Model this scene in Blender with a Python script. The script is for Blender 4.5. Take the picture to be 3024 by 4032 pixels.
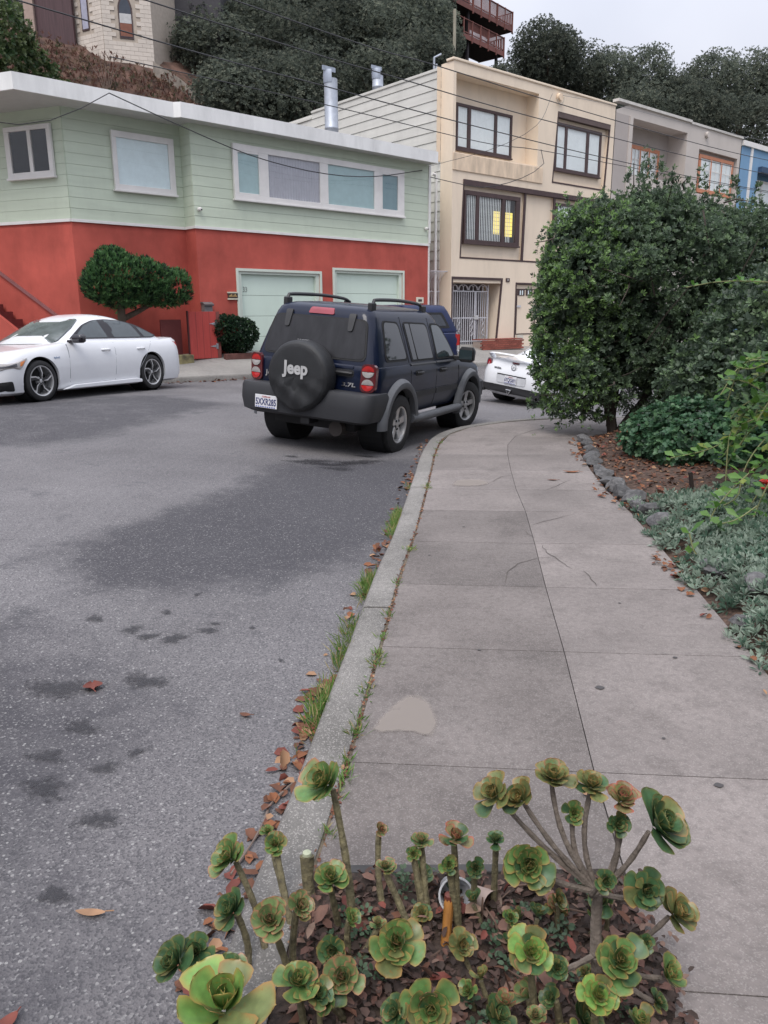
import bpy, math, random
import numpy as np
from mathutils import Vector, Matrix
from mathutils.geometry import tessellate_polygon
random.seed(7); RNG = np.random.default_rng(7)
sc = bpy.context.scene
for o in list(bpy.data.objects): bpy.data.objects.remove(o)
COL = sc.collection
PI = math.pi
R = math.radians

# ---------------------------------------------------------------- camera
EYE = 1.56
PITCH, ROLL = R(14.4), R(0.4)
fw = Vector((0, math.cos(PITCH), -math.sin(PITCH))); up0 = Vector((0, math.sin(PITCH), math.cos(PITCH))); rt0 = Vector((1, 0, 0))
rt = rt0 * math.cos(ROLL) - up0 * math.sin(ROLL); up = up0 * math.cos(ROLL) + rt0 * math.sin(ROLL)
cam = bpy.data.cameras.new('camera'); camo = bpy.data.objects.new('camera', cam); COL.objects.link(camo)
m = Matrix((rt, up, -fw)).transposed().to_4x4(); m.translation = Vector((0, 0, EYE)); camo.matrix_world = m
cam.sensor_fit = 'VERTICAL'; cam.sensor_height = 36; cam.lens = 3030 / 4032 * 36; cam.clip_start = .05; cam.clip_end = 2000
sc.camera = camo
# ---------------------------------------------------------------- overcast sky and sun
w = bpy.data.worlds.new('World'); sc.world = w; w.use_nodes = True
nt = w.node_tree; nt.nodes.clear()
out = nt.nodes.new('ShaderNodeOutputWorld'); bg = nt.nodes.new('ShaderNodeBackground')
sky = nt.nodes.new('ShaderNodeTexSky'); sky.sky_type = 'NISHITA'; sky.sun_disc = False
SUN_EL, SUN_AZ = R(58), R(200)          # azimuth clockwise from +Y
sky.sun_elevation = SUN_EL; sky.sun_rotation = SUN_AZ; sky.air_density = 1.0; sky.dust_density = 4.0
hs = nt.nodes.new('ShaderNodeHueSaturation'); hs.inputs['Saturation'].default_value = .35
# a closed cloud deck over that sky: even, faintly mottled grey
tc = nt.nodes.new('ShaderNodeTexCoord'); nz = nt.nodes.new('ShaderNodeTexNoise'); nz.inputs['Scale'].default_value = 3.2; nz.inputs['Detail'].default_value = 4
rmp = nt.nodes.new('ShaderNodeValToRGB')
rmp.color_ramp.elements[0].position = .3; rmp.color_ramp.elements[0].color = (5.7, 6.0, 7.0, 1)
rmp.color_ramp.elements[1].position = .72; rmp.color_ramp.elements[1].color = (7.1, 7.3, 8.2, 1)
mx = nt.nodes.new('ShaderNodeMixRGB'); mx.inputs[0].default_value = .88
nt.links.new(tc.outputs['Generated'], nz.inputs['Vector']); nt.links.new(nz.outputs['Fac'], rmp.inputs['Fac'])
nt.links.new(sky.outputs[0], hs.inputs['Color']); nt.links.new(hs.outputs[0], mx.inputs[1]); nt.links.new(rmp.outputs[0], mx.inputs[2])
# overcast luminance: three times brighter overhead than at the horizon
sep = nt.nodes.new('ShaderNodeSeparateXYZ'); nt.links.new(tc.outputs['Generated'], sep.inputs[0])
mr = nt.nodes.new('ShaderNodeMapRange'); mr.inputs['From Min'].default_value = 0; mr.inputs['From Max'].default_value = 1; mr.inputs['To Min'].default_value = .5; mr.inputs['To Max'].default_value = 2.1
nt.links.new(sep.outputs['Z'], mr.inputs[0]); vm = nt.nodes.new('ShaderNodeVectorMath'); vm.operation = 'SCALE'; nt.links.new(mx.outputs[0], vm.inputs[0]); nt.links.new(mr.outputs[0], vm.inputs['Scale'])
nt.links.new(vm.outputs[0], bg.inputs['Color']); bg.inputs['Strength'].default_value = .1; nt.links.new(bg.outputs[0], out.inputs[0])
sl = bpy.data.lights.new('sun', 'SUN'); sl.energy = 1.45; sl.angle = R(28); sl.color = (1, .94, .87)
so = bpy.data.objects.new('sun', sl); COL.objects.link(so)
sd = Vector((math.sin(SUN_AZ) * math.cos(SUN_EL), math.cos(SUN_AZ) * math.cos(SUN_EL), math.sin(SUN_EL)))
so.rotation_euler = sd.to_track_quat('Z', 'Y').to_euler(); so.location = sd * 60
vs = sc.view_settings; vs.view_transform = 'Standard'; vs.look = 'None'; vs.gamma = 1; vs.use_curve_mapping = False; vs.exposure = 0.5
EXPO = vs

# ---------------------------------------------------------------- helpers
MATS = {}
def mat(name, col, rough=.7, var=.12, vs=6., bump=0., bs=80., metal=0., coat=0., spec=.5, rnd=0., stretch=None, col2=None, speck=None, trans=0., detail=4., streak=0.):
    """procedural material: base colour broken up by noise, optional fine bump, optional per-object shift, optional specks"""
    if name in MATS: return MATS[name]
    mt = bpy.data.materials.new(name); mt.use_nodes = True; t = mt.node_tree; N = t.nodes; L = t.links
    b = N['Principled BSDF']
    c = N.new('ShaderNodeTexCoord'); vec = c.outputs['Object']
    if stretch:
        mp = N.new('ShaderNodeMapping'); mp.inputs['Scale'].default_value = stretch; L.new(vec, mp.inputs[0]); vec = mp.outputs[0]
    n1 = N.new('ShaderNodeTexNoise'); n1.inputs['Scale'].default_value = vs; n1.inputs['Detail'].default_value = detail; n1.inputs['Roughness'].default_value = .6; L.new(vec, n1.inputs['Vector'])
    r = N.new('ShaderNodeValToRGB'); e = r.color_ramp.elements
    e[0].position = .3; e[1].position = .7
    a = [min(1, x * (1 - var)) for x in col]; z = [min(1, x * (1 + var)) for x in (col2 or col)]
    e[0].color = (*a, 1); e[1].color = (*z, 1); L.new(n1.outputs['Fac'], r.inputs['Fac']); cs = r.outputs[0]
    if speck:
        sz, amt, scol = speck
        v = N.new('ShaderNodeTexVoronoi'); v.inputs['Scale'].default_value = sz; L.new(c.outputs['Object'], v.inputs['Vector'])
        sr = N.new('ShaderNodeSeparateColor'); L.new(v.outputs['Color'], sr.inputs[0])
        gt = N.new('ShaderNodeMath'); gt.operation = 'GREATER_THAN'; gt.inputs[1].default_value = 1 - amt; L.new(sr.outputs[0], gt.inputs[0])
        ml = N.new('ShaderNodeMath'); ml.operation = 'MULTIPLY'; L.new(gt.outputs[0], ml.inputs[0]); L.new(sr.outputs[1], ml.inputs[1])
        mm = N.new('ShaderNodeMixRGB'); L.new(ml.outputs[0], mm.inputs[0]); L.new(cs, mm.inputs[1]); mm.inputs[2].default_value = (*scol, 1); cs = mm.outputs[0]
    if rnd:
        oi = N.new('ShaderNodeObjectInfo'); mr = N.new('ShaderNodeMapRange'); mr.inputs['To Min'].default_value = 1 - rnd; mr.inputs['To Max'].default_value = 1 + rnd
        L.new(oi.outputs['Random'], mr.inputs[0]); vm = N.new('ShaderNodeVectorMath'); vm.operation = 'SCALE'; L.new(cs, vm.inputs[0]); L.new(mr.outputs[0], vm.inputs['Scale']); cs = vm.outputs[0]
    if streak:
        mp2 = N.new('ShaderNodeMapping'); mp2.inputs['Scale'].default_value = (1.1, 1.1, .35); L.new(c.outputs['Object'], mp2.inputs[0]); n4 = N.new('ShaderNodeTexNoise'); n4.inputs['Scale'].default_value = 1.6; n4.inputs['Detail'].default_value = 6; n4.inputs['Roughness'].default_value = .7; L.new(mp2.outputs[0], n4.inputs['Vector'])
        m4 = N.new('ShaderNodeMapRange'); m4.inputs['From Min'].default_value = .48; m4.inputs['From Max'].default_value = .75; m4.inputs['To Min'].default_value = 1.; m4.inputs['To Max'].default_value = 1 - streak * .8; L.new(n4.outputs['Fac'], m4.inputs[0]); v4 = N.new('ShaderNodeVectorMath'); v4.operation = 'SCALE'; L.new(cs, v4.inputs[0]); L.new(m4.outputs[0], v4.inputs['Scale']); cs = v4.outputs[0]
    L.new(cs, b.inputs['Base Color'])
    b.inputs['Roughness'].default_value = rough; b.inputs['Metallic'].default_value = metal
    b.inputs['Coat Weight'].default_value = coat; b.inputs['Coat Roughness'].default_value = .06
    b.inputs['Specular IOR Level'].default_value = spec
    if trans: b.inputs['Transmission Weight'].default_value = trans
    if bump:
        n2 = N.new('ShaderNodeTexNoise'); n2.inputs['Scale'].default_value = bs; n2.inputs['Detail'].default_value = 3; L.new(c.outputs['Object'], n2.inputs['Vector'])
        bp = N.new('ShaderNodeBump'); bp.inputs['Strength'].default_value = bump; bp.inputs['Distance'].default_value = .01; L.new(n2.outputs['Fac'], bp.inputs['Height']); L.new(bp.outputs[0], b.inputs['Normal'])
    MATS[name] = mt; return mt

def tag(o, label=None, cat=None, group=None, kind=None):
    if label: o['label'] = label
    if cat: o['category'] = cat
    if group: o['group'] = group
    if kind: o['kind'] = kind
    return o
def empty(name, loc=(0, 0, 0), rz=0., label=None, cat=None, group=None, rot=None):
    o = bpy.data.objects.new(name, None); o.empty_display_size = .2; COL.objects.link(o); o.location = loc
    o.rotation_euler = rot if rot else (0, 0, rz)
    return tag(o, label, cat, group)
def link(name, me, m, parent=None, smooth=False, ang=None):
    o = bpy.data.objects.new(name, me); COL.objects.link(o)
    if m is not None:
        me.materials.clear()
        for q in (m if isinstance(m, (list, tuple)) else [m]): me.materials.append(q)
    if smooth:
        me.polygons.foreach_set('use_smooth', [True] * len(me.polygons))
        if ang: me.set_sharp_from_angle(angle=R(ang))
    if parent: o.parent = parent
    return o
def place(o, loc=None, rz=None, rot=None, s=None):
    if loc is not None: o.location = loc
    if rz is not None: o.rotation_euler = (0, 0, rz)
    if rot is not None: o.rotation_euler = rot
    if s is not None: o.scale = (s, s, s) if not hasattr(s, '__len__') else s
    return o
def copy_tree(o, parent=None):
    c = o.copy(); COL.objects.link(c); c.parent = parent
    for ch in list(o.children): copy_tree(ch, c)
    return c
class MB:
    def __init__(s): s.v = []; s.f = []
    def add(s, vs, fs):
        k = len(s.v); s.v += [tuple(p) for p in vs]; s.f += [tuple(i + k for i in q) for q in fs]; return s
    def box(s, x0, x1, y0, y1, z0, z1):
        return s.add([(x0, y0, z0), (x1, y0, z0), (x1, y1, z0), (x0, y1, z0), (x0, y0, z1), (x1, y0, z1), (x1, y1, z1), (x0, y1, z1)],
                     [(0, 3, 2, 1), (4, 5, 6, 7), (0, 1, 5, 4), (1, 2, 6, 5), (2, 3, 7, 6), (3, 0, 4, 7)])
    def prism(s, poly, a, b, ax='y'):
        """polygon in the plane normal to ax, extruded from a to b (x: (y,z); y: (x,z); z: (x,y))"""
        n = len(poly)
        def P(p, t): return {'x': (t, p[0], p[1]), 'y': (p[0], t, p[1]), 'z': (p[0], p[1], t)}[ax]
        return s.add([P(p, a) for p in poly] + [P(p, b) for p in poly],
                     [tuple(range(n)), tuple(range(2 * n - 1, n - 1, -1))] + [(i, i + n, (i + 1) % n + n, (i + 1) % n) for i in range(n)])
    def tube(s, pts, r, n=8, cap=True):
        pts = [Vector(p) for p in pts]; k = len(pts); rs = r if hasattr(r, '__len__') else [r] * k
        vs, fs = [], []; prev = None
        for i, p in enumerate(pts):
            d = (pts[min(i + 1, k - 1)] - pts[max(i - 1, 0)]).normalized()
            if prev is None:
                a = Vector((0, 0, 1)) if abs(d.z) < .9 else Vector((1, 0, 0)); u = d.cross(a).normalized()
            else: u = (prev - d * prev.dot(d)).normalized()
            prev = u; v = d.cross(u)
            for j in range(n):
                t = 2 * PI * j / n; vs.append(p + (u * math.cos(t) + v * math.sin(t)) * rs[i])
        for i in range(k - 1):
            for j in range(n):
                fs.append((i * n + j, i * n + (j + 1) % n, (i + 1) * n + (j + 1) % n, (i + 1) * n + j))
        if cap: fs += [tuple(range(n - 1, -1, -1)), tuple(range((k - 1) * n, k * n))]
        return s.add(vs, fs)
    def lathe(s, prof, n=24, ax='x', c=(0, 0, 0), a0=0., a1=2 * PI):
        """profile [(along axis, radius)]"""
        full = abs(a1 - a0 - 2 * PI) < 1e-6; m = n if full else n + 1; vs, fs = [], []
        for t, r in prof:
            for j in range(m):
                a = a0 + (a1 - a0) * j / n; p, q = r * math.cos(a), r * math.sin(a)
                vs.append({'x': (c[0] + t, c[1] + p, c[2] + q), 'y': (c[0] + p, c[1] + t, c[2] + q), 'z': (c[0] + p, c[1] + q, c[2] + t)}[ax])
        for i in range(len(prof) - 1):
            for j in range(n):
                j2 = (j + 1) % m
                fs.append((i * m + j, i * m + j2, (i + 1) * m + j2, (i + 1) * m + j))
        return s.add(vs, fs)
    def grid(s, P):
        P = np.asarray(P); a, b = P.shape[:2]
        return s.add([tuple(p) for p in P.reshape(-1, 3)], [(i * b + j, i * b + j + 1, (i + 1) * b + j + 1, (i + 1) * b + j) for i in range(a - 1) for j in range(b - 1)])
    def mesh(s, name='m'):
        me = bpy.data.meshes.new(name); me.from_pydata(s.v, [], s.f); me.update(); return me
    def build(s, name, m, parent=None, smooth=False, ang=40, bevel=0., seg=2):
        o = link(name, s.mesh(name), m, parent, smooth, ang)
        if bevel:
            b = o.modifiers.new('bevel', 'BEVEL'); b.width = bevel; b.segments = seg; b.limit_method = 'ANGLE'; b.angle_limit = R(35)
        return o
def fix_normals(o):
    import bmesh
    bm = bmesh.new(); bm.from_mesh(o.data); bmesh.ops.recalc_face_normals(bm, faces=bm.faces); bm.to_mesh(o.data); bm.free()
def cut(o, cutters):
    """subtract cutter meshes (MB, in the same local space) from o and bake the result"""
    tmp = []
    fix_normals(o)
    for c in cutters:
        q = c.build('cutter', None, o.parent); fix_normals(q); q.matrix_local = o.matrix_local.copy(); tmp.append(q)
        b = o.modifiers.new('b', 'BOOLEAN'); b.object = q; b.operation = 'DIFFERENCE'; b.solver = 'EXACT'
    bpy.context.view_layer.update(); dg = bpy.context.evaluated_depsgraph_get()
    me = bpy.data.meshes.new_from_object(o.evaluated_get(dg)); o.modifiers.clear(); o.data = me
    for q in tmp: bpy.data.objects.remove(q)
    return o
def text_mesh(body, size, extr=.004, bold=0., shear=0.):
    cu = bpy.data.curves.new('t', 'FONT'); cu.body = body; cu.size = size; cu.extrude = extr; cu.align_x = 'CENTER'; cu.align_y = 'CENTER'; cu.offset = bold; cu.shear = shear; cu.resolution_u = 3
    o = bpy.data.objects.new('t', cu); COL.objects.link(o); bpy.context.view_layer.update()
    me = bpy.data.meshes.new_from_object(o.evaluated_get(bpy.context.evaluated_depsgraph_get())); bpy.data.objects.remove(o); return me
def lettering(body, size, m, parent, loc, rot, bold=0., shear=0., extr=.004, sx=1., name='lettering'):
    o = link(name, text_mesh(body, size, extr, bold, shear), m, parent); o.location = loc; o.rotation_euler = rot; o.scale = (sx, 1, 1); return o
def facade(name, outer, holes, m, parent, y=0., depth=.2):
    """wall face in the local xz plane with recessed openings: holes = [(polygon, depth)], reveals included"""
    polys = [[Vector((p[0], p[1], 0)) for p in outer]] + [[Vector((p[0], p[1], 0)) for p in h[0]] for h in holes]
    tri = tessellate_polygon(polys); flat = [p for q in polys for p in q]
    b = MB(); b.add([(p.x, y, p.y) for p in flat], [t for t in tri])
    for h in holes:
        p = h[0]; n = len(p); b.add([(q[0], y, q[1]) for q in p] + [(q[0], y + h[1], q[1]) for q in p], [(i, (i + 1) % n, (i + 1) % n + n, i + n) for i in range(n)])
    return b.build(name, m, parent)
def rect(x0, x1, z0, z1): return [(x0, z0), (x1, z0), (x1, z1), (x0, z1)]
def tps(pts):
    P = np.array(pts, float); X = P[:, :2]; n = len(X)
    def U(A, B):
        d2 = ((A[:, None] - B[None]) ** 2).sum(-1); return np.where(d2 > 1e-9, .5 * d2 * np.log(np.maximum(d2, 1e-9)), 0)
    K = U(X, X) + np.eye(n) * .4; Q = np.c_[np.ones(n), X]
    A = np.block([[K, Q], [Q.T, np.zeros((3, 3))]]); s = np.linalg.solve(A, np.r_[P[:, 2], 0, 0, 0])
    def f(x, y):
        x = np.asarray(x, float); sh = x.shape; q = np.c_[x.ravel(), np.asarray(y, float).ravel()]
        return (U(q, X) @ s[:n] + np.c_[np.ones(len(q)), q] @ s[n:]).reshape(sh)
    return f
def resample(pl, n=None, step=None, smooth=True):
    P = np.array(pl, float)
    if smooth:          # Catmull-Rom
        Q = np.vstack([2 * P[0] - P[1], P, 2 * P[-1] - P[-2]]); o = []
        for i in range(1, len(Q) - 2):
            for t in np.linspace(0, 1, 8, endpoint=False):
                a, b, c, d = Q[i - 1], Q[i], Q[i + 1], Q[i + 2]
                o.append(.5 * (2 * b + (c - a) * t + (2 * a - 5 * b + 4 * c - d) * t * t + (-a + 3 * b - 3 * c + d) * t ** 3))
        P = np.array(o + [P[-1]])
    d = np.r_[0, np.cumsum(np.hypot(*np.diff(P[:, :2], axis=0).T))]
    if n is None: n = max(2, int(d[-1] / step) + 1)
    t = np.linspace(0, d[-1], n); return np.stack([np.interp(t, d, P[:, k]) for k in range(P.shape[1])], 1)
def unit(a): return a / np.maximum(np.linalg.norm(a, axis=-1, keepdims=True), 1e-9)
def leaf_mesh(name, P, D, Nn, L, W, mats, idx, parent=None, fold=.25, round_=False):
    """one mesh of many small folded leaves: base P, direction D, normal Nn, length L, half width W"""
    n = len(P); D = unit(D); S = unit(np.cross(D, Nn)); Nn = unit(np.cross(S, D)); L = L[:, None]; W = W[:, None]
    if round_:
        vv = np.stack([P, P + D * L * .3 + S * W * .9 + Nn * W * fold, P + D * L * .75 + S * W * .8 + Nn * W * fold, P + D * L, P + D * L * .75 - S * W * .8 + Nn * W * fold, P + D * L * .3 - S * W * .9 + Nn * W * fold], 1)
        fidx = np.array([[0, 1, 2, 3], [0, 3, 4, 5]])
    else:
        vv = np.stack([P, P + D * L * .62 + S * W + Nn * W * fold, P + D * L, P + D * L * .62 - S * W + Nn * W * fold], 1); fidx = np.array([[0, 1, 2], [0, 2, 3]])
    k = vv.shape[1]; m = fidx.shape[1]
    F = (fidx[None] + (np.arange(n) * k)[:, None, None]).reshape(-1)
    me = bpy.data.meshes.new(name); me.vertices.add(n * k); me.vertices.foreach_set('co', vv.reshape(-1).astype(np.float32))
    me.loops.add(len(F)); me.loops.foreach_set('vertex_index', F.astype(np.int32)); np_ = n * 2
    me.polygons.add(np_); me.polygons.foreach_set('loop_start', (np.arange(np_) * m).astype(np.int32)); me.polygons.foreach_set('loop_total', np.full(np_, m, np.int32))
    for q in mats: me.materials.append(q)
    me.polygons.foreach_set('material_index', np.repeat(idx, 2).astype(np.int32)); me.update(calc_edges=True); me.validate()
    o = bpy.data.objects.new(name, me); COL.objects.link(o)
    if parent: o.parent = parent
    return o
def rand_unit(n): return unit(RNG.normal(size=(n, 3)))
def whorls(C, A, k, L, W, tilt=.9, jit=.25):
    """k leaves around each shoot tip C with axis A"""
    n = len(C); A = unit(A); ref = np.where(np.abs(A[:, 2:]) < .9, [[0, 0, 1.]], [[1., 0, 0]]); U = unit(np.cross(A, ref)); V = np.cross(A, U)
    a = (np.arange(k)[None] * (2 * PI / k) + RNG.uniform(0, 6.3, (n, 1)) + RNG.normal(0, .25, (n, k)))[..., None]
    tl = (tilt + RNG.normal(0, jit, (n, k)))[..., None]
    rad = U[:, None] * np.cos(a) + V[:, None] * np.sin(a)
    D = (A[:, None] * np.cos(tl) + rad * np.sin(tl)).reshape(-1, 3); Nn = (A[:, None] * np.sin(tl) - rad * np.cos(tl)).reshape(-1, 3)
    P = np.repeat(C, k, 0) + D * .006; s = RNG.uniform(.7, 1.15, n * k)
    return P, D, Nn, L * s, W * s
def blob_points(blobs, n, lo=.8, hi=1.05, keep=.72, zmin=-1e9):
    """points in the outer shell of a union of ellipsoids, with outward axes"""
    B = np.array(blobs, float); c, r = B[:, :3], B[:, 3:6]; wgt = (r[:, 0] * r[:, 2]); wgt = wgt / wgt.sum()
    P, A = [], []
    while len(P) < n:
        i = RNG.choice(len(B), size=n * 2, p=wgt); d = rand_unit(n * 2); p = c[i] + d * r[i] * RNG.uniform(lo, hi, (n * 2, 1))
        q = (((p[:, None] - c[None]) / r[None]) ** 2).sum(-1) ** .5; ok = (q.min(1) > keep) & (p[:, 2] > zmin)
        P += list(p[ok]); A += list((d / r[i])[ok])
    return np.array(P[:n]), unit(np.array(A[:n]))
# ================================================================ ground
NEAR = resample([(-.85, -4), (-.55, 0), (-.41, 1.57), (-.31, 2.34), (-.24, 2.95), (-.17, 3.54), (-.05, 4.6), (.07, 5.44), (.19, 6.49), (.31, 7.58), (.46, 8.95), (.67, 10.1), (1.03, 10.87), (1.59, 11.46), (2.14, 11.95), (2.99, 12.6), (4.5, 13.7), (7, 15.5), (12, 19), (20, 24.5)], step=.1)
FAR = resample([(-9.6, -4), (-9.5, 0), (-9.4, 4), (-9.0, 8), (-8.3, 11.5), (-7.55, 14), (-6.6, 16), (-5.6, 17.1), (-4.63, 17.85), (-3.3, 19.1), (-.3, 21.9), (2.7, 24.6), (8, 29.2), (16, 36)], step=.4)
road_z = tps([(-.7, -4, -.09), (-.42, 1.5, -.09), (-.3, 2.5, -.09), (0, 5, -.10), (.45, 9, -.11), (1.6, 11.5, -.15), (3, 12.7, -.22), (6, 15, -.38), (12, 19.5, -.6), (20, 25, -.9),
    (-1.31, 10.1, .01), (1.17, 11.9, -.155), (-.21, 12.5, -.045), (-5.77, 13.0, .19), (-6.5, 13.3, .18), (-5.4, 15.9, .14), (-4, 4, .1), (-3, -4, .06), (-8, 4, .16), (-8.5, 8, .2), (-8.3, 12.5, .18), (-9, -4, .12),
    (-4.63, 17.57, .08), (-3.3, 19.1, .05), (2.7, 24.6, -.06), (9, 30, -.2), (16, 36, -.35), (2.57, 16.1, -.3), (4.4, 18, -.4), (-14, 8, .25), (-12, 16, .25)])
def rz1(x, y): return float(road_z(np.array([x]), np.array([y]))[0])
# near kerb top height: level, then falling away round the bend
def walk_z(x, y):
    x = np.asarray(x, float); y = np.asarray(y, float); s = x * .8 + y * .6
    return -np.clip(s - 7.6, 0, 40) * .055 * np.clip((s - 7.6) / 3, 0, 1) + .03 * np.clip((x - 1.2) / 6, 0, 1)

# --- road sheet
xs = np.arange(-17, 20.01, .16); ys = np.arange(-4, 37.01, .16); X, Y = np.meshgrid(xs, ys); Z = road_z(X, Y)
def poly_mask(poly, X, Y, soft):
    P = np.array(poly); d = np.full(X.shape, 1e9); ins = np.zeros(X.shape, bool)
    for i in range(len(P)):
        a, b = P[i], P[(i + 1) % len(P)]; ab = b - a; t = np.clip(((X - a[0]) * ab[0] + (Y - a[1]) * ab[1]) / (ab @ ab), 0, 1)
        d = np.minimum(d, np.hypot(X - a[0] - ab[0] * t, Y - a[1] - ab[1] * t))
        c = ((a[1] > Y) != (b[1] > Y)) & (X < (b[0] - a[0]) * (Y - a[1]) / (b[1] - a[1] + 1e-12) + a[0]); ins ^= c
    return np.clip(.5 + np.where(ins, d, -d) / soft, 0, 1)
tar = np.maximum.reduce([poly_mask([(.5, 9.0), (-1.1, 8.5), (-1.5, 6.9), (-1.9, 5.9), (-2.3, 4.9), (-1.7, 4.15), (-.75, 4.5), (.0, 5.1), (.4, 7.1)], X, Y, .8),
    poly_mask([(-6.5, 11.8), (-4.9, 8.3), (-3.6, 8.9), (-3.0, 11.1), (-2.55, 13.3), (-3.98, 14.6), (-6, 13.6)], X, Y, .8) * .75,
    poly_mask([(-3.4, 4.0), (-1.6, 3.7), (-.9, 2.8), (-.75, 1.2), (-3.2, 1.0)], X, Y, 1.3) * .78])
b = MB(); b.grid(np.stack([X, Y, Z], -1)); me = b.mesh('road')
at = me.attributes.new('tar', 'FLOAT', 'POINT'); at.data.foreach_set('value', tar.reshape(-1).astype(np.float32))
def asphalt():
    mt = bpy.data.materials.new('asphalt'); mt.use_nodes = True; t = mt.node_tree; N = t.nodes; L = t.links; p = N['Principled BSDF']
    tc = N.new('ShaderNodeTexCoord'); at = N.new('ShaderNodeAttribute'); at.attribute_name = 'tar'
    def noise(s, d=4, ro=.6):
        n = N.new('ShaderNodeTexNoise'); n.inputs['Scale'].default_value = s; n.inputs['Detail'].default_value = d; n.inputs['Roughness'].default_value = ro; L.new(tc.outputs['Object'], n.inputs['Vector']); return n
    def math_(op, a, b):
        m = N.new('ShaderNodeMath'); m.operation = op
        for i, q in enumerate((a, b)):
            if isinstance(q, (int, float)): m.inputs[i].default_value = q
            else: L.new(q, m.inputs[i])
        return m.outputs[0]
    def mix(f, a, b, mode='MIX'):
        m = N.new('ShaderNodeMixRGB'); m.blend_type = mode
        for i, q in enumerate((f, a, b)):
            if isinstance(q, (int, float)): m.inputs[i].default_value = q
            elif isinstance(q, tuple): m.inputs[i].default_value = (*q, 1)
            else: L.new(q, m.inputs[i])
        return m.outputs[0]
    big = noise(.55, 5); patch = noise(2.2, 5, .7); fine = noise(42, 3)
    r = N.new('ShaderNodeValToRGB'); r.color_ramp.elements[0].position = .3; r.color_ramp.elements[1].position = .7
    r.color_ramp.elements[0].color = (.105, .099, .103, 1); r.color_ramp.elements[1].color = (.19, .18, .184, 1); L.new(big.outputs['Fac'], r.inputs[0])
    c = r.outputs[0]
    # worn dark binder patches, ragged edge
    rag = math_('ADD', at.outputs['Fac'], math_('MULTIPLY', math_('SUBTRACT', patch.outputs['Fac'], .5), 1.35))
    sm = N.new('ShaderNodeMapRange'); sm.interpolation_type = 'SMOOTHSTEP'; sm.inputs['From Min'].default_value = .18; sm.inputs['From Max'].default_value = .85; L.new(rag, sm.inputs[0])
    c = mix(math_('MULTIPLY', sm.outputs[0], .9), c, (.04, .038, .045))
    sp = N.new('ShaderNodeMapRange'); sp.interpolation_type = 'SMOOTHSTEP'; sp.inputs['From Min'].default_value = .56; sp.inputs['From Max'].default_value = .72; L.new(patch.outputs['Fac'], sp.inputs[0])
    c = mix(math_('MULTIPLY', sp.outputs[0], .6), c, (.07, .068, .074))
    # aggregate
    v = N.new('ShaderNodeTexVoronoi'); v.inputs['Scale'].default_value = 150; L.new(tc.outputs['Object'], v.inputs['Vector'])
    sc_ = N.new('ShaderNodeSeparateColor'); L.new(v.outputs['Color'], sc_.inputs[0])
    lite = math_('MULTIPLY', math_('GREATER_THAN', sc_.outputs[0], .8), sc_.outputs[1]); c = mix(math_('MULTIPLY', lite, .32), c, (.42, .41, .4))
    dark = math_('GREATER_THAN', sc_.outputs[2], .68); c = mix(math_('MULTIPLY', dark, .55), c, (.04, .04, .045))
    v2 = N.new('ShaderNodeTexVoronoi'); v2.inputs['Scale'].default_value = 62; L.new(tc.outputs['Object'], v2.inputs['Vector'])
    s2 = N.new('ShaderNodeSeparateColor'); L.new(v2.outputs['Color'], s2.inputs[0])
    l2 = math_('MULTIPLY', math_('GREATER_THAN', s2.outputs[0], .9), math_('LESS_THAN', v2.outputs['Distance'], .32)); c = mix(math_('MULTIPLY', l2, .35), c, (.5, .49, .47))
    L.new(c, p.inputs['Base Color']); p.inputs['Roughness'].default_value = .82
    bp = N.new('ShaderNodeBump'); bp.inputs['Strength'].default_value = .5; bp.inputs['Distance'].default_value = .006
    L.new(math_('ADD', v.outputs['Distance'], math_('MULTIPLY', fine.outputs['Fac'], .6)), bp.inputs['Height']); L.new(bp.outputs[0], p.inputs['Normal'])
    return mt
road = tag(link('road', me, asphalt(), smooth=True), kind='structure')
def fading(name, col, rough, nscale, strength):
    mt = bpy.data.materials.new(name); mt.use_nodes = True; t = mt.node_tree; N = t.nodes; L = t.links; p = N['Principled BSDF']; p.inputs['Base Color'].default_value = (*col, 1); p.inputs['Roughness'].default_value = rough
    a = N.new('ShaderNodeAttribute'); a.attribute_name = 'fade'; tc = N.new('ShaderNodeTexCoord'); nz = N.new('ShaderNodeTexNoise'); nz.inputs['Scale'].default_value = nscale; nz.inputs['Detail'].default_value = 5; L.new(tc.outputs['Object'], nz.inputs['Vector'])
    ad = N.new('ShaderNodeMath'); ad.operation = 'MULTIPLY_ADD'; ad.inputs[1].default_value = 1.6; L.new(nz.outputs['Fac'], ad.inputs[0]); sb = N.new('ShaderNodeMath'); sb.operation = 'SUBTRACT'; sb.inputs[1].default_value = .95; L.new(a.outputs['Fac'], sb.inputs[0]); L.new(sb.outputs[0], ad.inputs[2])
    mr = N.new('ShaderNodeMapRange'); mr.inputs['From Min'].default_value = .0; mr.inputs['From Max'].default_value = .55; mr.inputs['To Max'].default_value = strength; L.new(ad.outputs[0], mr.inputs[0])
    L.new(mr.outputs[0], p.inputs['Alpha']); return mt
oil_m = fading('oil_stain', (.032, .031, .035), .6, 45, .62)
def splat(x, y, r, k=1.0, seed=0):
    rg = random.Random(seed); n = 18; ph = [rg.uniform(0, 6.3) for _ in range(4)]
    P = []
    for i in range(n):
        a = 2 * PI * i / n; q = r * (1 + .22 * math.sin(2 * a + ph[0]) + .16 * math.sin(3 * a + ph[1]) + .12 * math.sin(5 * a + ph[2]) + rg.uniform(-.06, .06))
        px, py = x + q * k * math.cos(a), y + q * math.sin(a); P.append((px, py, rz1(px, py) + .0045))
    return P
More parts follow.
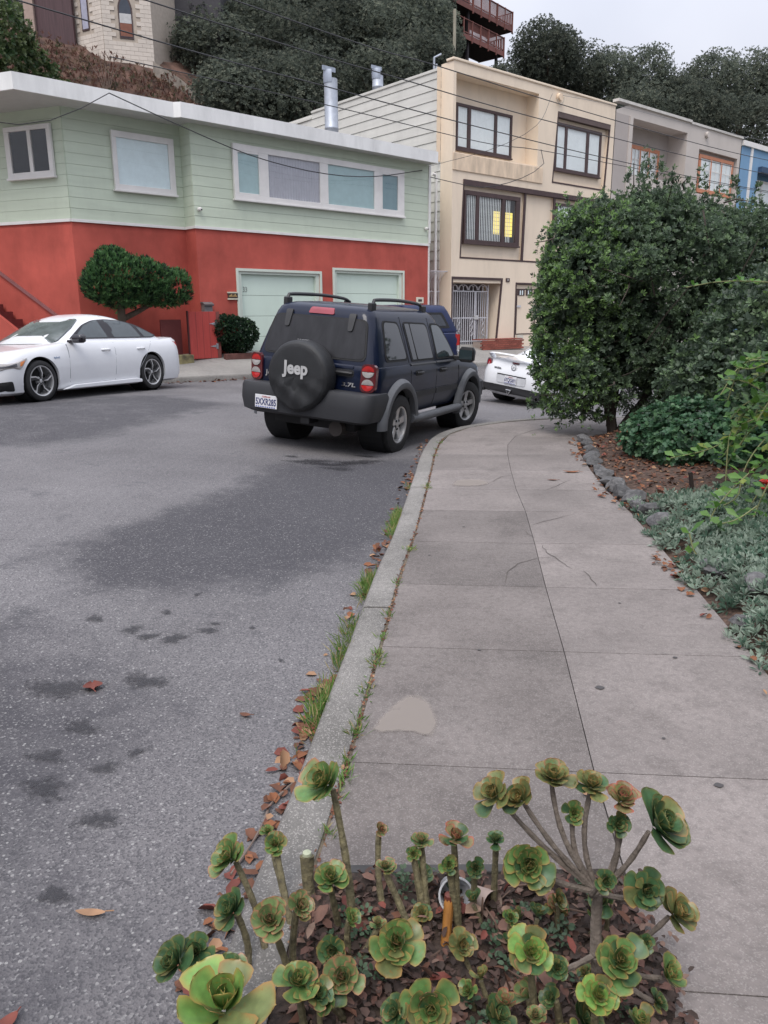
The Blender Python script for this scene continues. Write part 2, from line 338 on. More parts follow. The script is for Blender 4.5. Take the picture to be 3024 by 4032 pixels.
for i, (x, y, r, k) in enumerate([(-1.32, 3.75, .05, 1), (-1.22, 3.67, .045, 1), (-1.08, 3.66, .06, 1), (-.93, 3.78, .045, 1), (-.92, 3.87, .028, 1), (-1.21, 4.0, .028, 1), (-1.11, 4.29, .025, 1), (-1.09, 3.19, .075, 1.2), (-1.43, 3.09, .1, 1.3), (-1.22, 2.78, .05, 1.3), (-1.56, 3.87, .045, 1), (-.71, 3.84, .018, 1), (-.51, 3.46, .02, 1),
        (-1.27, 2.57, .05, 1), (-1.03, 2.51, .042, 1), (-.95, 2.62, .034, 1), (-.96, 1.88, .038, 1), (-1.2, 2.38, .06, 1.2), (-.95, 2.22, .05, 1.2),
        (-1.06, 8.75, .05, 2.), (-.83, 8.51, .11, 2.2), (-.6, 8.4, .1, 2), (-.38, 8.56, .1, 1.6), (-.2, 8.67, .12, 1.2), (-.5, 8.2, .07, 3), (-.2, 9.0, .06, 2)]):
    P = splat(x, y, r * 1.45, k, i); n_ = len(P); P.append((x, y, rz1(x, y) + .0048)); bb = MB(); bb.add(P, [(j, (j + 1) % n_, n_) for j in range(n_)]); o = bb.build('oil_stain', oil_m, road)
    fa = o.data.attributes.new('fade', 'FLOAT', 'POINT'); fa.data.foreach_set('value', [0.] * n_ + [1.])

# --- concrete
def concrete(name, a, b, stain, agg=.5):
    mt = bpy.data.materials.new(name); mt.use_nodes = True; t = mt.node_tree; N = t.nodes; L = t.links; p = N['Principled BSDF']; tc = N.new('ShaderNodeTexCoord')
    def noise(s, d=4, ro=.6):
        n = N.new('ShaderNodeTexNoise'); n.inputs['Scale'].default_value = s; n.inputs['Detail'].default_value = d; n.inputs['Roughness'].default_value = ro; L.new(tc.outputs['Object'], n.inputs['Vector']); return n.outputs['Fac']
    def ramp(f, p0, c0, p1, c1):
        r = N.new('ShaderNodeValToRGB'); e = r.color_ramp.elements; e[0].position = p0; e[1].position = p1; e[0].color = (*c0, 1); e[1].color = (*c1, 1); L.new(f, r.inputs[0]); return r.outputs[0]
    def mix(f, a, b, k=1.):
        m = N.new('ShaderNodeMixRGB'); mu = N.new('ShaderNodeMath'); mu.operation = 'MULTIPLY'; mu.inputs[1].default_value = k; L.new(f, mu.inputs[0]); L.new(mu.outputs[0], m.inputs[0])
        for i, q in ((1, a), (2, b)):
            if isinstance(q, tuple): m.inputs[i].default_value = (*q, 1)
            else: L.new(q, m.inputs[i])
        return m.outputs[0]
    c = ramp(noise(1.1, 5), .32, a, .68, b)
    oi = N.new('ShaderNodeObjectInfo'); mr = N.new('ShaderNodeMapRange'); mr.inputs['To Min'].default_value = .88; mr.inputs['To Max'].default_value = 1.12; L.new(oi.outputs['Random'], mr.inputs[0]); vm = N.new('ShaderNodeVectorMath'); vm.operation = 'SCALE'; L.new(c, vm.inputs[0]); L.new(mr.outputs[0], vm.inputs['Scale']); c = vm.outputs[0]
    c = mix(ramp(noise(2.6, 6, .7), .52, (0, 0, 0), .7, (1, 1, 1)), c, stain, .55)
    c = mix(ramp(noise(30, 4), .45, (0, 0, 0), .75, (1, 1, 1)), c, tuple(q * .6 for q in a), .5)
    v = N.new('ShaderNodeTexVoronoi'); v.inputs['Scale'].default_value = 240; L.new(tc.outputs['Object'], v.inputs['Vector']); s = N.new('ShaderNodeSeparateColor'); L.new(v.outputs['Color'], s.inputs[0])
    g = N.new('ShaderNodeMath'); g.operation = 'GREATER_THAN'; g.inputs[1].default_value = .82; L.new(s.outputs[0], g.inputs[0]); c = mix(g.outputs[0], c, (.5, .47, .44), agg)
    g2 = N.new('ShaderNodeMath'); g2.operation = 'GREATER_THAN'; g2.inputs[1].default_value = .8; L.new(s.outputs[1], g2.inputs[0]); c = mix(g2.outputs[0], c, (.09, .085, .085), agg * .9)
    L.new(c, p.inputs['Base Color']); p.inputs['Roughness'].default_value = .88
    bp = N.new('ShaderNodeBump'); bp.inputs['Strength'].default_value = .35; bp.inputs['Distance'].default_value = .004; L.new(v.outputs['Distance'], bp.inputs['Height']); L.new(bp.outputs[0], p.inputs['Normal'])
    return mt
conc = concrete('pavement_concrete', (.158, .138, .129), (.25, .219, .205), (.088, .075, .069), .16)
conc_dk = concrete('pavement_concrete_grimy', (.112, .097, .09), (.195, .171, .16), (.066, .056, .052), .16)
kerb_m = concrete('kerb_concrete', (.135, .128, .117), (.245, .232, .215), (.08, .075, .068), .34)
far_conc = concrete('far_concrete', (.25, .24, .225), (.34, .325, .3), (.17, .16, .15), .3)
joint_m = mat('joint_dirt', (.085, .07, .06), rough=.95, var=.4, vs=40)

def offset_line(P, d):
    T = np.gradient(P[:, :2], axis=0); T = unit(T); Nn = np.stack([T[:, 1], -T[:, 0]], 1); return P[:, :2] + Nn * d     # + is to the right of travel
def sweep(P, prof):
    """profile rows: (offset from line, z function) -> grid"""
    return np.stack([np.c_[offset_line(P, d), zf(*offset_line(P, d).T)] for d, zf in prof], 1)
KT = lambda x, y: walk_z(x, y)
kerb = tag(empty('kerb'), kind='structure')
arc = np.r_[0, np.cumsum(np.hypot(*np.diff(NEAR[:, :2], axis=0).T))]
# kerb stones about three metres long with open joints (joints at y = 3.95 and 6.95)
j0 = arc[np.argmin(abs(NEAR[:, 1] - 3.95))]; cuts = sorted([j0 + 3.05 * k for k in range(-3, 12)])
for a, c in zip(cuts[:-1], cuts[1:]):
    a, c = max(a + .01, 0), min(c - .01, arc[-1])
    if c - a < .3: continue
    tt_ = np.linspace(a, c, max(4, int((c - a) / .1))); P = np.stack([np.interp(tt_, arc, NEAR[:, k]) for k in range(NEAR.shape[1])], 1); lo = lambda x, y: road_z(x, y) - .05
    g = sweep(P, [(-.012, lo), (-.006, lambda x, y: KT(x, y) - .02), (.006, lambda x, y: KT(x, y) - .004), (.02, lambda x, y: KT(x, y) + .002), (.14, lambda x, y: KT(x, y) + .004), (.15, lambda x, y: KT(x, y) - .002), (.152, lambda x, y: KT(x, y) - .08)])
    bb = MB(); bb.grid(g); n = g.shape[1]; q = len(g)
    bb.f += [tuple(range(n)), tuple((q - 1) * n + i for i in range(n - 1, -1, -1))]
    bb.build('kerb_stone', kerb_m, kerb, smooth=True, ang=50)
# pavement: bedding sheet plus single slabs with recessed joints
pave = tag(empty('pavement'), kind='structure')
INNER = offset_line(NEAR, .165)
RIGHT = resample([(1.45, -4), (1.5, 0), (1.55, 1.5), (1.6, 2.4), (1.71, 3.2), (1.75, 3.86), (1.81, 4.2), (1.82, 4.6), (1.9, 5.1), (1.97, 5.6), (2.0, 6.5), (2.05, 7.2), (2.17, 8.1), (2.36, 9.3), (2.75, 10.05), (3.5, 10.6), (4.6, 11.4), (6.5, 12.8), (12, 16.6)], step=.1)
def at_y(P, y): i = int(np.argmin(abs(P[:, 1] - y))); return P[i, :2]
rows = [(at_y(INNER, y), at_y(RIGHT, y - .16)) for y in (-2.1, -1.2, -.3, .62, 1.55, 2.5, 3.46, 4.37, 5.25, 6.1, 6.98, 7.85, 8.7, 9.45)]
rows += [(np.array(a), np.array(c)) for a, c in [((.88, 10.2), (2.55, 9.75)), ((1.22, 10.85), (2.85, 10.15)), ((1.85, 11.42), (3.3, 10.46)), ((2.6, 12.0), (3.9, 10.9)), ((3.6, 12.8), (4.7, 11.48)), ((4.6, 13.5), (5.6, 12.15)), ((5.7, 14.3), (6.6, 12.9)), ((7.1, 15.3), (8, 13.9)), ((9, 16.7), (9.8, 15.1))]]
bb = MB()
for (a, c), (d, e) in zip(rows[:-1], rows[1:]):
    q = [a, c, e, d]; bb.add([(*p, float(walk_z(*p)) - .022) for p in q], [(0, 1, 2, 3)])
bb.build('bedding', joint_m, pave)
bb = MB(); bb.grid(sweep(NEAR, [(.149, lambda x, y: KT(x, y) - .007), (.17, lambda x, y: KT(x, y) - .007)])); bb.build('joint_fill', mat('joint_fill', (.12, .098, .07), rough=.95, var=.4, vs=30), pave)
SOIL_Y = 1.9
def slab(q, nu=4, nv=4, gap=.0022):
    q = [np.array(p, float) for p in q]; cen = sum(q) / 4
    q = [p + (cen - p) / max(np.linalg.norm(cen - p), 1e-6) * gap * 1.4 for p in q]
    g = []
    for i in range(nv + 1):
        v = i / nv; l = q[0] + (q[3] - q[0]) * v; r = q[1] + (q[2] - q[1]) * v; g.append([l + (r - l) * (j / nu) for j in range(nu + 1)])
    g = np.array(g); z = walk_z(g[..., 0], g[..., 1]); top = np.concatenate([g, z[..., None]], -1)
    b_ = MB(); b_.grid(top); W = nu + 1
    ring = [j for j in range(W)] + [i * W + nu for i in range(1, nv + 1)] + [nv * W + j for j in range(nu - 1, -1, -1)] + [i * W for i in range(nv - 1, 0, -1)]
    k = len(b_.v); b_.v += [(b_.v[i][0], b_.v[i][1], b_.v[i][2] - .05) for i in ring]; n = len(ring)
    b_.f += [(ring[i], k + i, k + (i + 1) % n, ring[(i + 1) % n]) for i in range(n)]
    return b_
for k, ((a, c), (d, e)) in enumerate(zip(rows[:-1], rows[1:])):
    m0, m1 = a + (c - a) * .5, d + (e - d) * .5
    if d[1] > SOIL_Y + .1: slab([a, m0, m1, d] if a[1] > SOIL_Y - .4 and a[1] > 1.5 and k != 4 else [np.array([INNER[np.argmin(abs(INNER[:, 1] - SOIL_Y)), 0], SOIL_Y]), m0 + (m1 - m0) * ((SOIL_Y - m0[1]) / (m1[1] - m0[1])), m1, d]).build('slab', conc_dk if d[1] < 6.2 else conc, pave)
    slab([m0, c, e, m1]).build('slab', conc, pave)
crack_m = mat('crack', (.09, .078, .07), rough=.95, var=.3)
for cr in [[(.72, 4.34), (.77, 4.56), (.86, 4.71), (1.01, 4.82), (1.12, 4.85)], [(1.1, 5.11), (1.1, 4.93), (1.12, 4.85), (1.15, 4.72), (1.18, 4.6)], [(1.24, 4.55), (1.25, 4.42), (1.25, 4.28)], [(1.13, 5.64), (1.27, 5.77), (1.41, 5.87), (1.52, 5.96)], [(1.04, 5.5), (1.05, 5.36), (1.08, 5.3)], [(1.04, 7.2), (1.16, 7.44), (1.33, 7.54)], [(1.47, 6.81), (1.61, 6.99), (1.74, 7.18), (1.8, 7.25)], [(1.8, 10.15), (2.2, 10.69), (2.61, 11.01)]]:
    P = resample([(x, y, 0) for x, y in cr], step=.05, smooth=False); P[1:-1, :2] += RNG.normal(0, .006, (len(P) - 2, 2)); wd = .002 * np.sin(np.linspace(.25, PI - .1, len(P))) + .0008
    T = unit(np.gradient(P[:, :2], axis=0)); Nn = np.stack([T[:, 1], -T[:, 0]], 1); A = P[:, :2] + Nn * wd[:, None]; C_ = P[:, :2] - Nn * wd[:, None]
    bb = MB(); bb.grid(np.stack([np.c_[A, walk_z(*A.T) + .0035], np.c_[C_, walk_z(*C_.T) + .0035]], 1)); bb.build('crack', crack_m, pave)
pm = fading('mortar_patch', (.30, .262, .232), .9, 14, .62)
def flat_patch(P, m, name, parent, h=.004):
    P = resample([(*p, 0) for p in P + P[:1]], n=28)[:-1]; cx, cy = P[:, 0].mean(), P[:, 1].mean(); n_ = len(P); bb = MB(); Q = [(x, y, float(walk_z(x, y)) + h) for x, y, _ in P]; Q += [(cx + (x - cx) * .8, cy + (y - cy) * .8, float(walk_z(x, y)) + h) for x, y, _ in P] + [(cx, cy, float(walk_z(cx, cy)) + h)]
    bb.add(Q, [(i, (i + 1) % n_, (i + 1) % n_ + n_, i + n_) for i in range(n_)] + [(n_ + i, n_ + (i + 1) % n_, 2 * n_) for i in range(n_)]); o = bb.build(name, m, parent); fa = o.data.attributes.new('fade', 'FLOAT', 'POINT'); fa.data.foreach_set('value', [.1] * n_ + [.85] * n_ + [1.]); return o
flat_patch([(-.06, 2.67), (.0, 2.83), (.09, 2.95), (.17, 2.93), (.21, 2.76), (.18, 2.62), (.08, 2.66), (-.02, 2.65)], pm, 'mortar_patch', pave)
flat_patch([(.62, 7.05), (.72, 7.3), (.95, 7.3), (1.0, 7.1), (.8, 7.0)], pm, 'mortar_patch', pave)
gum = mat('gum_spot', (.06, .055, .055), rough=.7)
for x, y, r in [(.92, 3.01, .022), (1.13, 2.3, .018), (.45, 3.4, .01), (1.35, 3.3, .012), (.3, 4.9, .01), (1.05, 2.6, .008), (.6, 5.6, .012), (1.3, 4.0, .009)]:
    flat_patch([(x - r, y), (x, y + r * .8), (x + r, y), (x, y - r * .8)], gum, 'gum_spot', pave)
# planting soil: the roadside pit in front of the camera and the garden bed on the right
soil_m = mat('soil', (.03, .021, .017), rough=.95, var=.5, vs=25, bump=1., bs=60, col2=(.055, .037, .028))
mulch_m = mat('mulch', (.04, .025, .018), rough=.95, var=.6, vs=28, bump=1., bs=45, col2=(.075, .045, .032))
g = np.array([[(x, y) for x in np.linspace(-.36, .78, 30)] for y in np.linspace(-.2, SOIL_Y - .02, 40)]); gx, gy = g[..., 0], g[..., 1]
lft = np.interp(gy, INNER[:, 1], INNER[:, 0]) - .01; gx = np.minimum(np.maximum(gx, lft), .665 + .02 * np.sin(gy * 9) + .015 * np.sin(gy * 25 + 1))
soil_h = lambda x, y: .005 + .03 * np.sin(np.clip((x + .3) / 1.0, 0, 1) * PI) * np.clip((SOIL_Y - y) / .3, 0, 1)
bb = MB(); bb.grid(np.stack([gx, gy, soil_h(gx, gy) + RNG.normal(0, .004, gx.shape)], -1)); tag(bb.build('planting_soil', soil_m, smooth=True), kind='structure')
edge = MB(); edge.box(-.17, .36, SOIL_Y - .02, SOIL_Y + .012, -.04, .012)
tag(edge.build('edging_board', mat('edging', (.05, .048, .047), rough=.8, var=.3, vs=14), bevel=.004), 'weathered dark edging board behind the succulent bed on the pavement', 'edging')
RB = RIGHT[(RIGHT[:, 1] > .5)]
g = []
for p in RB[::2]:
    row = []
    for t in np.linspace(0, 1, 22):
        x = p[0] - .02 + t * 9; y = p[1] - t * 1.5; row.append((x, y, float(walk_z(*p)) - .03 + .10 * min(1, t * 9 / .35) + .18 * t * 9 * min(1, t * 9 / 1.5) * .5))
    g.append(row)
g = np.array(g); g[..., 2] += RNG.normal(0, .008, g.shape[:2]); bb = MB(); bb.grid(g); bed = tag(bb.build('garden_bed', mulch_m, smooth=True), kind='structure')
def bed_z(x, y):
    i = int(np.argmin(np.hypot(RIGHT[:, 0] - x, RIGHT[:, 1] - y))); d = max(0., math.hypot(RIGHT[i, 0] - x, RIGHT[i, 1] - y))
    return float(walk_z(*RIGHT[i])) - .03 + .10 * min(1, d / .35) + .09 * d * min(1, d / 1.5)
# --- far side: kerb, pavement rising to the houses
PG = np.array([-3.86, 21.25]); AG = R(47.3); DG = np.array([math.sin(AG), math.cos(AG)]); IG = np.array([-DG[1], DG[0]])
fk = tag(empty('far_kerb'), kind='structure')
farc = np.r_[0, np.cumsum(np.hypot(*np.diff(FAR[:, :2], axis=0).T))]
FK = lambda x, y: road_z(x, y) + .11
P = FAR[::-1]
for k in range(0, len(P) - 8, 8):
    Q = P[k:k + 9]
    gq = sweep(Q, [(-.01, lambda x, y: road_z(x, y) - .05), (0, lambda x, y: FK(x, y) - .015), (.015, FK), (.14, lambda x, y: FK(x, y) + .004), (.15, lambda x, y: FK(x, y) - .06)])
    bb = MB(); bb.grid(gq); bb.build('kerb_stone', kerb_m, fk, smooth=True, ang=50)
HOUSE = [(-18, 6), (-16, 14), (-12.5, 19.8)] + [tuple(PG + DG * s + IG * (.75 if s < -1.1 else .25)) for s in (-4.2, -3, -1.2, -1, 1, 3, 5, 7.5, 9, 12, 16, 20, 26)]
HZ = [.4, .45, .55, .62, .62, .62, .64, .66, .64, .6, .56, .52, .46, .3, .1, -.3]
Fi = resample(np.c_[offset_line(P, .15)[::-1], np.zeros(len(P))], n=60, smooth=False)[:, :2]; Hh = resample(np.c_[np.array(HOUSE), HZ], n=60, smooth=False)
g = []
for i in range(60):
    # pair each kerb point with the nearest house-line point
    row = []; a = Fi[i]; j = i; h = Hh[j]
    za = float(FK(np.array([a[0]]), np.array([a[1]]))[0])
    for t in np.linspace(0, 1, 8): row.append((a[0] + (h[0] - a[0]) * t, a[1] + (h[1] - a[1]) * t, za + (h[2] - za) * t))
    g.append(row)
bb = MB(); bb.grid(np.array(g)); tag(bb.build('far_pavement', far_conc, smooth=True), kind='structure')
# terrain out to the horizon
bb = MB(); S = 900; bb.add([(-S, -S, -3.2), (S, -S, -3.2), (S, S, -3.2), (-S, S, -3.2)], [(0, 1, 2, 3)])
tag(bb.build('ground', mat('far_ground', (.09, .085, .06), rough=.95, var=.3, vs=.2)), kind='structure')
def hill_z(x, y):
    x = np.asarray(x, float); y = np.asarray(y, float); v = (x - PG[0]) * IG[0] + (y - PG[1]) * IG[1]; u = (x - PG[0]) * DG[0] + (y - PG[1]) * DG[1]
    a = np.clip(v - 9.0, 0, None); h = .8 + np.where(a < 18, a * .78, 14.04 + (a - 18) * .45) + .06 * np.clip(u, 0, 60) * np.clip(a / 12, 0, 1)
    h = h + 1.75 * np.exp(-((x + 11) ** 2 / 45 + (y - 46) ** 2 / 40))
    return np.minimum(h, 60)
uu, vv = np.meshgrid(np.linspace(-70, 110, 120), np.r_[np.linspace(8.5, 30, 40), np.linspace(32, 110, 24)])
hx = PG[0] + uu * DG[0] + vv * IG[0]; hy = PG[1] + uu * DG[1] + vv * IG[1]; hzv = hill_z(hx, hy) + RNG.normal(0, .12, hx.shape) * (vv > 10)
bb = MB(); bb.grid(np.stack([hx, hy, hzv], -1))
tag(bb.build('hillside', mat('hill_litter', (.05, .03, .022), rough=.95, var=.5, vs=1.6, bump=.8, bs=4, col2=(.1, .055, .04)), smooth=True), kind='structure')
# ================================================================ buildings
white = mat('white_trim', (.72, .70, .68), rough=.55, var=.06, vs=3)
fascia_m = mat('fascia_white', (.76, .76, .75), rough=.6, streak=.22, var=.07, vs=1.2, stretch=(1, 1, .3))
mint = mat('mint_siding', (.535, .60, .485), rough=.65, streak=.12, var=.06, vs=2.0, stretch=(.4, .4, 3), rnd=.035)
mint_door = mat('mint_door', (.62, .73, .64), rough=.5, streak=.08, var=.03, vs=1.0, rnd=.02)
red = mat('red_stucco', (.40, .073, .053), rough=.85, streak=.25, var=.16, vs=.9, bump=.4, bs=120, col2=(.455, .088, .065))
redwood = mat('red_board', (.42, .055, .045), rough=.7, var=.1, vs=4, stretch=(4, 4, .5))
soffit = mat('soffit', (.50, .50, .47), rough=.7, var=.05)
cream = mat('cream_stucco', (.77, .65, .515), rough=.85, streak=.14, var=.05, vs=1.2, bump=.2, bs=100, stretch=(1, 1, .35))
cream2 = mat('cream_stain', (.68, .54, .40), rough=.85, var=.22, vs=2.5, stretch=(1.5, 1, .4))
brown = mat('brown_trim', (.06, .035, .035), rough=.6, var=.2)
sidew = mat('side_siding', (.62, .61, .57), rough=.7, streak=.15, var=.07, vs=1.5, stretch=(1, .3, 3), rnd=.04)
greyst = mat('grey_stucco', (.40, .36, .34), rough=.85, var=.06, vs=1.2, bump=.2, bs=100)
greylt = mat('grey_stucco_light', (.52, .475, .44), rough=.85, var=.06, vs=1.2)
orange = mat('orange_trim', (.50, .20, .11), rough=.6, var=.08)
blue = mat('blue_siding', (.16, .30, .47), rough=.7, var=.06, vs=1.5)
tarroof = mat('tar_roof', (.14, .13, .125), rough=.95, var=.2)
dark = mat('dark_void', (.02, .02, .022), rough=.9, var=.2)
galv = mat('galvanised', (.42, .45, .50), rough=.5, metal=.6, var=.12, vs=7)
iron = mat('grey_iron', (.55, .55, .58), rough=.5, var=.1)
blackp = mat('black_plastic', (.02, .02, .022), rough=.5)
def glass(name, tint=(.02, .03, .035), clear=.75):
    mt = bpy.data.materials.new(name); mt.use_nodes = True; t = mt.node_tree; N = t.nodes; L = t.links; N.remove(N['Principled BSDF'])
    tr = N.new('ShaderNodeBsdfTransparent'); tr.inputs[0].default_value = (clear, clear * 1.02, clear * 1.02, 1)
    gl = N.new('ShaderNodeBsdfGlossy'); gl.inputs['Roughness'].default_value = .015; lw_ = N.new('ShaderNodeLayerWeight'); lw_.inputs[0].default_value = .5
    pw = N.new('ShaderNodeMath'); pw.operation = 'POWER'; pw.inputs[1].default_value = 3.5; L.new(lw_.outputs['Facing'], pw.inputs[0]); fr = N.new('ShaderNodeMath'); fr.operation = 'ADD'; fr.inputs[1].default_value = .075; L.new(pw.outputs[0], fr.inputs[0])
    mx = N.new('ShaderNodeMixShader'); L.new(fr.outputs[0], mx.inputs[0]); L.new(tr.outputs[0], mx.inputs[1]); L.new(gl.outputs[0], mx.inputs[2]); L.new(mx.outputs[0], N['Material Output'].inputs[0]); return mt
clear = glass('window_glass', clear=.95); smoky = glass('smoky_glass', clear=.35)
teal_b = mat('teal_blind', (.40, .54, .55), rough=.8, var=.05); grey_b = mat('grey_drape', (.44, .43, .48), rough=.8, var=.05); pale_b = mat('pale_blind', (.74, .84, .86), rough=.8, var=.05)
dteal_b = mat('dark_teal_blind', (.21, .32, .35), rough=.8, var=.05); drape = mat('white_drape', (.84, .87, .87), rough=.8, var=.05)
def window(parent, x0, x1, z0, z1, panes, fm, y=0., fr=.1, bar=.07, proud=.07, gm=None, back=.05, label=None):
    """frame part with glass panes and curtains as sub-parts; panes = [(xa, xb, za, zb, curtain material or None, folds)]"""
    b = MB(); ya, yb = y - proud, y - .004
    xs = sorted(panes, key=lambda p: p[0]); lo = min(p[2] for p in xs); hi = max(p[3] for p in xs)
    edges = [x0] + [v for p in xs for v in (p[0], p[1])] + [x1]
    b.box(x0, x1, ya, yb, z0, lo); b.box(x0, x1, ya, yb, hi, z1)
    for i in range(0, len(edges), 2): b.box(edges[i], edges[i + 1], ya + .004, yb - .002, lo, hi)
    for p in xs:
        if p[2] > lo: b.box(p[0], p[1], ya + .006, yb, lo, p[2])
        if p[3] < hi: b.box(p[0], p[1], ya + .006, yb, p[3], hi)
    b.box(x0 - .03, x1 + .03, ya - .03, yb, z0 - .035, z0 + .012)
    fo = b.build('window', fm, parent, bevel=.006)
    for p in xs:
        q = MB(); q.add([(p[0] - .005, ya + .03, p[2] - .005), (p[1] + .005, ya + .03, p[2] - .005), (p[1] + .005, ya + .03, p[3] + .005), (p[0] - .005, ya + .03, p[3] + .005)], [(0, 1, 2, 3)]); q.build('pane', gm or clear, fo)
        if p[4] is not None:
            c = MB()
            if p[5]:
                n = int((p[1] - p[0]) / .018); X = np.linspace(p[0], p[1], n); W = ya + back + .006 + .006 * np.sin(X * 2 * PI / .09)
                c.grid(np.array([[(x, yy, z) for x, yy in zip(X, W)] for z in (p[2], p[3])]))
            else: c.box(p[0], p[1], ya + back, ya + back + .005, p[2], p[3])
            c.build('curtain', p[4], fo, smooth=bool(p[5]))
    if label: fo['label'] = label
    return fo
def planks(parent, x0, x1, z0, z1, n, m, y=0., name='siding_board', proud=.010):
    h = (z1 - z0) / n
    for i in range(n):
        a = z0 + i * h; c = a + h - .004; b = MB()
        b.prism([(y - proud, a), (y - proud - .001, a + .004), (y - .006, c), (y + .02, c), (y + .02, a)], x0, x1, 'x'); b.build(name, m, parent)

# ---------------- green and red house
gh = empty('green_house', (PG[0], PG[1], 0), PI / 2 - AG, 'two storey house with mint siding over red stucco and two garage doors', 'house')
facade('lower_wall', rect(-1.12, 7.28, -.4, 3.69), [(rect(.06, 2.79, .2, 2.70), .3), (rect(3.34, 6.11, .2, 2.82), .3)], red, gh)
b = MB(); b.add([(-1.12, 0, -.4), (-1.12, .5, -.4), (-1.12, .5, 3.69), (-1.12, 0, 3.69)], [(0, 1, 2, 3)]); b.add([(-4.04, .5, -.4), (-1.12, .5, -.4), (-1.12, .5, 3.69), (-4.04, .5, 3.69)], [(0, 1, 2, 3)])
ax, ay = -.451, .893; LX, LY = -4.04 + ax * 6, .5 + ay * 6
b.add([(-4.04, .5, -.4), (LX, LY, -.4), (LX, LY, 3.69), (-4.04, .5, 3.69)], [(3, 2, 1, 0)]); b.add([(7.28, 0, -.4), (7.28, 11, -.4), (7.28, 11, 3.69), (7.28, 0, 3.69)], [(0, 1, 2, 3)]); b.add([(LX, LY, -.4), (LX, 11, -.4), (LX, 11, 6.1), (LX, LY, 6.1)], [(3, 2, 1, 0)])
b.add([(LX, 11, -.4), (7.28, 11, -.4), (7.28, 11, 6.1), (LX, 11, 6.1)], [(3, 2, 1, 0)])
b.build('lower_side_wall', red, gh)
b = MB()          # sheathing behind the siding
for (p, q) in (((-1.10, .03), (7.26, .03)), ((-1.10, .52), (-1.10, .03)), ((-4.03, .53), (-1.10, .53)), ((LX, LY + .03), (-4.03, .53)), ((7.26, .03), (7.26, 11))):
    b.add([(*p, 3.69), (*q, 3.69), (*q, 6.1), (*p, 6.1)], [(0, 1, 2, 3)])
b.build('upper_wall', mint, gh)
planks(gh, -1.12, 7.26, 3.75, 6.12, 10, mint); planks(gh, -4.03, -1.10, 3.75, 6.12, 10, mint, y=.5)
def planks_between(parent, p, q, z0, z1, n, m):
    d = Vector((q[0] - p[0], q[1] - p[1], 0)); a = math.atan2(d.y, d.x); h = (z1 - z0) / n
    for i in range(n):
        za = z0 + i * h; zc = za + h - .004; b = MB(); b.prism([(-.010, za), (-.006, zc), (.02, zc), (.02, za)], 0, d.length, 'x'); o = b.build('siding_board', m, parent); o.location = (p[0], p[1], 0); o.rotation_euler = (0, 0, a)
planks_between(gh, (-1.12, .49), (-1.12, 0.0), 3.75, 6.12, 10, mint); planks_between(gh, (LX, LY), (-4.04, .5), 3.75, 6.12, 10, mint); planks_between(gh, (7.28, .02), (7.28, 11), 3.75, 6.12, 10, mint)
b = MB(); b.box(-1.15, 7.3, -.045, .0, 3.685, 3.75); b.box(-1.16, -1.115, -.044, .46, 3.686, 3.749); b.box(-4.05, -1.16, .455, .5, 3.685, 3.75); b.build('belt_trim', white, gh)
b = MB(); L_ = 6.0; b.box(-L_, 0, -.045, .0, 3.685, 3.75); o = b.build('belt_trim', white, gh); o.location = (-4.04, .5, 0); o.rotation_euler = (0, 0, math.atan2(-ay, -ax))
b = MB(); b.box(7.25, 7.33, -.05, .03, 3.76, 6.1); b.box(7.26, 7.31, -.03, .02, -.3, 3.68); b.build('corner_board', white, gh)
roofp = [(7.2, -.42), (-1.55, -.42), (-1.66, -.27), (-5.26, -.27), (-5.26 + ax * 7, -.27 + ay * 7), (-8, 11.4), (7.2, 11.4)]
b = MB(); b.prism(roofp, 6.115, 6.385, 'z'); rf = b.build('roof', tarroof, gh)
b = MB(); n = len(roofp)
for i in range(n):
    p, q = Vector((*roofp[i], 0)), Vector((*roofp[(i + 1) % n], 0)); d = (q - p).normalized(); nn = Vector((-d.y, d.x, 0)); e = .02
    if (p + nn * 1).x > 99: continue
    sgn = -1 if i < 5 else -1
    P4 = [p - d * e, q + d * e]; o1 = nn * .035 * 1
    b.add([(v + o1 * s_).to_tuple()[:2] + (z,) for z in (6.09, 6.42) for v in P4 for s_ in (-.3, 1)], [(0, 2, 3, 1), (4, 5, 7, 6), (0, 4, 6, 2), (1, 3, 7, 5), (0, 1, 5, 4), (2, 6, 7, 3)])
fo = b.build('fascia', fascia_m, rf)
b = MB(); b.add([(x, y, 6.11) for x, y in roofp], [tuple(range(n - 1, -1, -1))]); b.build('soffit', soffit, rf)
wl = .012
window(gh, .03, 6.11, 4.47, 5.80, [(.17, .80, 4.64, 5.6, teal_b, 0), (1.10, 2.83, 4.60, 5.65, grey_b, 1), (3.12, 4.87, 4.60, 5.65, teal_b, 0), (5.20, 5.84, 4.64, 5.61, dteal_b, 0)], white, y=-.02, proud=.085)
window(gh, -2.94, -1.35, 4.47, 5.77, [(-2.83, -1.5, 4.6, 5.63, pale_b, 0)], white, y=.48, proud=.085)
aw = bpy.data.objects.new('window', None)
wroot = window(gh, -1.61, -.27, 4.67, 5.77, [(-1.47, -.94, 4.79, 5.67, dark, 0), (-.84, -.38, 4.79, 5.67, dark, 0)], white, y=-.02, proud=.085)
wroot.location = (-4.04, .5, 0); wroot.rotation_euler = (0, 0, math.atan2(-ay, -ax))
bpy.data.objects.remove(aw)
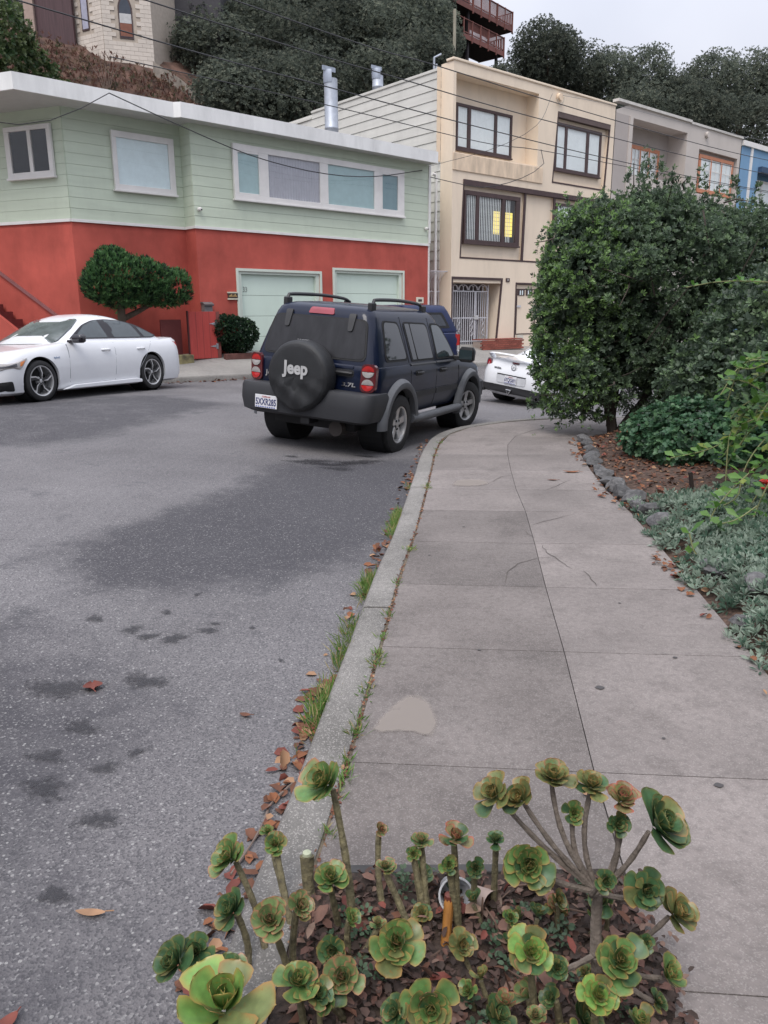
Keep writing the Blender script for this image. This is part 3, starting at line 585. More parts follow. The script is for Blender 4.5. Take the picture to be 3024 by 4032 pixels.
for (a, c, t) in ((.06, 2.79, 2.70), (3.34, 6.11, 2.82)):
    fo = MB(); fo.box(a, a + .10, .015, .28, .2, t); fo.box(c - .13, c, .015, .28, .2, t); fo.box(a + .10, c - .13, .016, .28, t - .07, t)
    fo.box(a - .07, a - .001, -.03, .012, .2, t + .07); fo.box(c + .001, c + .07, -.03, .012, .2, t + .07); fo.box(a - .001, c + .001, -.029, .012, t + .001, t + .069)
    d = fo.build('garage_door', mat('door_frame', (.60, .66, .58), rough=.55, var=.04), gh)
    k = 4; h = (t - .07 - .45) / k
    for i in range(k):
        q = MB(); q.box(a + .101, c - .131, .10, .14, .45 + i * h + .004, .45 + (i + 1) * h - .004); q.build('panel', mint_door, d, bevel=.004)
    b = MB(); b.box(a + .101, c - .131, .142, .16, .2, t - .07); b.build('backing', dark, d)
lettering('33', .19, mat('grey_number', (.28, .30, .28), rough=.6), gh, (.31, .092, 2.23), (PI / 2, 0, 0), sx=.8, name='house_number')
pl = MB(); pl.box(-.30, 0.0, -.035, -.002, 2.0, 2.13); p = pl.build('name_plaque', mat('plaque_dark', (.045, .03, .025), rough=.6), gh, bevel=.006)
for za in (2.131, 1.965): q = MB(); q.box(-.31, .0, -.04, -.002, za, za + .034); q.build('plaque_rail', mat('plaque_pale', (.6, .56, .45), rough=.6), p)
q = MB()
for i in range(7): q.box(-.28 + i * .037, -.258 + i * .037, -.042, -.034, 2.04, 2.04 + .03 + .02 * (i % 3))
q.build('plaque_relief', mat('plaque_gold', (.5, .32, .13), rough=.5), p)
q = MB(); q.box(6.72, 7.05, -.03, -.002, 1.9, 2.09); v = q.build('mail_slot', mat('slot_pale', (.62, .6, .5), rough=.6), gh, bevel=.006); q = MB(); q.box(6.80, 6.97, -.036, -.029, 1.955, 2.03); q.build('slot_flap', brown, v)
def dome_cam(x, y, z):
    q = MB(); q.lathe([(-.05, .0), (-.05, .045), (0, .05)], 14, 'y', (x, y, z)); o = q.build('security_camera', white, gh, smooth=True)
    q = MB(); q.lathe([(-.10 , 0), (-.095, .03), (-.07, .045), (-.05, .046)], 14, 'y', (x, y, z)); q.build('camera_body', white, o, smooth=True); q = MB(); q.lathe([(-.115, 0), (-.112, .018), (-.09, .022)], 10, 'y', (x + .012, y, z - .015)); q.build('lens', blackp, o, smooth=True)
dome_cam(-1.0, -.03, 4.14); dome_cam(7.12, -.03, 4.2)
for x, z in ((-3.87, 2.34), (-1.55, 2.62)):
    q = MB(); q.box(x - .09, x + .09, .40, .498, z - .06, z + .06); o = q.build('wall_light', mat('lamp_box', (.35, .33, .32), rough=.5), gh, bevel=.01); q = MB(); q.box(x - .06, x + .06, .392, .401, z - .04, z + .04); q.build('light_grille', blackp, o)
q = MB(); q.box(-1.10, -.86, -.16, -.002, 1.62, 1.86); o = q.build('mailbox', mat('mail_grey', (.2, .19, .19), rough=.5, metal=.3), gh, bevel=.012)
q = MB(); q.prism([(-.20, 1.80), (-.21, 1.84), (-.1, 1.90), (.0, 1.90), (.0, 1.865), (-.16, 1.862)], -1.12, -.84, 'x'); q.build('lid', mat('mail_lid', (.13, .12, .12), rough=.5), o)
for x in (2.9, 6.9):
    pass
# roof vent with cowl
def vent(parent, x, y, z0, z1, r, rz):
    q = MB(); q.lathe([(z0, r * 1.06), (z0 + .3, r), (z0 + .55, r), (z0 + .56, r * 1.03), (z0 + .6, r * 1.03), (z0 + .61, r), (z1, r * .98)], 20, 'z', (x, y, 0)); o = q.build('flue_pipe', galv, parent, smooth=True)
    q = MB(); h = .34
    A = [PI * .15 + (PI * .7 + .9) * i / 12 for i in range(13)]
    q.grid(np.array([[(x + (r * s) * math.cos(a + rz), y + (r * s) * math.sin(a + rz), z1 - .12 + t) for a in A] for t, s in ((0, 1.05), (h * .6, 1.12), (h, 1.0))]))
    q.box(x - r * 1.5, x + r * .9, y - .015, y + .015, z1 + h - .14, z1 + h - .02); q.build('cowl', mat('cowl', (.36, .40, .47), rough=.5, metal=.5), o, smooth=True, ang=40)
vent(gh, 4.18, 1.0, 6.3, 8.2, .20, .6)
# boarded gate, side board, stair parapets
b = MB(); b.box(-1.72, -.95, -.44, -.40, .50, 1.66); o = b.build('red_gate', redwood, None, bevel=.004); o.parent = None
gate = tag(o, 'flat red boarded gate with two zinc strap hinges by the mailbox', 'gate'); gate.matrix_world = gh.matrix_basis
q = MB(); q.box(-.94, -.84, -.43, -.33, .45, 1.66); q.build('gate_post', mat('post_dull_red', (.20, .06, .05), rough=.8, var=.2), gate)
q = MB(); q.box(-1.745, -1.722, -.43, -.36, .62, 1.68); q.build('gate_edge', mat('gate_dark', (.1, .03, .03), rough=.8), gate)
for z in (.80, 1.36):
    q = MB(); q.prism([(-1.16, z), (-.99, z + .035), (-.99, z - .035)], -.452, -.441, 'y'); q.box(-.985, -.93, -.452, -.431, z - .07, z + .07); q.build('strap_hinge', mat('zinc', (.5, .52, .55), rough=.4, metal=.8), gate)
for x in (-1.53, -1.34, -1.15):
    q = MB(); q.box(x - .003, x + .003, -.4415, -.439, .5, 1.66); q.build('board_joint', mat('gate_dark', (.1, .03, .03)), gate)
b = MB(); b.box(-2.32, -1.76, -.1, -.06, .55, 1.47); q = b.build('side_board', mat('dull_red_board', (.17, .04, .038), rough=.8, var=.15, vs=3)); q.matrix_world = gh.matrix_basis; tag(q, 'dark red fence board between the white sedan and the red gate', 'fence')
b = MB(); b.box(-2.6, -1.74, -.62, -.3, .2, .62); q = b.build('planter_kerb', mat('mossy_concrete', (.15, .13, .08), rough=.95, var=.4, vs=6, col2=(.22, .19, .09)), bevel=.02); q.matrix_world = gh.matrix_basis; tag(q, 'mossy low concrete block at the foot of the red gate', 'kerb block')
b = MB(); b.box(-.83, .05, -.62, -.5, .35, .60); q = b.build('planter_edge', mat('planter_red', (.13, .055, .045), rough=.9, var=.3, vs=8), bevel=.012); q.matrix_world = gh.matrix_basis; tag(q, 'low dull red planter edge under the clipped bush', 'planter')
# outside stair along the angled wall
st = MB(); ang = math.atan2(-ay, -ax)
st.prism([(-6, .2), (-6, 4.55), (-2.4, 2.16), (-1.52, 1.59), (-.55, .95), (-.55, .2)], -.98, -.88, 'y'); o = st.build('stair_parapet', red, gh); o.location = (-4.04, .5, 0); o.rotation_euler = (0, 0, ang)
st = MB(); st.prism([(-5.2, 4.5), (-2.32, 2.66), (-.72, 1.64), (-.4, 1.43), (-.4, 1.37), (-.74, 1.58), (-2.34, 2.6), (-5.2, 4.42)], -.06, -.002, 'y'); o = st.build('handrail', mat('rail_dull', (.22, .09, .09), rough=.6), gh); o.location = (-4.04, .5, 0); o.rotation_euler = (0, 0, ang)
for i in range(14):
    st = MB(); st.box(-.6 - .28 * (i + 1), -.6 - .28 * i, -.875, -.07, .3, .62 + .178 * (i + 1)); o = st.build('stair_step', mat('dark_red_floor', (.16, .03, .028), rough=.9, var=.2), gh); o.location = (-4.04, .5, 0); o.rotation_euler = (0, 0, ang)

# ---------------- cream house
PC = np.array([2.30, 26.95]); AC = R(49.5)
ch = empty('cream_house', (PC[0], PC[1], 0), PI / 2 - AC, 'three storey cream stucco house with dark brown window frames and barred entry', 'house')
TR = lambda a, bq, c, d: [a, bq, c, d]
upper_hole = [(.12, 6.64), (4.30, 6.66), (4.25, 9.0), (.12, 8.98)]
bay = [(5.2, 6.22), (8.47, 6.22), (8.62, 8.58), (5.38, 8.58)]
low1 = [(.42, 3.40), (3.61, 3.40), (3.68, 5.72), (.54, 5.75)]; low2 = [(3.66, 3.40), (5.33, 3.40), (5.36, 5.71), (3.73, 5.71)]; low3 = [(5.38, 3.40), (8.5, 3.40), (8.55, 5.70), (5.41, 5.70)]
entry = [(.05, .2), (2.34, .2), (2.60, 2.74), (.10, 2.75)]; gar = rect(3.36, 6.6, .2, 2.62)
facade('front_wall', [(0, -.6), (8.92, -.6), (8.92, 9.35), (0, 9.30)], [(upper_hole, .55), (bay, .14), (low1, .10), (low2, .10), (low3, .10), (entry, .95), (gar, .12)], cream, ch)
b = MB(); b.add([(p[0], .551, p[1]) for p in [(-.2, 6.4), (4.5, 6.4), (4.5, 9.2), (-.2, 9.2)]], [(0, 1, 2, 3)])
for h, d in ((bay, .14), (low1, .1), (low2, .1), (low3, .1)): b.add([(p[0], d, p[1]) for p in h], [(0, 1, 2, 3)])
b.build('recess_wall', cream, ch)
b = MB(); b.add([(p[0], .95, p[1]) for p in entry], [(0, 1, 2, 3)]); b.build('entry_back', mat('entry_dark', (.10, .09, .10), rough=.8, var=.2), ch)
b = MB(); b.box(-.004, .56, .001, .55, -.6, 9.28); b.v = [(x if x < .1 else 0.02, y, z) for x, y, z in b.v]; b.build('side_pier', cream, ch)
b = MB(); b.box(-.05, 8.95, -.04, .3, 9.30, 9.38); b.build('parapet_cap', cream, ch, bevel=.02)
b = MB(); b.box(-.0, 4.6, -.035, -.002, 6.10, 6.62); b.build('balcony_band', cream2, ch, bevel=.01)
b = MB(); b.add([(8.92, 0, -.6), (8.92, 12, -.6), (8.92, 12, 9.3), (8.92, 0, 9.35)], [(0, 1, 2, 3)]); b.add([(.02, .55, -.6), (.02, 12, -.6), (.02, 12, 9.1), (.02, .55, 9.1)], [(3, 2, 1, 0)]); b.add([(.02, 12, -.6), (8.92, 12, -.6), (8.92, 12, 9.1), (.02, 12, 9.1)], [(3, 2, 1, 0)]); b.build('side_wall', sidew, ch)
b = MB(); b.add([(.02, .3, 9.08), (8.9, .3, 9.08), (8.9, 12, 9.05), (.02, 12, 9.05)], [(0, 1, 2, 3)]); b.build('roof', tarroof, ch)
for i in range(28):
    a = .55 + i * .31; ymax = 7.65 if a > 8.85 else 12
    if a + .3 > 9.25: break
    b = MB(); b.prism([(-.03, a), (-.028, a + .005), (-.01, a + .29), (-.006, a + .305), (.02, a + .305), (.02, a)], .551, ymax, 'y')
    b.build('siding_board', sidew, ch)
b = MB(); b.box(-.05, .03, .55, 7.68, 9.13, 9.2); b.box(-.05, .03, 7.68, 12, 8.93, 9.0); b.build('roof_edge', sidew, ch)
def outline(poly, wdt, m, y0, y1, name):
    b = MB(); n = len(poly)
    for i in range(n):
        p, q = Vector(poly[i]), Vector(poly[(i + 1) % n]); d = (q - p).normalized(); nn = Vector((-d.y, d.x)); e = wdt * .5
        yy = y0 - (.0015 if i % 2 else 0)
        b.prism([tuple(p - d * e - nn * e), tuple(q + d * e - nn * e), tuple(q + d * e + nn * e), tuple(p - d * e + nn * e)], yy, y1, 'y')
    return b.build(name, m, ch)
for h in (bay, low1, low2, low3): outline(h, .055, brown, -.012, .03, 'trim_line')
q = MB(); q.box(.03, 2.62, -.014, .03, 2.70, 2.78); q.prism([(2.30, .3), (2.37, .3), (2.62, 2.70), (2.55, 2.70)], -.0125, .03, 'y'); q.box(.03, .09, -.0125, .03, .3, 2.70); q.build('trim_line', brown, ch)
outline(gar, .06, brown, -.012, .03, 'trim_line')
b = MB(); b.box(.5, 8.6, -.05, -.014, 5.70, 5.86); b.build('lintel_band', brown, ch)
b = MB(); b.prism([(5.36, 8.42), (8.6, 8.42), (8.62, 8.56), (5.38, 8.56)], -.03, .139, 'y'); b.build('window_hood', mat('hood_shade', (.10, .07, .065), rough=.7), ch)
b = MB(); b.prism([(.10, 2.60), (2.57, 2.60), (2.6, 2.74), (.1, 2.75)], .02, .9, 'y'); b.build('entry_soffit', cream, ch)
window(ch, .62, 3.42, 6.86, 8.27, [(.70, 1.17, 6.96, 8.18, drape, 1), (1.31, 2.50, 6.96, 8.18, drape, 1), (2.63, 3.33, 6.96, 8.18, drape, 1)], brown, y=.54, proud=.09)
window(ch, 5.36, 8.2, 6.66, 8.28, [(5.45, 5.92, 6.76, 8.16, drape, 1), (6.05, 7.25, 6.76, 8.16, drape, 1), (7.4, 8.1, 6.76, 8.16, drape, 1)], brown, y=.13, proud=.09)
lw = window(ch, .58, 3.42, 3.88, 5.54, [(.66, 1.15, 4.0, 5.40, None, 0), (1.30, 2.46, 4.0, 5.40, None, 0), (2.63, 3.2, 4.0, 5.40, None, 0)], brown, y=.09, proud=.12)
b = MB(); b.box(.64, 3.25, .086, .088, 3.95, 5.45); b.build('room_dark', dark, lw)
slat = None
for i in range(30):
    x = .70 + i * .085
    if 1.15 < x < 1.30 or 2.46 < x < 2.63 or (x > 2.95): continue
    if slat is None: q = MB(); q.box(-.022, .022, 0, .003, 3.99, 5.41); slat = q.mesh('slat'); 
    o = link('blind_slat', slat, mat('blind_white', (.85, .86, .84), rough=.6), lw); o.location = (x, .026, 0); o.rotation_euler = (0, 0, .15)
window(ch, 5.5, 8.3, 4.6, 5.54, [(5.6, 6.8, 4.7, 5.45, drape, 1), (6.95, 8.2, 4.7, 5.45, drape, 1)], brown, y=.09, proud=.1)
lampm = bpy.data.materials.new('lamp_glow'); lampm.use_nodes = True; pb = lampm.node_tree.nodes['Principled BSDF']; pb.inputs['Base Color'].default_value = (.9, .75, .2, 1); pb.inputs['Emission Color'].default_value = (1, .78, .14, 1); pb.inputs['Emission Strength'].default_value = .55
b = MB(); b.box(2.12, 2.44, .068, .084, 4.25, 5.0); b.box(2.66, 3.12, .068, .084, 4.2, 5.0); la = b.build('lit_panel', lampm); la.matrix_world = ch.matrix_basis; tag(la, 'glowing yellow lamp panel behind the blinds of the cream house', 'lamp')
q = MB()
for k in range(6): q.box(2.1, 3.14, .064, .067, 4.28 + k * .13, 4.29 + k * .13)
q.build('lead_line', brown, la)
# barred entry gate
ig = empty('iron_gate', (0, 0, 0), 0, 'white iron entry gate with scrolled top in the cream house doorway', 'gate'); ig.matrix_world = ch.matrix_basis
bar = MB(); bar.box(-.011, .011, -.011, .011, .50, 2.32); barm = bar.mesh('bar')
for i in range(19): o = link('gate_bar', barm, iron, ig); o.location = (.2 + i * .108, .3, 0)
b = MB()
for z in (.62, 1.42, 2.32): b.box(.14, 2.2, .285, .315, z - .018, z + .018)
b.box(.13, .17, .28, .32, .45, 2.55); b.box(2.17, 2.21, .28, .32, .45, 2.55); b.box(1.5, 1.55, .28, .32, .45, 2.33); b.box(.17, .6, .284, .316, 2.33, 2.35); b.build('gate_frame', iron, ig)
for i in range(4):
    x = .42 + i * .5; b = MB()
    for s in (-1, 1):
        P = [(x + s * (.02 + .2 * (t / 12)) * 1.0 - s * .09 * math.sin(t / 12 * 5) * (1 - t / 16), .3, 2.34 + .18 * math.sin(t / 12 * PI * .95)) for t in range(13)]
        b.tube(P, .012, 6)
    b.tube([(x + .2 * math.cos(a), .3, 2.36 + .2 * math.sin(a)) for a in np.linspace(0, PI, 11)], .011, 6); b.build('gate_scroll', iron, ig)
for x in (.72, 1.35, 1.95):
    b = MB(); b.tube([(x + .07 * math.sin(t), .285, 1.0 + .07 * t) for t in np.linspace(-PI, PI * 2, 24)], .009, 5); b.tube([(x - .07 * math.sin(t), .285, 1.0 + .07 * t) for t in np.linspace(-PI, PI * 2, 24)], .009, 5); b.build('gate_scroll', iron, ig)
b = MB(); b.box(1.47, 1.68, .25, .31, 1.36, 1.5); b.build('lock_box', mat('lock_pale', (.6, .6, .6), rough=.4, metal=.4), ig, bevel=.008)
b = MB(); b.box(2.78, 2.98, -.03, -.002, 2.66, 2.79); o = b.build('number_plate', brown, ch, bevel=.008); lettering('31', .1, mat('num_white', (.7, .7, .68)), o, (2.88, -.032, 2.725), (PI / 2, 0, 0), name='house_number')
# garage door with a brown-lined panel, small panes
gd = MB(); gd.box(3.4, 6.56, .08, .118, .2, 2.58); gd = gd.build('garage_door', cream, ch)
for h in (rect(3.52, 4.6, .82, 2.42), rect(4.75, 5.9, .82, 2.42)): o = outline(h, .035, brown, .066, .079, 'door_line'); o.parent = gd
for x0 in (3.56, 4.02, 4.5):
    q = MB(); q.box(x0, x0 + .38, .062, .079, 2.2, 2.4); o = q.build('door_light', brown, gd); q = MB(); q.box(x0 + .1, x0 + .16, .058, .061, 2.22, 2.38); q.box(x0 + .22, x0 + .28, .058, .061, 2.22, 2.38); q.build('pane', pale_b, o)
q = MB(); q.box(3.52, 3.74, .05, .066, 1.78, 1.85); q.build('door_handle', iron, gd); q = MB(); q.box(3.6, 3.95, .055, .079, .6, .78); q.build('vent_grille', mat('vent_pale', (.6, .57, .5)), gd)
lo = MB(); lo.lathe([(-.13, .0), (-.13, .12), (-.02, .13), (-.001, .1)], 16, 'y', (5.34, 0, 9.06)); o = lo.build('weatherhead', cream2, ch, smooth=True); q = MB(); q.tube([(5.34 + .2 * math.cos(a), -.1, 9.03 + .2 * math.sin(a)) for a in np.linspace(-2.8, .2, 12)], .018, 6); q.build('cable_loop', mat('cable_pale', (.5, .45, .38)), o)
q = MB(); q.tube([(-.40, .35, .4), (-.40, .35, 5.86), (-.44, .35, 5.95), (-.58, .35, 5.96)], .05, 10); dp = q.build('downpipe', white, None, smooth=True); dp.matrix_world = ch.matrix_basis; tag(dp, 'white downpipe in the passage beside the cream house', 'pipe')
# brick planter: single bricks in courses
bp = empty('brick_planter', (0, 0, 0), 0, 'low red brick planter in front of the cream house', 'planter'); bp.matrix_world = ch.matrix_basis
b = MB(); b.box(1.12, 3.2, -.47, -.02, .0, .62); b.build('planter_core', mat('mortar', (.33, .27, .24), rough=.95), bp)
brk = MB(); brk.box(.004, .196, -.045, 0, .003, .061); brkm = brk.mesh('brick'); brick_m = mat('brick_red', (.23, .065, .045), rough=.85, var=.15, rnd=.22)
for r in range(5):
    for i in range(11):
        x = 1.10 + i * .2 - (.1 if r % 2 else 0)
        if x < 1.0: continue
        o = link('brick', brkm, brick_m, bp); o.location = (x, -.472, .33 + r * .065)
for i in range(11): o = link('brick', brkm, brick_m, bp); o.location = (1.08 + i * .2, -.46, .66); o.scale = (1, 10.2, .6); o.location.y = -.012
# passage gate between the houses
pg = empty('passage_gate', (0, 0, 0), 0, 'curved top grey bar gate in the narrow passage between the two houses', 'gate'); pg.matrix_world = gh.matrix_basis
for i in range(9):
    x = 7.40 + i * .115; q = MB(); q.tube([(x, .5, .6), (x, .5, 2.55), (x + .05, .42, 2.8), (x + .14, .26, 2.93), (x + .25, .1, 2.95)], .011, 5); q.build('gate_bar', iron, pg)
q = MB()
for z in (.9, 1.7, 2.3): q.box(7.36, 8.36, .48, .52, z - .015, z + .015)
q.build('gate_rail', iron, pg)

# ---------------- grey house with orange windows
XH = 8.93
go = empty('grey_house', (PC[0], PC[1], 0), PI / 2 - AC, 'grey stucco row house with orange framed windows and a recessed porch', 'house')
hole = rect(10.03, 14.4, 7.0, 9.07); hol2 = [(15.5, 6.75), (19.15, 6.75), (19.1, 8.56), (15.5, 8.58)]
facade('front_wall', [(8.97, -.8), (19.35, -.8), (19.35, 9.5), (14.6, 9.5), (14.58, 9.53), (9.97, 9.53), (8.97, 9.2)], [(hole, .9), (hol2, .2)], greylt, go)
b = MB(); b.add([(p[0], .901, p[1]) for p in rect(9, 14.6, 6.8, 9.3)], [(0, 1, 2, 3)]); b.add([(p[0], .2, p[1]) for p in hol2], [(0, 1, 2, 3)]); b.build('recess_wall', greyst, go)
b = MB(); b.box(8.97, 10.03, -.006, .12, 6.2, 9.1); b.build('porch_side', greyst, go)
b = MB(); b.add([(8.97, .1, 9.2), (19.35, .1, 9.45), (19.35, 12, 9.4), (8.97, 12, 9.2)], [(0, 1, 2, 3)]); b.add([(19.35, 0, -.8), (19.35, 12, -.8), (19.35, 12, 9.45), (19.35, 0, 9.45)], [(0, 1, 2, 3)]); b.add([(8.97, 0, 6), (8.97, 12, 6), (8.97, 12, 9.3), (8.97, 0, 9.2)], [(3, 2, 1, 0)]); b.build('roof', tarroof, go)
b = MB(); b.box(9.0, 14.6, -.08, .2, 9.5, 9.6); b.box(14.6, 19.4, -.06, .2, 9.46, 9.55); b.build('parapet_cap', mat('cap_pale', (.55, .53, .5), rough=.8), go)
b = MB(); b.box(9.9, 10.12, -.05, .2, 6.2, 9.1); b.build('porch_column', greylt, go)
ow = lambda x0, x1, z0, z1, y: window(go, x0, x1, z0, z1, [(x0 + .12 + i * (x1 - x0 - .24) / 3 + .05, x0 + .12 + (i + 1) * (x1 - x0 - .24) / 3 - .05, z0 + .14, z1 - .14, drape, 1) for i in range(3)], orange, y=y, proud=.12)
for (x0, x1, z0, z1, y) in ((11.3, 13.6, 7.02, 8.38, .9), (15.75, 18.95, 6.85, 8.42, .2)):
    wo = ow(x0, x1, z0, z1, y); wd = (x1 - x0 - .24) / 3
    q = MB()
    for i in range(3):
        xa = x0 + .12 + i * wd + .05; xb = xa + wd - .1
        q.box(xa, xb, y - .108, y - .096, z0 + .14 + (z1 - z0 - .28) * .62, z0 + .17 + (z1 - z0 - .28) * .62); q.box((xa + xb) / 2 - .014, (xa + xb) / 2 + .014, y - .106, y - .094, z0 + .14, z1 - .14); q.box(xa, xa + .035, y - .109, y - .095, z0 + .14, z1 - .14); q.box(xb - .035, xb, y - .109, y - .095, z0 + .14, z1 - .14)
    q.build('muntin', white, wo)
q = MB(); q.lathe([(-.13, .0), (-.13, .12), (-.02, .13), (-.001, .1)], 16, 'y', (16.0, 0, 9.2)); q.build('weatherhead', greylt, go, smooth=True)
# ---------------- blue house
bo = empty('blue_house', (PC[0], PC[1], 0), PI / 2 - AC, 'blue row house with white trim at the right edge behind the tall shrub', 'house')
hole = rect(21.3, 25.5, 6.0, 8.45)
facade('front_wall', [(19.42, -1), (31, -1), (31, 9.35), (19.42, 9.35)], [(hole, .5)], blue, bo)
b = MB(); b.add([(p[0], .5, p[1]) for p in hole], [(0, 1, 2, 3)]); b.build('recess_wall', blue, bo)
b = MB(); b.box(19.42, 31, -.1, .1, 9.2, 9.42); b.box(20.35, 20.55, -.05, .04, 2, 9.2); b.build('white_trim', white, bo)
b = MB(); b.add([(19.42, .1, 9.3), (31, .1, 9.3), (31, 12, 9.3), (19.42, 12, 9.3)], [(0, 1, 2, 3)]); b.build('roof', tarroof, bo)
window(bo, 21.6, 25.2, 6.1, 8.0, [(21.75 + i * 1.15, 21.75 + i * 1.15 + 1.0, 6.2, 7.9, drape, 1) for i in range(3)], white, y=.5, proud=.1)
b = MB(); b.box(21.3, 25.5, -.2, .3, 8.2, 8.45); b.build('awning', mat('dark_blue', (.03, .06, .12)), bo)

# ---------------- pale block house on the hill
C0 = Vector((-14.3, 44.6, 0)); F1 = Vector((-15.95, 45.5, 0)); F2 = Vector((-11.98, 45.4, 0)); B2 = Vector((-11.2, 50, 0)); B1 = Vector((-20.5, 50, 0))
kh = empty('block_house', (0, 0, 0), 0, 'pale concrete block house with an arched window up on the hillside', 'house')
blk = mat('pale_block', (.60, .54, .48), rough=.9, var=.06, vs=2, rnd=.07); mort = mat('block_mortar', (.44, .38, .32), rough=.95, var=.1)
b = MB(); fp = [F1, C0, F2, B2, B1]
b.prism([(p.x, p.y) for p in fp], 12, 21, 'z'); kc = b.build('core_wall', mort, kh)
bm_ = MB(); bm_.box(.006, .414, -.03, 0, .006, .194); bmesh_ = bm_.mesh('block')
hm_ = MB(); hm_.box(.006, .204, -.03, 0, .006, .194); half_ = hm_.mesh('block')
wins = {0: [(.35, 1.0, 15.95, 19)], 1: [(.72, 1.55, 15.5, 17.75)]}
for fi, (p, q) in enumerate(((F1, C0), (C0, F2))):
    d = q - p; ln = d.length; a = math.atan2(d.y, d.x); n = int(ln / .42)
    for r in range(22):
        z = 14.0 + r * .2; x = 0 if r % 2 else -.21
        while x < ln - .05:
            w_ = .42
            xa, xb = max(x, 0), min(x + w_, ln)
            if xb - xa > .1 and not any(xa < h[1] and xb > h[0] and z + .2 > h[2] and z < h[3] for h in wins[fi]):
                o = link('block', bmesh_, blk, kh); o.location = p + d.normalized() * xa + Vector((0, 0, z)); o.rotation_euler = (0, 0, a); o.scale = ((xb - xa) / .42, 1, 1)
            x += w_
d = F2 - C0; a = math.atan2(d.y, d.x)
def at_face(o, p, a): o.location = p; o.rotation_euler = (0, 0, a)
arch = [(.80, 15.55), (1.5, 15.55), (1.5, 17.0)] + [(1.15 + .35 * math.cos(t) * (1 - .25 * math.sin(t)), 17.0 + .6 * math.sin(t)) for t in np.linspace(.2, PI - .2, 9)] + [(.80, 17.0)]
q = MB(); q.prism(arch, -.035, .02, 'y'); o = q.build('window', brown, kh); at_face(o, C0, a)
inner = [(1.15 + (x - 1.15) * .8, 16.3 + (z - 16.3) * .9) for x, z in arch]; q = MB(); q.prism(inner, -.045, -.036, 'y'); o2 = q.build('pane', mat('night_pane', (.05, .06, .08), rough=.1), o)
q = MB(); q.box(.86, 1.44, -.05, -.046, 15.65, 16.25); q.build('curtain', mat('rust_curtain', (.22, .09, .06), rough=.8), o); q = MB(); q.box(.86, 1.44, -.049, -.0455, 16.26, 16.7); q.build('curtain', mat('pale_curtain', (.5, .5, .5), rough=.8), o)
d = C0 - F1; a = math.atan2(d.y, d.x); q = MB(); q.box(.42, .95, -.035, .02, 16.0, 19); o = q.build('window', brown, kh); at_face(o, F1, a); q = MB(); q.box(.48, .89, -.045, -.036, 16.08, 19); q.build('pane', mat('lilac_pane', (.36, .36, .45), rough=.2), o)
q = MB(); q.box(-17.9, -16.0, 45.1, 45.4, 13.8, 21); o = q.build('door_surround', mat('plum_board', (.075, .04, .045), rough=.7, var=.25, vs=2, stretch=(6, 1, .4)), kh); q = MB(); q.box(-18.4, -17.92, 44.9, 45.5, 13.8, 21); q.build('porch_post', mat('pink_post', (.36, .27, .23), rough=.8), kh)
q = MB(); q.box(-11.7, -8.9, 48.5, 52, 13, 20); o = q.build('side_wing', mat('slate_wall', (.05, .048, .055), rough=.8, var=.1), kh)
q = MB(); q.prism([(44.2, 12.9), (44.3, 13.7), (46.5, 14.6), (46.5, 13.4)], -19.5, -15.6, 'x'); o = q.build('retaining_wall', mat('pale_wall', (.42, .36, .30), rough=.9, var=.15)); tag(o, 'pale sloping retaining wall below the hillside block house', 'wall')
q = MB(); q.prism([(-11.9, 13.6), (-11.85, 14.4), (-10.4, 13.5), (-8.0, 11.4), (-8.0, 10.7), (-10.4, 12.8)], 44.6, 44.9, 'y'); o = q.build('garden_wall', mat('pale_wall2', (.24, .21, .18), rough=.9, var=.3, vs=3)); tag(o, 'pale stone wall running downhill right of the block house', 'wall')
q = MB()
fen = empty('picket_fence', (0, 0, 0), 0, 'short run of weathered grey boards above the green house roof', 'fence')
for i in range(6):
    q = MB(); q.box(0, .16, 0, .03, 0, 1.5 - i * .13); o = q.build('fence_board', mat('weathered', (.42, .38, .34), rough=.9, rnd=.12), fen); o.location = (-7.95 + i * .19, 35.2 + i * .02, 8.6 - i * .1)
# ---------------- house with brown decks
AD = R(39.7)
dh = empty('deck_house', (6.64, 70.5, 0), PI / 2 - AD, 'dark hillside house with two reddish brown balcony decks', 'house')
deckm = mat('deck_redwood', (.17, .065, .055), rough=.8, var=.15, vs=2, rnd=.1); darkw = mat('dark_wall', (.035, .03, .035), rough=.9, var=.2)
b = MB(); b.box(-9, 4.6, 2.4, 10, 15, 30); b.build('house_wall', darkw, dh)
pk = MB(); pk.box(-.035, .035, -.02, .02, -.62, .5); pkm = pk.mesh('picket')
for (xa, xb, zt, zf) in ((-6, 6.3, 24.85, 23.72), (-6, 7.6, 27.15, 25.95)):
    b = MB(); b.box(xa, xb, -.1, 2.5, zf - .28, zf); dk = b.build('deck', darkw, dh); b = MB(); b.box(xa, xb + .03, -.16, -.101, zf - .34, zf + .04); b.box(xb + .001, xb + .06, -.1, 2.5, zf - .34, zf + .04); b.build('rim_board', deckm, dk)
    b = MB(); b.box(xa, xb + .06, -.19, -.05, zt - .06, zt); b.box(xa, xb, -.15, -.1, zf + .12, zf + .2); b.box(xb - .02, xb + .05, -.05, 2.5, zt - .06, zt); b.box(xb, xb + .04, -.05, 2.5, zf + .12, zf + .2); b.build('rail', deckm, dk)
    for i in range(int((xb - .6) / .17)):
        o = link('picket', pkm, deckm, dk); o.location = (xb - .12 - i * .17, -.12, (zt + zf) / 2)
    for i in range(13): o = link('picket', pkm, deckm, dk); o.location = (xb + .02, .08 + i * .19, (zt + zf) / 2); o.rotation_euler = (0, 0, PI / 2)
    for i in range(6):
        q = MB(); q.box(xb - .1 - i * 1.25, xb - i * 1.25, -.22, -.1, zf - .5, zt + .02); q.build('rail_post', deckm, dk)
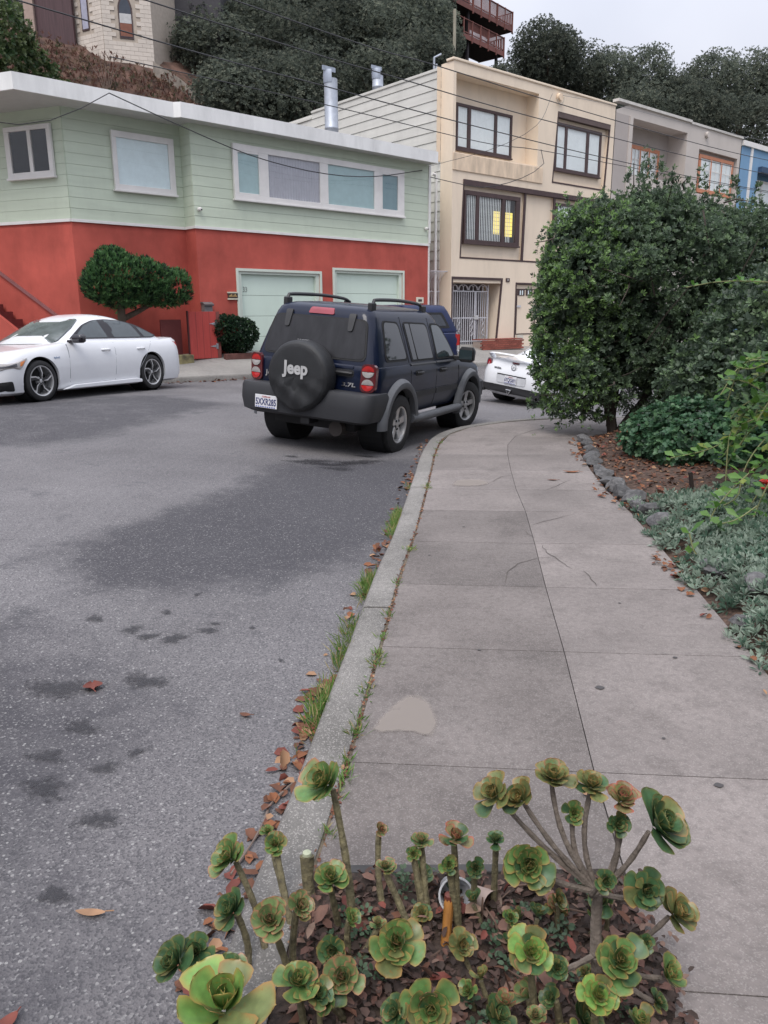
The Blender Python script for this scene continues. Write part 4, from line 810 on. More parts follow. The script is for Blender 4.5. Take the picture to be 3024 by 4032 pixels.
for x in (-3, 1, 5.5): q = MB(); q.box(x, x + .2, .1, .3, 14, 25.7 if x < 5 else 23.5); q.build('support_post', darkw, dh)
q = MB(); q.lathe([(9, .13), (18.8, .09), (18.85, 0)], 10, 'z', (4.35, 50.9, 0)); o = q.build('wooden_pole', mat('pole_pale', (.30, .28, .22), rough=.9, var=.2, vs=3, stretch=(5, 5, .4)), None, smooth=True); tag(o, 'slim pale wooden pole behind the cream house roof', 'pole')
vent(ch, .8, 4.66, 9.0, 9.95, .2, .9)
b = MB(); b.tube([(.1, 1.0, 9.1), (.1, 1.0, 9.6), (.4, 1.0, 9.75)], .035, 6); b.tube([(.5, 1.3, 9.1), (.5, 1.3, 9.55)], .035, 6); b.build('vent_pipe', galv, ch)
# ---------------- overhead wires
wire_m = mat('wire', (.025, .025, .028), rough=.6); wire_l = mat('wire_grey', (.16, .16, .17), rough=.6)
def gl(u, z, off): p = PG + DG * u - IG * off; return (p[0], p[1], z)
def wire(name, label, pts, r, m):
    P = resample(pts, step=.6); b = MB(); b.tube(P, r, 5); o = b.build(name, m, None, smooth=True); tag(o, label, 'wire', 'overhead wires'); return o
wire('power_line', 'topmost dark overhead line crossing above the green roof', [gl(-30, 8.6, 4), gl(-2.29, 7.43, 4), gl(3.5, 7.35, 4), gl(11.34, 7.32, 4), gl(20.5, 7.45, 4), gl(34, 8.0, 4)], .013, wire_m)
wire('power_line', 'second overhead line down, running past the flue cowl', [gl(-30, 8.0, 4), gl(-4.12, 7.0, 4), gl(2.26, 6.85, 4), gl(8.4, 6.8, 4), gl(20.5, 6.95, 4), gl(34, 7.4, 4)], .013, wire_m)
wire('phone_line', 'third overhead line down, just above the green house fascia', [gl(-30, 7.5, 4), gl(-5.96, 6.46, 4), gl(-.11, 6.31, 4), gl(5.13, 6.22, 4), gl(11.23, 6.2, 4), gl(20, 6.3, 4), gl(34, 6.7, 4)], .013, wire_m)
wire('phone_line', 'lowest long overhead line, level with the cream balcony window', [gl(-4.5, 6.2, 3.2), gl(-.08, 5.95, 4), gl(5.14, 5.88, 4), gl(7.55, 6.0, 4), gl(12.73, 6.1, 4), gl(20, 6.25, 4), gl(34, 6.6, 4)], .010, wire_m)
wire('service_drop', 'sagging cable in front of the long green house window', [gl(-3.32, 6.3, .5), gl(-1.57, 5.87, .5), gl(.39, 5.46, .5), gl(2.53, 5.3, .5), gl(4.43, 5.41, .5), gl(6.9, 5.9, .08)], .013, wire_m)
wire('service_drop', 'thin cable sagging left from the green house fascia', [gl(-3.32, 6.3, .5), gl(-4.1, 5.83, .5), gl(-4.93, 5.47, .5), gl(-5.9, 5.36, .5), gl(-8, 5.6, .5)], .010, wire_m)
def cl(x, z, off): d = np.array([math.sin(AC), math.cos(AC)]); i_ = np.array([-d[1], d[0]]); p = PC + d * x - i_ * off; return (p[0], p[1], z)
wire('service_drop', 'drooping black cable from the green corner to the cream balcony', [gl(7.3, 5.75, .05), cl(.2, 5.55, .6), cl(1.2, 5.62, .6), cl(2.6, 6.0, .7), cl(3.9, 6.6, .6), cl(4.35, 7.2, .1)], .012, wire_m)
wire('service_drop', 'thin cable rising right from the green corner past the cream window', [gl(7.2, 6.05, .1), cl(.5, 6.6, 1.4), cl(2.0, 7.4, 1.8), cl(4.6, 9.0, .3)], .007, wire_m)
wire('service_drop', 'thin straight cable from the cream weatherhead towards the grey house', [cl(5.4, 9.1, .15), cl(8.5, 9.1, .6), cl(14, 9.05, 1.0), cl(20, 9.2, 1.2)], .007, wire_l)
# ================================================================ vehicles
tyre_m = mat('tyre_rubber', (.018, .018, .019), rough=.8, var=.25, vs=20); alloy = mat('alloy', (.55, .55, .55), rough=.35, metal=.75, var=.08); chrome = mat('chrome', (.7, .7, .7), rough=.15, metal=1., var=.02)
plas = mat('grey_plastic', (.025, .026, .03), rough=.6, var=.12, vs=4); plas_l = mat('flare_plastic', (.10, .105, .115), rough=.6, var=.12, vs=5)
red_l = mat('red_lens', (.42, .012, .012), rough=.12, var=.1, vs=40, coat=.6); dred_l = mat('dark_red_lens', (.09, .008, .012), rough=.12, var=.1, coat=.6); clear_l = mat('clear_lens', (.34, .32, .31), rough=.15, var=.15, vs=30, coat=.6); amber_l = mat('amber_lens', (.55, .17, .03), rough=.2, coat=.5)
seam = mat('seam_black', (.008, .008, .009), rough=.7)
def paint(name, col, fl=.15, rough=.3): return mat(name, col, rough=rough, var=fl, vs=1.2, coat=.4, spec=.15)
def rring(hw, yr, yf, rr, rf, z, nc=7, ns=16):
    """rounded-rectangle ring, counter-clockwise from rear-right corner going forward"""
    P = []
    def arcp(cx, cy, r, a0, a1):
        for i in range(nc + 1): a = a0 + (a1 - a0) * i / nc; P.append((cx + r * math.cos(a), cy + r * math.sin(a), z))
    rr = min(rr, hw - .01); rf = min(rf, hw - .01)
    arcp(hw - rr, yr + rr, rr, -PI / 2, 0)
    for i in range(1, ns): P.append((hw, yr + rr + (yf - rf - yr - rr) * i / ns, z))
    arcp(hw - rf, yf - rf, rf, 0, PI / 2)
    for i in range(1, 6): P.append((hw - rf - 2 * (hw - rf) * i / 6, yf, z))
    arcp(-hw + rf, yf - rf, rf, PI / 2, PI)
    for i in range(1, ns): P.append((-hw, yf - rf - (yf - rf - yr - rr) * i / ns, z))
    arcp(-hw + rr, yr + rr, rr, PI, 1.5 * PI)
    for i in range(1, 6): P.append((-hw + rr + 2 * (hw - rr) * i / 6, yr, z))
    return P
def ringloft(levels, warp=None, cap_lo=True, cap_hi=True, ns=16):
    R_ = [rring(l[1], l[2], l[3], l[4], l[5], l[0], ns=ns) for l in levels]; n = len(R_[0]); b = MB()
    vs = [p for r in R_ for p in r]
    if warp: vs = [(*warp(x, y, z),) for x, y, z in vs]
    fs = [(i * n + j, i * n + (j + 1) % n, (i + 1) * n + (j + 1) % n, (i + 1) * n + j) for i in range(len(R_) - 1) for j in range(n)]
    # caps: strips between mirrored points so that the crown stays smooth
    b.add(vs, fs)
    def cap(i0, flip):
        q = list(range(i0, i0 + n)); b.f.append(tuple(q[::-1] if flip else q))
    if cap_lo: cap(0, True)
    if cap_hi:
        top = R_[-1]; i0 = (len(R_) - 1) * n; key = {(round(p[0], 5), round(p[1], 5)): i for i, p in enumerate(top)}
        st = max(i for i in range(n) if abs(top[i][0]) < 1e-6 and top[i][1] == min(p[1] for p in top)); order = []
        i = (st + 1) % n
        while top[i][0] > 1e-6: order.append(i); i = (i + 1) % n
        en = i; M = 10; rows_ = []
        for k in order:
            l = key[(round(-top[k][0], 5), round(top[k][1], 5))]; row = [i0 + k]
            for c in range(1, M):
                x = top[k][0] * (1 - 2 * c / M); p = (x, top[k][1], top[k][2]); p = warp(*p) if warp else p; row.append(len(b.v)); b.v.append(tuple(p))
            row.append(i0 + l); rows_.append(row)
        for r0, r1 in zip(rows_[:-1], rows_[1:]): b.f += [(r0[c], r1[c], r1[c + 1], r0[c + 1]) for c in range(M)]
        b.f += [(i0 + st, rows_[0][c], rows_[0][c + 1]) for c in range(M)] + [(rows_[-1][c], i0 + en, rows_[-1][c + 1]) for c in range(M)]
    return b
def lowsurf(levels, kf, s, z0=.5):
    """point on the side of a ring loft at (y, z), following the rounded plan corners"""
    def f(a, z, off):
        zz = z if z < z0 else z0 + (z - z0) / kf(a); hw, yr, yf, rr, rf = [interp(levels, zz, k) for k in range(1, 6)]; hw += off; yr -= off; yf += off; x = hw
        if a > yf - rf: x = hw - rf + math.sqrt(max(0, rf ** 2 - (a - yf + rf) ** 2))
        if a < yr + rr: x = hw - rr + math.sqrt(max(0, rr ** 2 - (a - yr - rr) ** 2))
        return (s * x, a, z)
    return f
def interp(levels, z, k):
    zs = [l[0] for l in levels]; return float(np.interp(z, zs, [l[k] for l in levels]))
def rpoly(poly, r, n=4):
    """round the corners of a 2-D polygon"""
    out = []; m = len(poly)
    for i in range(m):
        p0, p1, p2 = Vector(poly[i - 1]), Vector(poly[i]), Vector(poly[(i + 1) % m]); rr = r[i] if hasattr(r, '__len__') else r
        a, c = (p0 - p1), (p2 - p1); t = min(rr, a.length * .45, c.length * .45); s, e = p1 + a.normalized() * t, p1 + c.normalized() * t
        for k in range(n + 1):
            u = k / n; out.append(tuple(s * (1 - u) ** 2 + p1 * 2 * u * (1 - u) + e * u * u))
    return out
def panel(poly, f, off, th, name, m, parent, nsub=0):
    """thin panel on a surface: f(a, b, offset) -> 3-D point"""
    n = len(poly); b = MB()
    cx = sum(p[0] for p in poly) / n; cz = sum(p[1] for p in poly) / n
    rings = [1.0, .66, .33]
    vs = []
    for s in rings: vs += [f(cx + (p[0] - cx) * s, cz + (p[1] - cz) * s, off) for p in poly]
    vs.append(f(cx, cz, off)); base = len(vs); vs += [f(p[0], p[1], off - th) for p in poly]
    fs = [(k * n + i, k * n + (i + 1) % n, (k + 1) * n + (i + 1) % n, (k + 1) * n + i) for k in range(2) for i in range(n)]
    fs += [(2 * n + i, 2 * n + (i + 1) % n, 3 * n) for i in range(n)] + [(i, base + i, base + (i + 1) % n, (i + 1) % n) for i in range(n)]
    b.add(vs, fs); o = b.build(name, m, parent, smooth=True, ang=30); fix_normals(o); return o
def wheel(parent, x, y, r, rim_r, width, side, style, steer=0., rim_m=None):
    """tyre part with rim, hub and spokes as sub-parts; side=+1 outer face to +x"""
    h = width / 2
    t = MB(); t.lathe([(-h * .8, rim_r * .98), (-h, rim_r * 1.06), (-h, r * .9), (-h * .86, r * .975), (-h * .6, r), (-h * .2, r), (-h * .18, r * .985), (-h * .12, r * .985), (-h * .1, r), (h * .1, r), (h * .12, r * .985), (h * .18, r * .985), (h * .2, r), (h * .6, r), (h * .86, r * .975), (h, r * .9), (h, rim_r * 1.06), (h * .8, rim_r * .98)], 48, 'x')
    o = t.build('tyre', tyre_m, parent, smooth=True, ang=40); o.location = (x, y, r); o.rotation_euler = (0, 0, (0 if side > 0 else PI) + steer)
    rm = rim_m or alloy
    q = MB(); q.lathe([(-h * .8, rim_r * .985), (h * .55, rim_r * .96), (h * .86, rim_r * 1.02), (h * .92, rim_r * 1.0), (h * .88, rim_r * .93), (h * .5, rim_r * .9), (-h * .5, rim_r * .86)], 40, 'x'); rim = q.build('rim', rm, o, smooth=True, ang=40)
    q = MB(); q.lathe([(-h * .3, 0), (-h * .3, rim_r * .9)], 32, 'x'); q.build('brake_disc', mat('wheel_dark', (.02, .02, .021), rough=.7), o)
    q = MB(); q.lathe([(h * .3, rim_r * .3), (h * .62, rim_r * .27), (h * .68, rim_r * .2), (h * .7, .0)], 20, 'x'); q.build('hub', rm, o, smooth=True, ang=50)
    for i in range(5):
        a = 2 * PI * i / 5 + .3; q = MB()
        if style == 'broad':      # wide five-spoke with lug holes
            for (r0, r1, w0, w1) in ((.12, .93, .20, .34),):
                pts = [(r0 * rim_r, -w0 * rim_r), (r1 * rim_r * .55, -w0 * rim_r * .8), (r1 * rim_r, -w1 * rim_r * .62), (r1 * rim_r, w1 * rim_r * .62), (r1 * rim_r * .55, w0 * rim_r * .8), (r0 * rim_r, w0 * rim_r)]
                P = [(pr * math.cos(a) - pt * math.sin(a), pr * math.sin(a) + pt * math.cos(a)) for pr, pt in pts]
                P3 = [(h * (.62 if k in (0, 1, 4, 5) else .72), *p) for k, p in enumerate(P)]; B3 = [(h * .3, *p) for p in P]
                n = 6; q.add(P3 + B3, [tuple(range(n)), tuple(range(2 * n - 1, n - 1, -1))] + [(k, k + n, (k + 1) % n + n, (k + 1) % n) for k in range(n)])
            o2 = q.build('spoke', rm, o, bevel=.006); a2 = a + PI / 5
            q = MB(); q.lathe([(h * .6, .0), (h * .72, .014), (h * .6, .018)], 8, 'x', (0, .055 * math.cos(a2), .055 * math.sin(a2))); q.build('lug_nut', mat('wheel_dark', (.02, .02, .021)), o)
        else:                     # swept blade spokes
            pts = [(.12, -.10), (.5, -.17), (.95, -.02), (.97, .36), (.88, .30), (.55, .07), (.12, .10)]
            P = [((pr * math.cos(a) - pt * math.sin(a)) * rim_r, (pr * math.sin(a) + pt * math.cos(a)) * rim_r) for pr, pt in pts]; n = len(P)
            q.add([(h * (.7 if k in (0, 6) else .8), *p) for k, p in enumerate(P)] + [(h * .5, *p) for p in P], [tuple(range(n)), tuple(range(2 * n - 1, n - 1, -1))] + [(k, k + n, (k + 1) % n + n, (k + 1) % n) for k in range(n)])
            q.build('spoke', mat('wheel_dark2', (.03, .03, .032), rough=.35), o)
            pts = [(.16, -.05), (.5, -.165), (.96, -.02), (.97, .09), (.88, .05), (.52, -.08)]
            P = [((pr * math.cos(a) - pt * math.sin(a)) * rim_r, (pr * math.sin(a) + pt * math.cos(a)) * rim_r) for pr, pt in pts]; n = len(P); q = MB()
            q.add([(h * .82, *p) for p in P] + [(h * .6, *p) for p in P], [tuple(range(n)), tuple(range(2 * n - 1, n - 1, -1))] + [(k, k + n, (k + 1) % n + n, (k + 1) % n) for k in range(n)]); q.build('spoke_face', rm, o)
    return o
def arch_cut(y, r, z, x0=.5, x1=1.2):
    b = []
    for s in (-1, 1):
        q = MB(); q.lathe([(min(s * x0, s * x1), 0.0001), (min(s * x0, s * x1), r), (max(s * x0, s * x1), r), (max(s * x0, s * x1), .0001)], 40, 'x', (0, y, z)); b.append(q)
    return b
def liner(parent, y, r, z, hw, x0=.5):
    for s in (-1, 1):
        q = MB(); q.lathe([(s * (x0 + .005), .001), (s * (x0 + .005), r - .008), (s * (hw - .02), r - .008)], 32, 'x', (0, y, z)); q.build('wheel_well', seam, parent)
def plate(parent, loc, rot, txt, scale=1.):
    q = MB(); q.box(-.153, .153, -.008, 0, -.077, .077); o = q.build('licence_plate', mat('plate_white', (.68, .68, .70), rough=.4, var=.04), parent, bevel=.006); o.location = loc; o.rotation_euler = rot
    navy = mat('plate_navy', (.02, .03, .13), rough=.5); rd = mat('plate_red', (.4, .03, .03), rough=.5)
    lettering(txt, .108, navy, o, (0, -.0095, -.008), (PI / 2, 0, 0), bold=.0022, extr=.001, sx=.66)
    lettering('California', .03, rd, o, (0, -.0095, .056), (PI / 2, 0, 0), shear=.3, extr=.001)
    q = MB()
    for i in range(9): q.box(-.14 + i * .031, -.12 + i * .031, -.0095, -.0082, -.07, -.058)
    q.build('plate_band', mat('plate_blue', (.05, .09, .35), rough=.5), o); return o
def vehicle(name, loc, yaw, roll, pit, label):
    o = empty(name, loc, 0, label, 'car'); o.rotation_mode = 'QUATERNION'
    Rz = Matrix.Rotation(yaw, 3, 'Z'); Ry = Matrix.Rotation(roll, 3, 'Y'); Rx = Matrix.Rotation(pit, 3, 'X'); o.rotation_quaternion = (Rz @ Ry @ Rx).to_quaternion(); return o

# ---------------- dark blue sport utility with covered spare wheel
def build_suv():
    v = vehicle('parked_suv', (-.62, 9.82, -.055), R(-24.6), R(4.5), R(-.9), 'dark blue boxy sport utility car with a covered spare wheel on its tailgate')
    pt = paint('navy_paint', (.004, .008, .025), .2, .35)
    low = [(.42, .70, -.66, 3.28, .2, .25), (.46, .79, -.70, 3.32, .16, .3), (.60, .835, -.715, 3.36, .15, .3), (.78, .85, -.72, 3.36, .15, .3), (.92, .85, -.72, 3.34, .15, .3), (1.03, .838, -.715, 3.30, .15, .3), (1.075, .82, -.705, 3.24, .15, .3), (1.095, .79, -.69, 3.18, .15, .3), (1.10, .74, -.65, 3.1, .15, .3)]
    def warp(x, y, z):
        t = min(max((y - 2.05) / 1.25, 0), 1); k = 1 - .36 * t ** 1.3
        zz = z if z < .7 else .7 + (z - .7) * k
        if z > 1.09: zz += .02 * (1 - (x / .8) ** 2) * (y > 2)
        return x, y, zz
    body = ringloft(low, warp, ns=22).build('body', pt, v, smooth=True, ang=32)
    cut(body, arch_cut(0, .43, .40) + arch_cut(2.649, .43, .40)); body.data.polygons.foreach_set('use_smooth', [True] * len(body.data.polygons)); body.data.set_sharp_from_angle(angle=R(32))
    liner(v, 0, .43, .40, .84); liner(v, 2.649, .43, .40, .84)
    gr = [(1.07, .815, -.70, 2.32, .13, .35), (1.12, .805, -.69, 2.25, .13, .34), (1.40, .725, -.605, 1.93, .13, .30), (1.62, .655, -.53, 1.66, .13, .26), (1.68, .625, -.50, 1.56, .13, .24), (1.715, .585, -.46, 1.46, .13, .22), (1.742, .50, -.36, 1.30, .13, .2), (1.762, .32, -.15, 1.0, .13, .15), (1.768, .12, .1, .7, .1, .1)]
    gh_ = ringloft(gr, ns=18).build('cabin', pt, v, smooth=True, ang=45)
    side = lambda s: (lambda a, z, off: (s * (interp(gr, z, 1) + off), a, z)); back = lambda x, z, off: (x, interp(gr, z, 2) - off, z); front = lambda x, z, off: (x, interp(gr, z, 3) + off - .35 * max(0, abs(x) - .45) ** 1.5, z)
    gl_dark = mat('tinted_glass', (.018, .02, .023), rough=.04, var=.05, spec=.8, coat=.3); gl_side = mat('side_glass', (.03, .045, .05), rough=.03, var=.05, spec=.9, coat=.4); gl_dust = mat('dusty_glass', (.028, .028, .031), rough=.25, var=.22, vs=4, stretch=(3, 1, .8), spec=.22)
    for s in (1, -1):
        f = side(s)
        panel(rpoly([(-.40, 1.13), (.28, 1.13), (.16, 1.585), (-.29, 1.60)], .07), f, .006, .02, 'window_trim', seam, v); g = panel(rpoly([(-.36, 1.155), (.24, 1.155), (.13, 1.565), (-.26, 1.58)], .07), f, .009, .01, 'quarter_glass', gl_dark, v)
        panel(rpoly([(.39, 1.11), (1.17, 1.11), (1.10, 1.575), (.29, 1.59)], [.03, .03, .1, .1]), f, .006, .02, 'window_trim', seam, v); panel(rpoly([(.60, 1.135), (1.13, 1.135), (1.07, 1.555), (.52, 1.565)], [.02, .03, .09, .03]), f, .009, .01, 'rear_door_glass', gl_dark, v); panel(rpoly([(.43, 1.135), (.56, 1.135), (.49, 1.565), (.35, 1.565)], .02), f, .009, .01, 'vent_glass', gl_dark, v)
        panel(rpoly([(1.27, 1.11), (2.02, 1.11), (1.88, 1.28), (1.60, 1.54), (1.50, 1.57), (1.22, 1.575)], [.03, .05, .15, .1, .08, .05]), f, .006, .02, 'window_trim', seam, v); panel(rpoly([(1.31, 1.135), (1.95, 1.135), (1.84, 1.28), (1.58, 1.515), (1.49, 1.548), (1.26, 1.552)], [.02, .05, .15, .1, .08, .05]), f, .009, .01, 'front_door_glass', gl_side, v)
        lowf = lambda a, z, off, s=s: (s * (interp(low, z, 1) + off), a, z)
        # door seams and chrome-less beltline
        for P in ([(.315, .62), (.33, .62), (.33, 1.08), (.315, 1.08)], [(1.215, .5), (1.23, .5), (1.23, 1.08), (1.215, 1.08)], [(2.16, .62), (2.175, .62), (2.13, 1.0), (2.115, 1.0)], [(.44, .5), (.46, .5), (.335, .64), (.315, .64)]): panel(P, lowf, .003, .006, 'door_seam', seam, v)
        for (a, z0) in ((1.225, 1.10), (.30, 1.10)):
            panel([(a - .007, 1.10), (a + .007, 1.10), (a - .05, 1.64), (a - .064, 1.64)], f, .004, .006, 'door_seam', seam, v)
        panel(rpoly([(.34, 1.066), (1.21, 1.066), (1.21, 1.10), (.34, 1.10)], .01), lowf, .014, .03, 'belt_moulding', plas, v); panel(rpoly([(1.24, 1.066), (2.05, 1.062), (2.05, 1.10), (1.24, 1.10)], .01), lowf, .014, .03, 'belt_moulding', plas, v)
        panel(rpoly([(.50, .66), (1.20, .66), (1.20, .735), (.50, .735)], .015), lowf, .016, .03, 'side_moulding', plas, v); panel(rpoly([(1.24, .66), (2.10, .66), (2.10, .735), (1.24, .735)], .015), lowf, .016, .03, 'side_moulding', plas, v)
        for a in (.46, 1.33):
            panel(rpoly([(a, .935), (a + .24, .935), (a + .24, 1.0), (a, 1.0)], .03), lowf, .004, .01, 'handle_recess', seam, v)
            q = MB(); q.tube([(s * .862, a + .02, .97), (s * .885, a + .06, .972), (s * .885, a + .18, .972), (s * .862, a + .22, .97)], .016, 8); q.build('door_handle', blackp, v, smooth=True)
        # flares
        for y0, a0, a1 in ((0, R(-6), R(186)), (2.649, R(-4), R(192))):
            q = MB(); q.lathe([(s * .80, .42), (s * .905, .425), (s * .918, .45), (s * .91, .50), (s * .872, .535), (s * .83, .55)], 32, 'x', (0, y0, .40), a0, a1)
            q.v = [(x, y0 + (y - y0) * (1.0 if z > .5 else 1.04), .40 + (z - .40) * (.97 if z > .4 else .95)) for x, y, z in q.v]; q.build('wheel_flare', plas_l, v, smooth=True, ang=38)
        q = MB(); q.tube([(s * .86, .40, .40), (s * .885, .55, .395), (s * .885, 2.1, .395), (s * .86, 2.26, .40)], .055, 10); q.build('side_step', plas_l, v, smooth=True)
        # mirror
        q = MB(); q.add(*(lambda P: (P.v, P.f))(ringloft([(1.06, .075, -.05, .06, .03, .04), (1.09, .11, -.06, .08, .04, .05), (1.22, .115, -.06, .08, .04, .05), (1.27, .085, -.05, .06, .03, .04)], ns=3))); o = q.build('door_mirror', blackp, v, smooth=True, ang=50); o.location = (s * 1.0, 1.98, 0)
        q = MB(); q.box(s * .80, s * .90, 1.95, 2.02, 1.08, 1.14) if s > 0 else q.box(-.90, -.80, 1.95, 2.02, 1.08, 1.14); q.build('mirror_arm', blackp, v, bevel=.01); q = MB(); q.add([(-.095, -.063, 1.1), (.095, -.063, 1.1), (.095, -.063, 1.23), (-.095, -.063, 1.23)], [(0, 1, 2, 3)]); q.build('mirror_glass', gl_side, o)
        # roof rail
        P = [(s * .575, -.40, 1.72), (s * .575, -.36, 1.80), (s * .57, -.25, 1.825), (s * .56, .4, 1.835), (s * .55, 1.0, 1.815), (s * .545, 1.2, 1.785), (s * .54, 1.30, 1.72)]
        q = MB(); q.tube(resample(P, n=24), .021, 8); rr_ = q.build('roof_rail', blackp, v, smooth=True)
        for y_ in (-.36, 1.22): q = MB(); q.box(s * .565 - .03, s * .565 + .03, y_ - .06, y_ + .06, 1.69, 1.79); q.build('rail_foot', blackp, rr_, bevel=.012)
        # tail lamp: dark housing with two round units
        tl = lambda a, z, off, s=s: (s * (a + (.0)), -.715 - off + .9 * max(0, a - .74) ** 1.4, z)
        h = panel(rpoly([(.655, .80), (.832, .80), (.838, 1.12), (.665, 1.12)], .07, 6), tl, .03, .06, 'tail_light', dred_l, v)
        for zc, top, bot in ((1.035, red_l, clear_l), (.885, clear_l, red_l)):
            for sg, m_ in ((1, top), (-1, bot)):
                P = [(.748 + .068 * math.cos(t), zc + .066 * math.sin(t)) for t in np.linspace(0.05 if sg > 0 else -PI + .05, PI - .05 if sg > 0 else -.05, 14)]; panel(P, tl, .04, .02, 'lamp_lens', m_, h)
    # rear: glass, hinges, brake light, handle, script, spare, bumper
    panel(rpoly([(-.69, 1.135), (.69, 1.135), (.615, 1.60), (-.615, 1.60)], .09), back, .008, .02, 'window_trim', seam, v); panel(rpoly([(-.665, 1.155), (.665, 1.155), (.595, 1.585), (-.595, 1.585)], .08), back, .012, .01, 'rear_glass', gl_dust, v)
    panel(rpoly([(-.17, 1.628), (.17, 1.628), (.15, 1.70), (-.15, 1.70)], .02), lambda x, z, off: (x, interp(gr, z, 2) - off, z), .016, .05, 'brake_light', mat('rose_lens', (.26, .03, .045), rough=.2, coat=.4), v)
    for x in (-.42, .42): panel(rpoly([(x - .03, 1.46), (x + .03, 1.46), (x + .045, 1.655), (x - .045, 1.655)], .025), back, .03, .04, 'glass_hinge', blackp, v)
    tg = lambda x, z, off: (x, interp(low, z, 2) - off, z)
    for P in ([(.648, .62), (.656, .62), (.672, 1.12), (.664, 1.12)], [(-.656, .62), (-.648, .62), (-.664, 1.12), (-.672, 1.12)]): panel(P, tg, .003, .006, 'tailgate_seam', seam, v)
    panel(rpoly([(.17, 1.05), (.55, 1.05), (.55, 1.09), (.17, 1.09)], .02), tg, .01, .02, 'tailgate_crease', pt, v)
    panel(rpoly([(.28, .955), (.56, .955), (.56, 1.035), (.28, 1.035)], .03), tg, .005, .012, 'handle_recess', blackp, v); q = MB(); q.tube([(.30, -.735, .995), (.34, -.755, 1.0), (.50, -.755, 1.0), (.54, -.735, .995)], .018, 8); q.build('tailgate_handle', blackp, v, smooth=True)
    lettering('3.7L', .062, chrome, v, (.50, -.727, .865), (PI / 2, 0, 0), bold=.002, extr=.004, sx=1.7, shear=.1); lettering('Jeep', .08, chrome, v, (-.53, -.727, .90), (PI / 2, 0, 0), bold=.002, extr=.004, sx=1.2)
    panel(rpoly([(-.1, 1.14), (.14, 1.14), (.12, 1.22), (-.08, 1.22)], .03), back, .03, .04, 'wiper_cover', blackp, v)
    cov = MB(); pr = [(0, .30), (0, .37), (-.02, .395), (-.06, .405), (-.20, .40), (-.235, .385), (-.255, .35), (-.262, .2), (-.264, .0)]
    cov.lathe(pr, 48, 'y'); 
    def drape_(p):
        x, y, z = p; r = math.hypot(x, z); a = math.atan2(z, x)
        fz = min(1, max(0, (.0 - z) / .12)); wv = (.011 * math.sin(15 * x + 19 * z) + .008 * math.sin(31 * x - 8 * z)) * fz
        wv += .018 * math.exp(-(x + .02) ** 2 / .002) * (z < -.02) * min(1, (-z) / .25)
        if y < -.22: y = y - wv
        if z < -.34: z -= .02 * (1 - abs(x) / .3)
        return (x, y, z)
    cov.v = [drape_(p) for p in cov.v]
    # finer face grid for the folds
    sp = cov.build('spare_wheel_cover', mat('vinyl_black', (.014, .015, .017), rough=.55, var=.25, vs=6, bump=.3, bs=300), v, smooth=True, ang=50); sp.location = (-.04, -.735, .925); fix_normals(sp)
    ff = MB(); NR, NA = 18, 48; gp = []
    for i in range(NR + 1):
        r = .36 * i / NR; gp.append([drape_((r * math.cos(2 * PI * j / NA), -.2665 + (.004 if i == NR else 0) + .008 * (r / .36) ** 6, r * math.sin(2 * PI * j / NA))) for j in range(NA + 1)])
    ff.grid(np.array(gp)); ff.build('cover_face', MATS['vinyl_black'], sp, smooth=True)
    lettering('Jeep', .2, mat('cover_print', (.42, .42, .42), rough=.7), sp, (-.0, -.2745, .085), (PI / 2, 0, 0), bold=.007, extr=.002, sx=.92)
    for k in range(5): q = MB(); q.box(-.08 + .035 * k, -.07 + .035 * k, -.12 - .01 * k, -.11, .402, .407); q.build('cover_mark', mat('mark_pale', (.4, .4, .4)), sp)
    bl = [(.44, .78, -.86, -.45, .12, .02), (.47, .86, -.905, -.42, .14, .02), (.60, .885, -.92, -.40, .14, .02), (.74, .885, -.915, -.40, .14, .02), (.785, .87, -.895, -.42, .13, .02), (.795, .84, -.87, -.45, .1, .02)]
    bp_ = ringloft(bl, ns=4).build('rear_bumper', plas, v, smooth=True, ang=40); c1 = MB(); c1.box(-.63, .63, -1.0, -.66, .69, .9); cut(bp_, [c1] + [MB().lathe([(s * .45, .0001), (s * .45, .44), (s * 1.2, .44), (s * 1.2, .0001)], 32, 'x', (0, 0, .40)) for s in (-1, 1)]); bp_.data.polygons.foreach_set('use_smooth', [True] * len(bp_.data.polygons)); bp_.data.set_sharp_from_angle(angle=R(40))
    q = MB(); q.box(-.60, .60, -.90, -.72, .692, .715); q.build('step_pad', blackp, v, bevel=.008)
    plate(v, (-.47, -.928, .575), (0, 0, 0), '5XXR285')
    q = MB(); q.box(-.55, .55, -.6, -.3, .30, .42); q.box(-.5, .5, -.3, 3.0, .34, .43); q.build('underbody', seam, v, bevel=.02); q = MB(); q.box(-.06, .06, -.82, -.6, .36, .44); q.build('tow_receiver', blackp, v, bevel=.01); q = MB(); q.tube([(.35, -.7, .33), (.35, .2, .33)], .09, 12); q.build('muffler', mat('muffler', (.06, .05, .045), rough=.8), v, smooth=True); q = MB(); q.tube([(-.6, 0, .365), (.6, 0, .365)], .06, 10); q.build('rear_axle', seam, v, smooth=True)
    # front end
    fl = [(.42, .78, 3.1, 3.45, .02, .2), (.48, .88, 3.0, 3.52, .02, .25), (.70, .88, 3.0, 3.52, .02, .25), (.74, .82, 3.1, 3.45, .02, .2)]; ringloft(fl, ns=4).build('front_bumper', plas, v, smooth=True, ang=40)
    panel(rpoly([(-.64, 1.14), (.64, 1.14), (.54, 1.60), (-.54, 1.60)], .06), front, .008, .02, 'windscreen', gl_dark, v)
    for s in (-1, 1): q = MB(); q.lathe([(0, 0), (.0, .09), (-.05, .1)], 20, 'y', (s * .56, 3.37, .86)); q.build('headlight', clear_l, v, smooth=True)
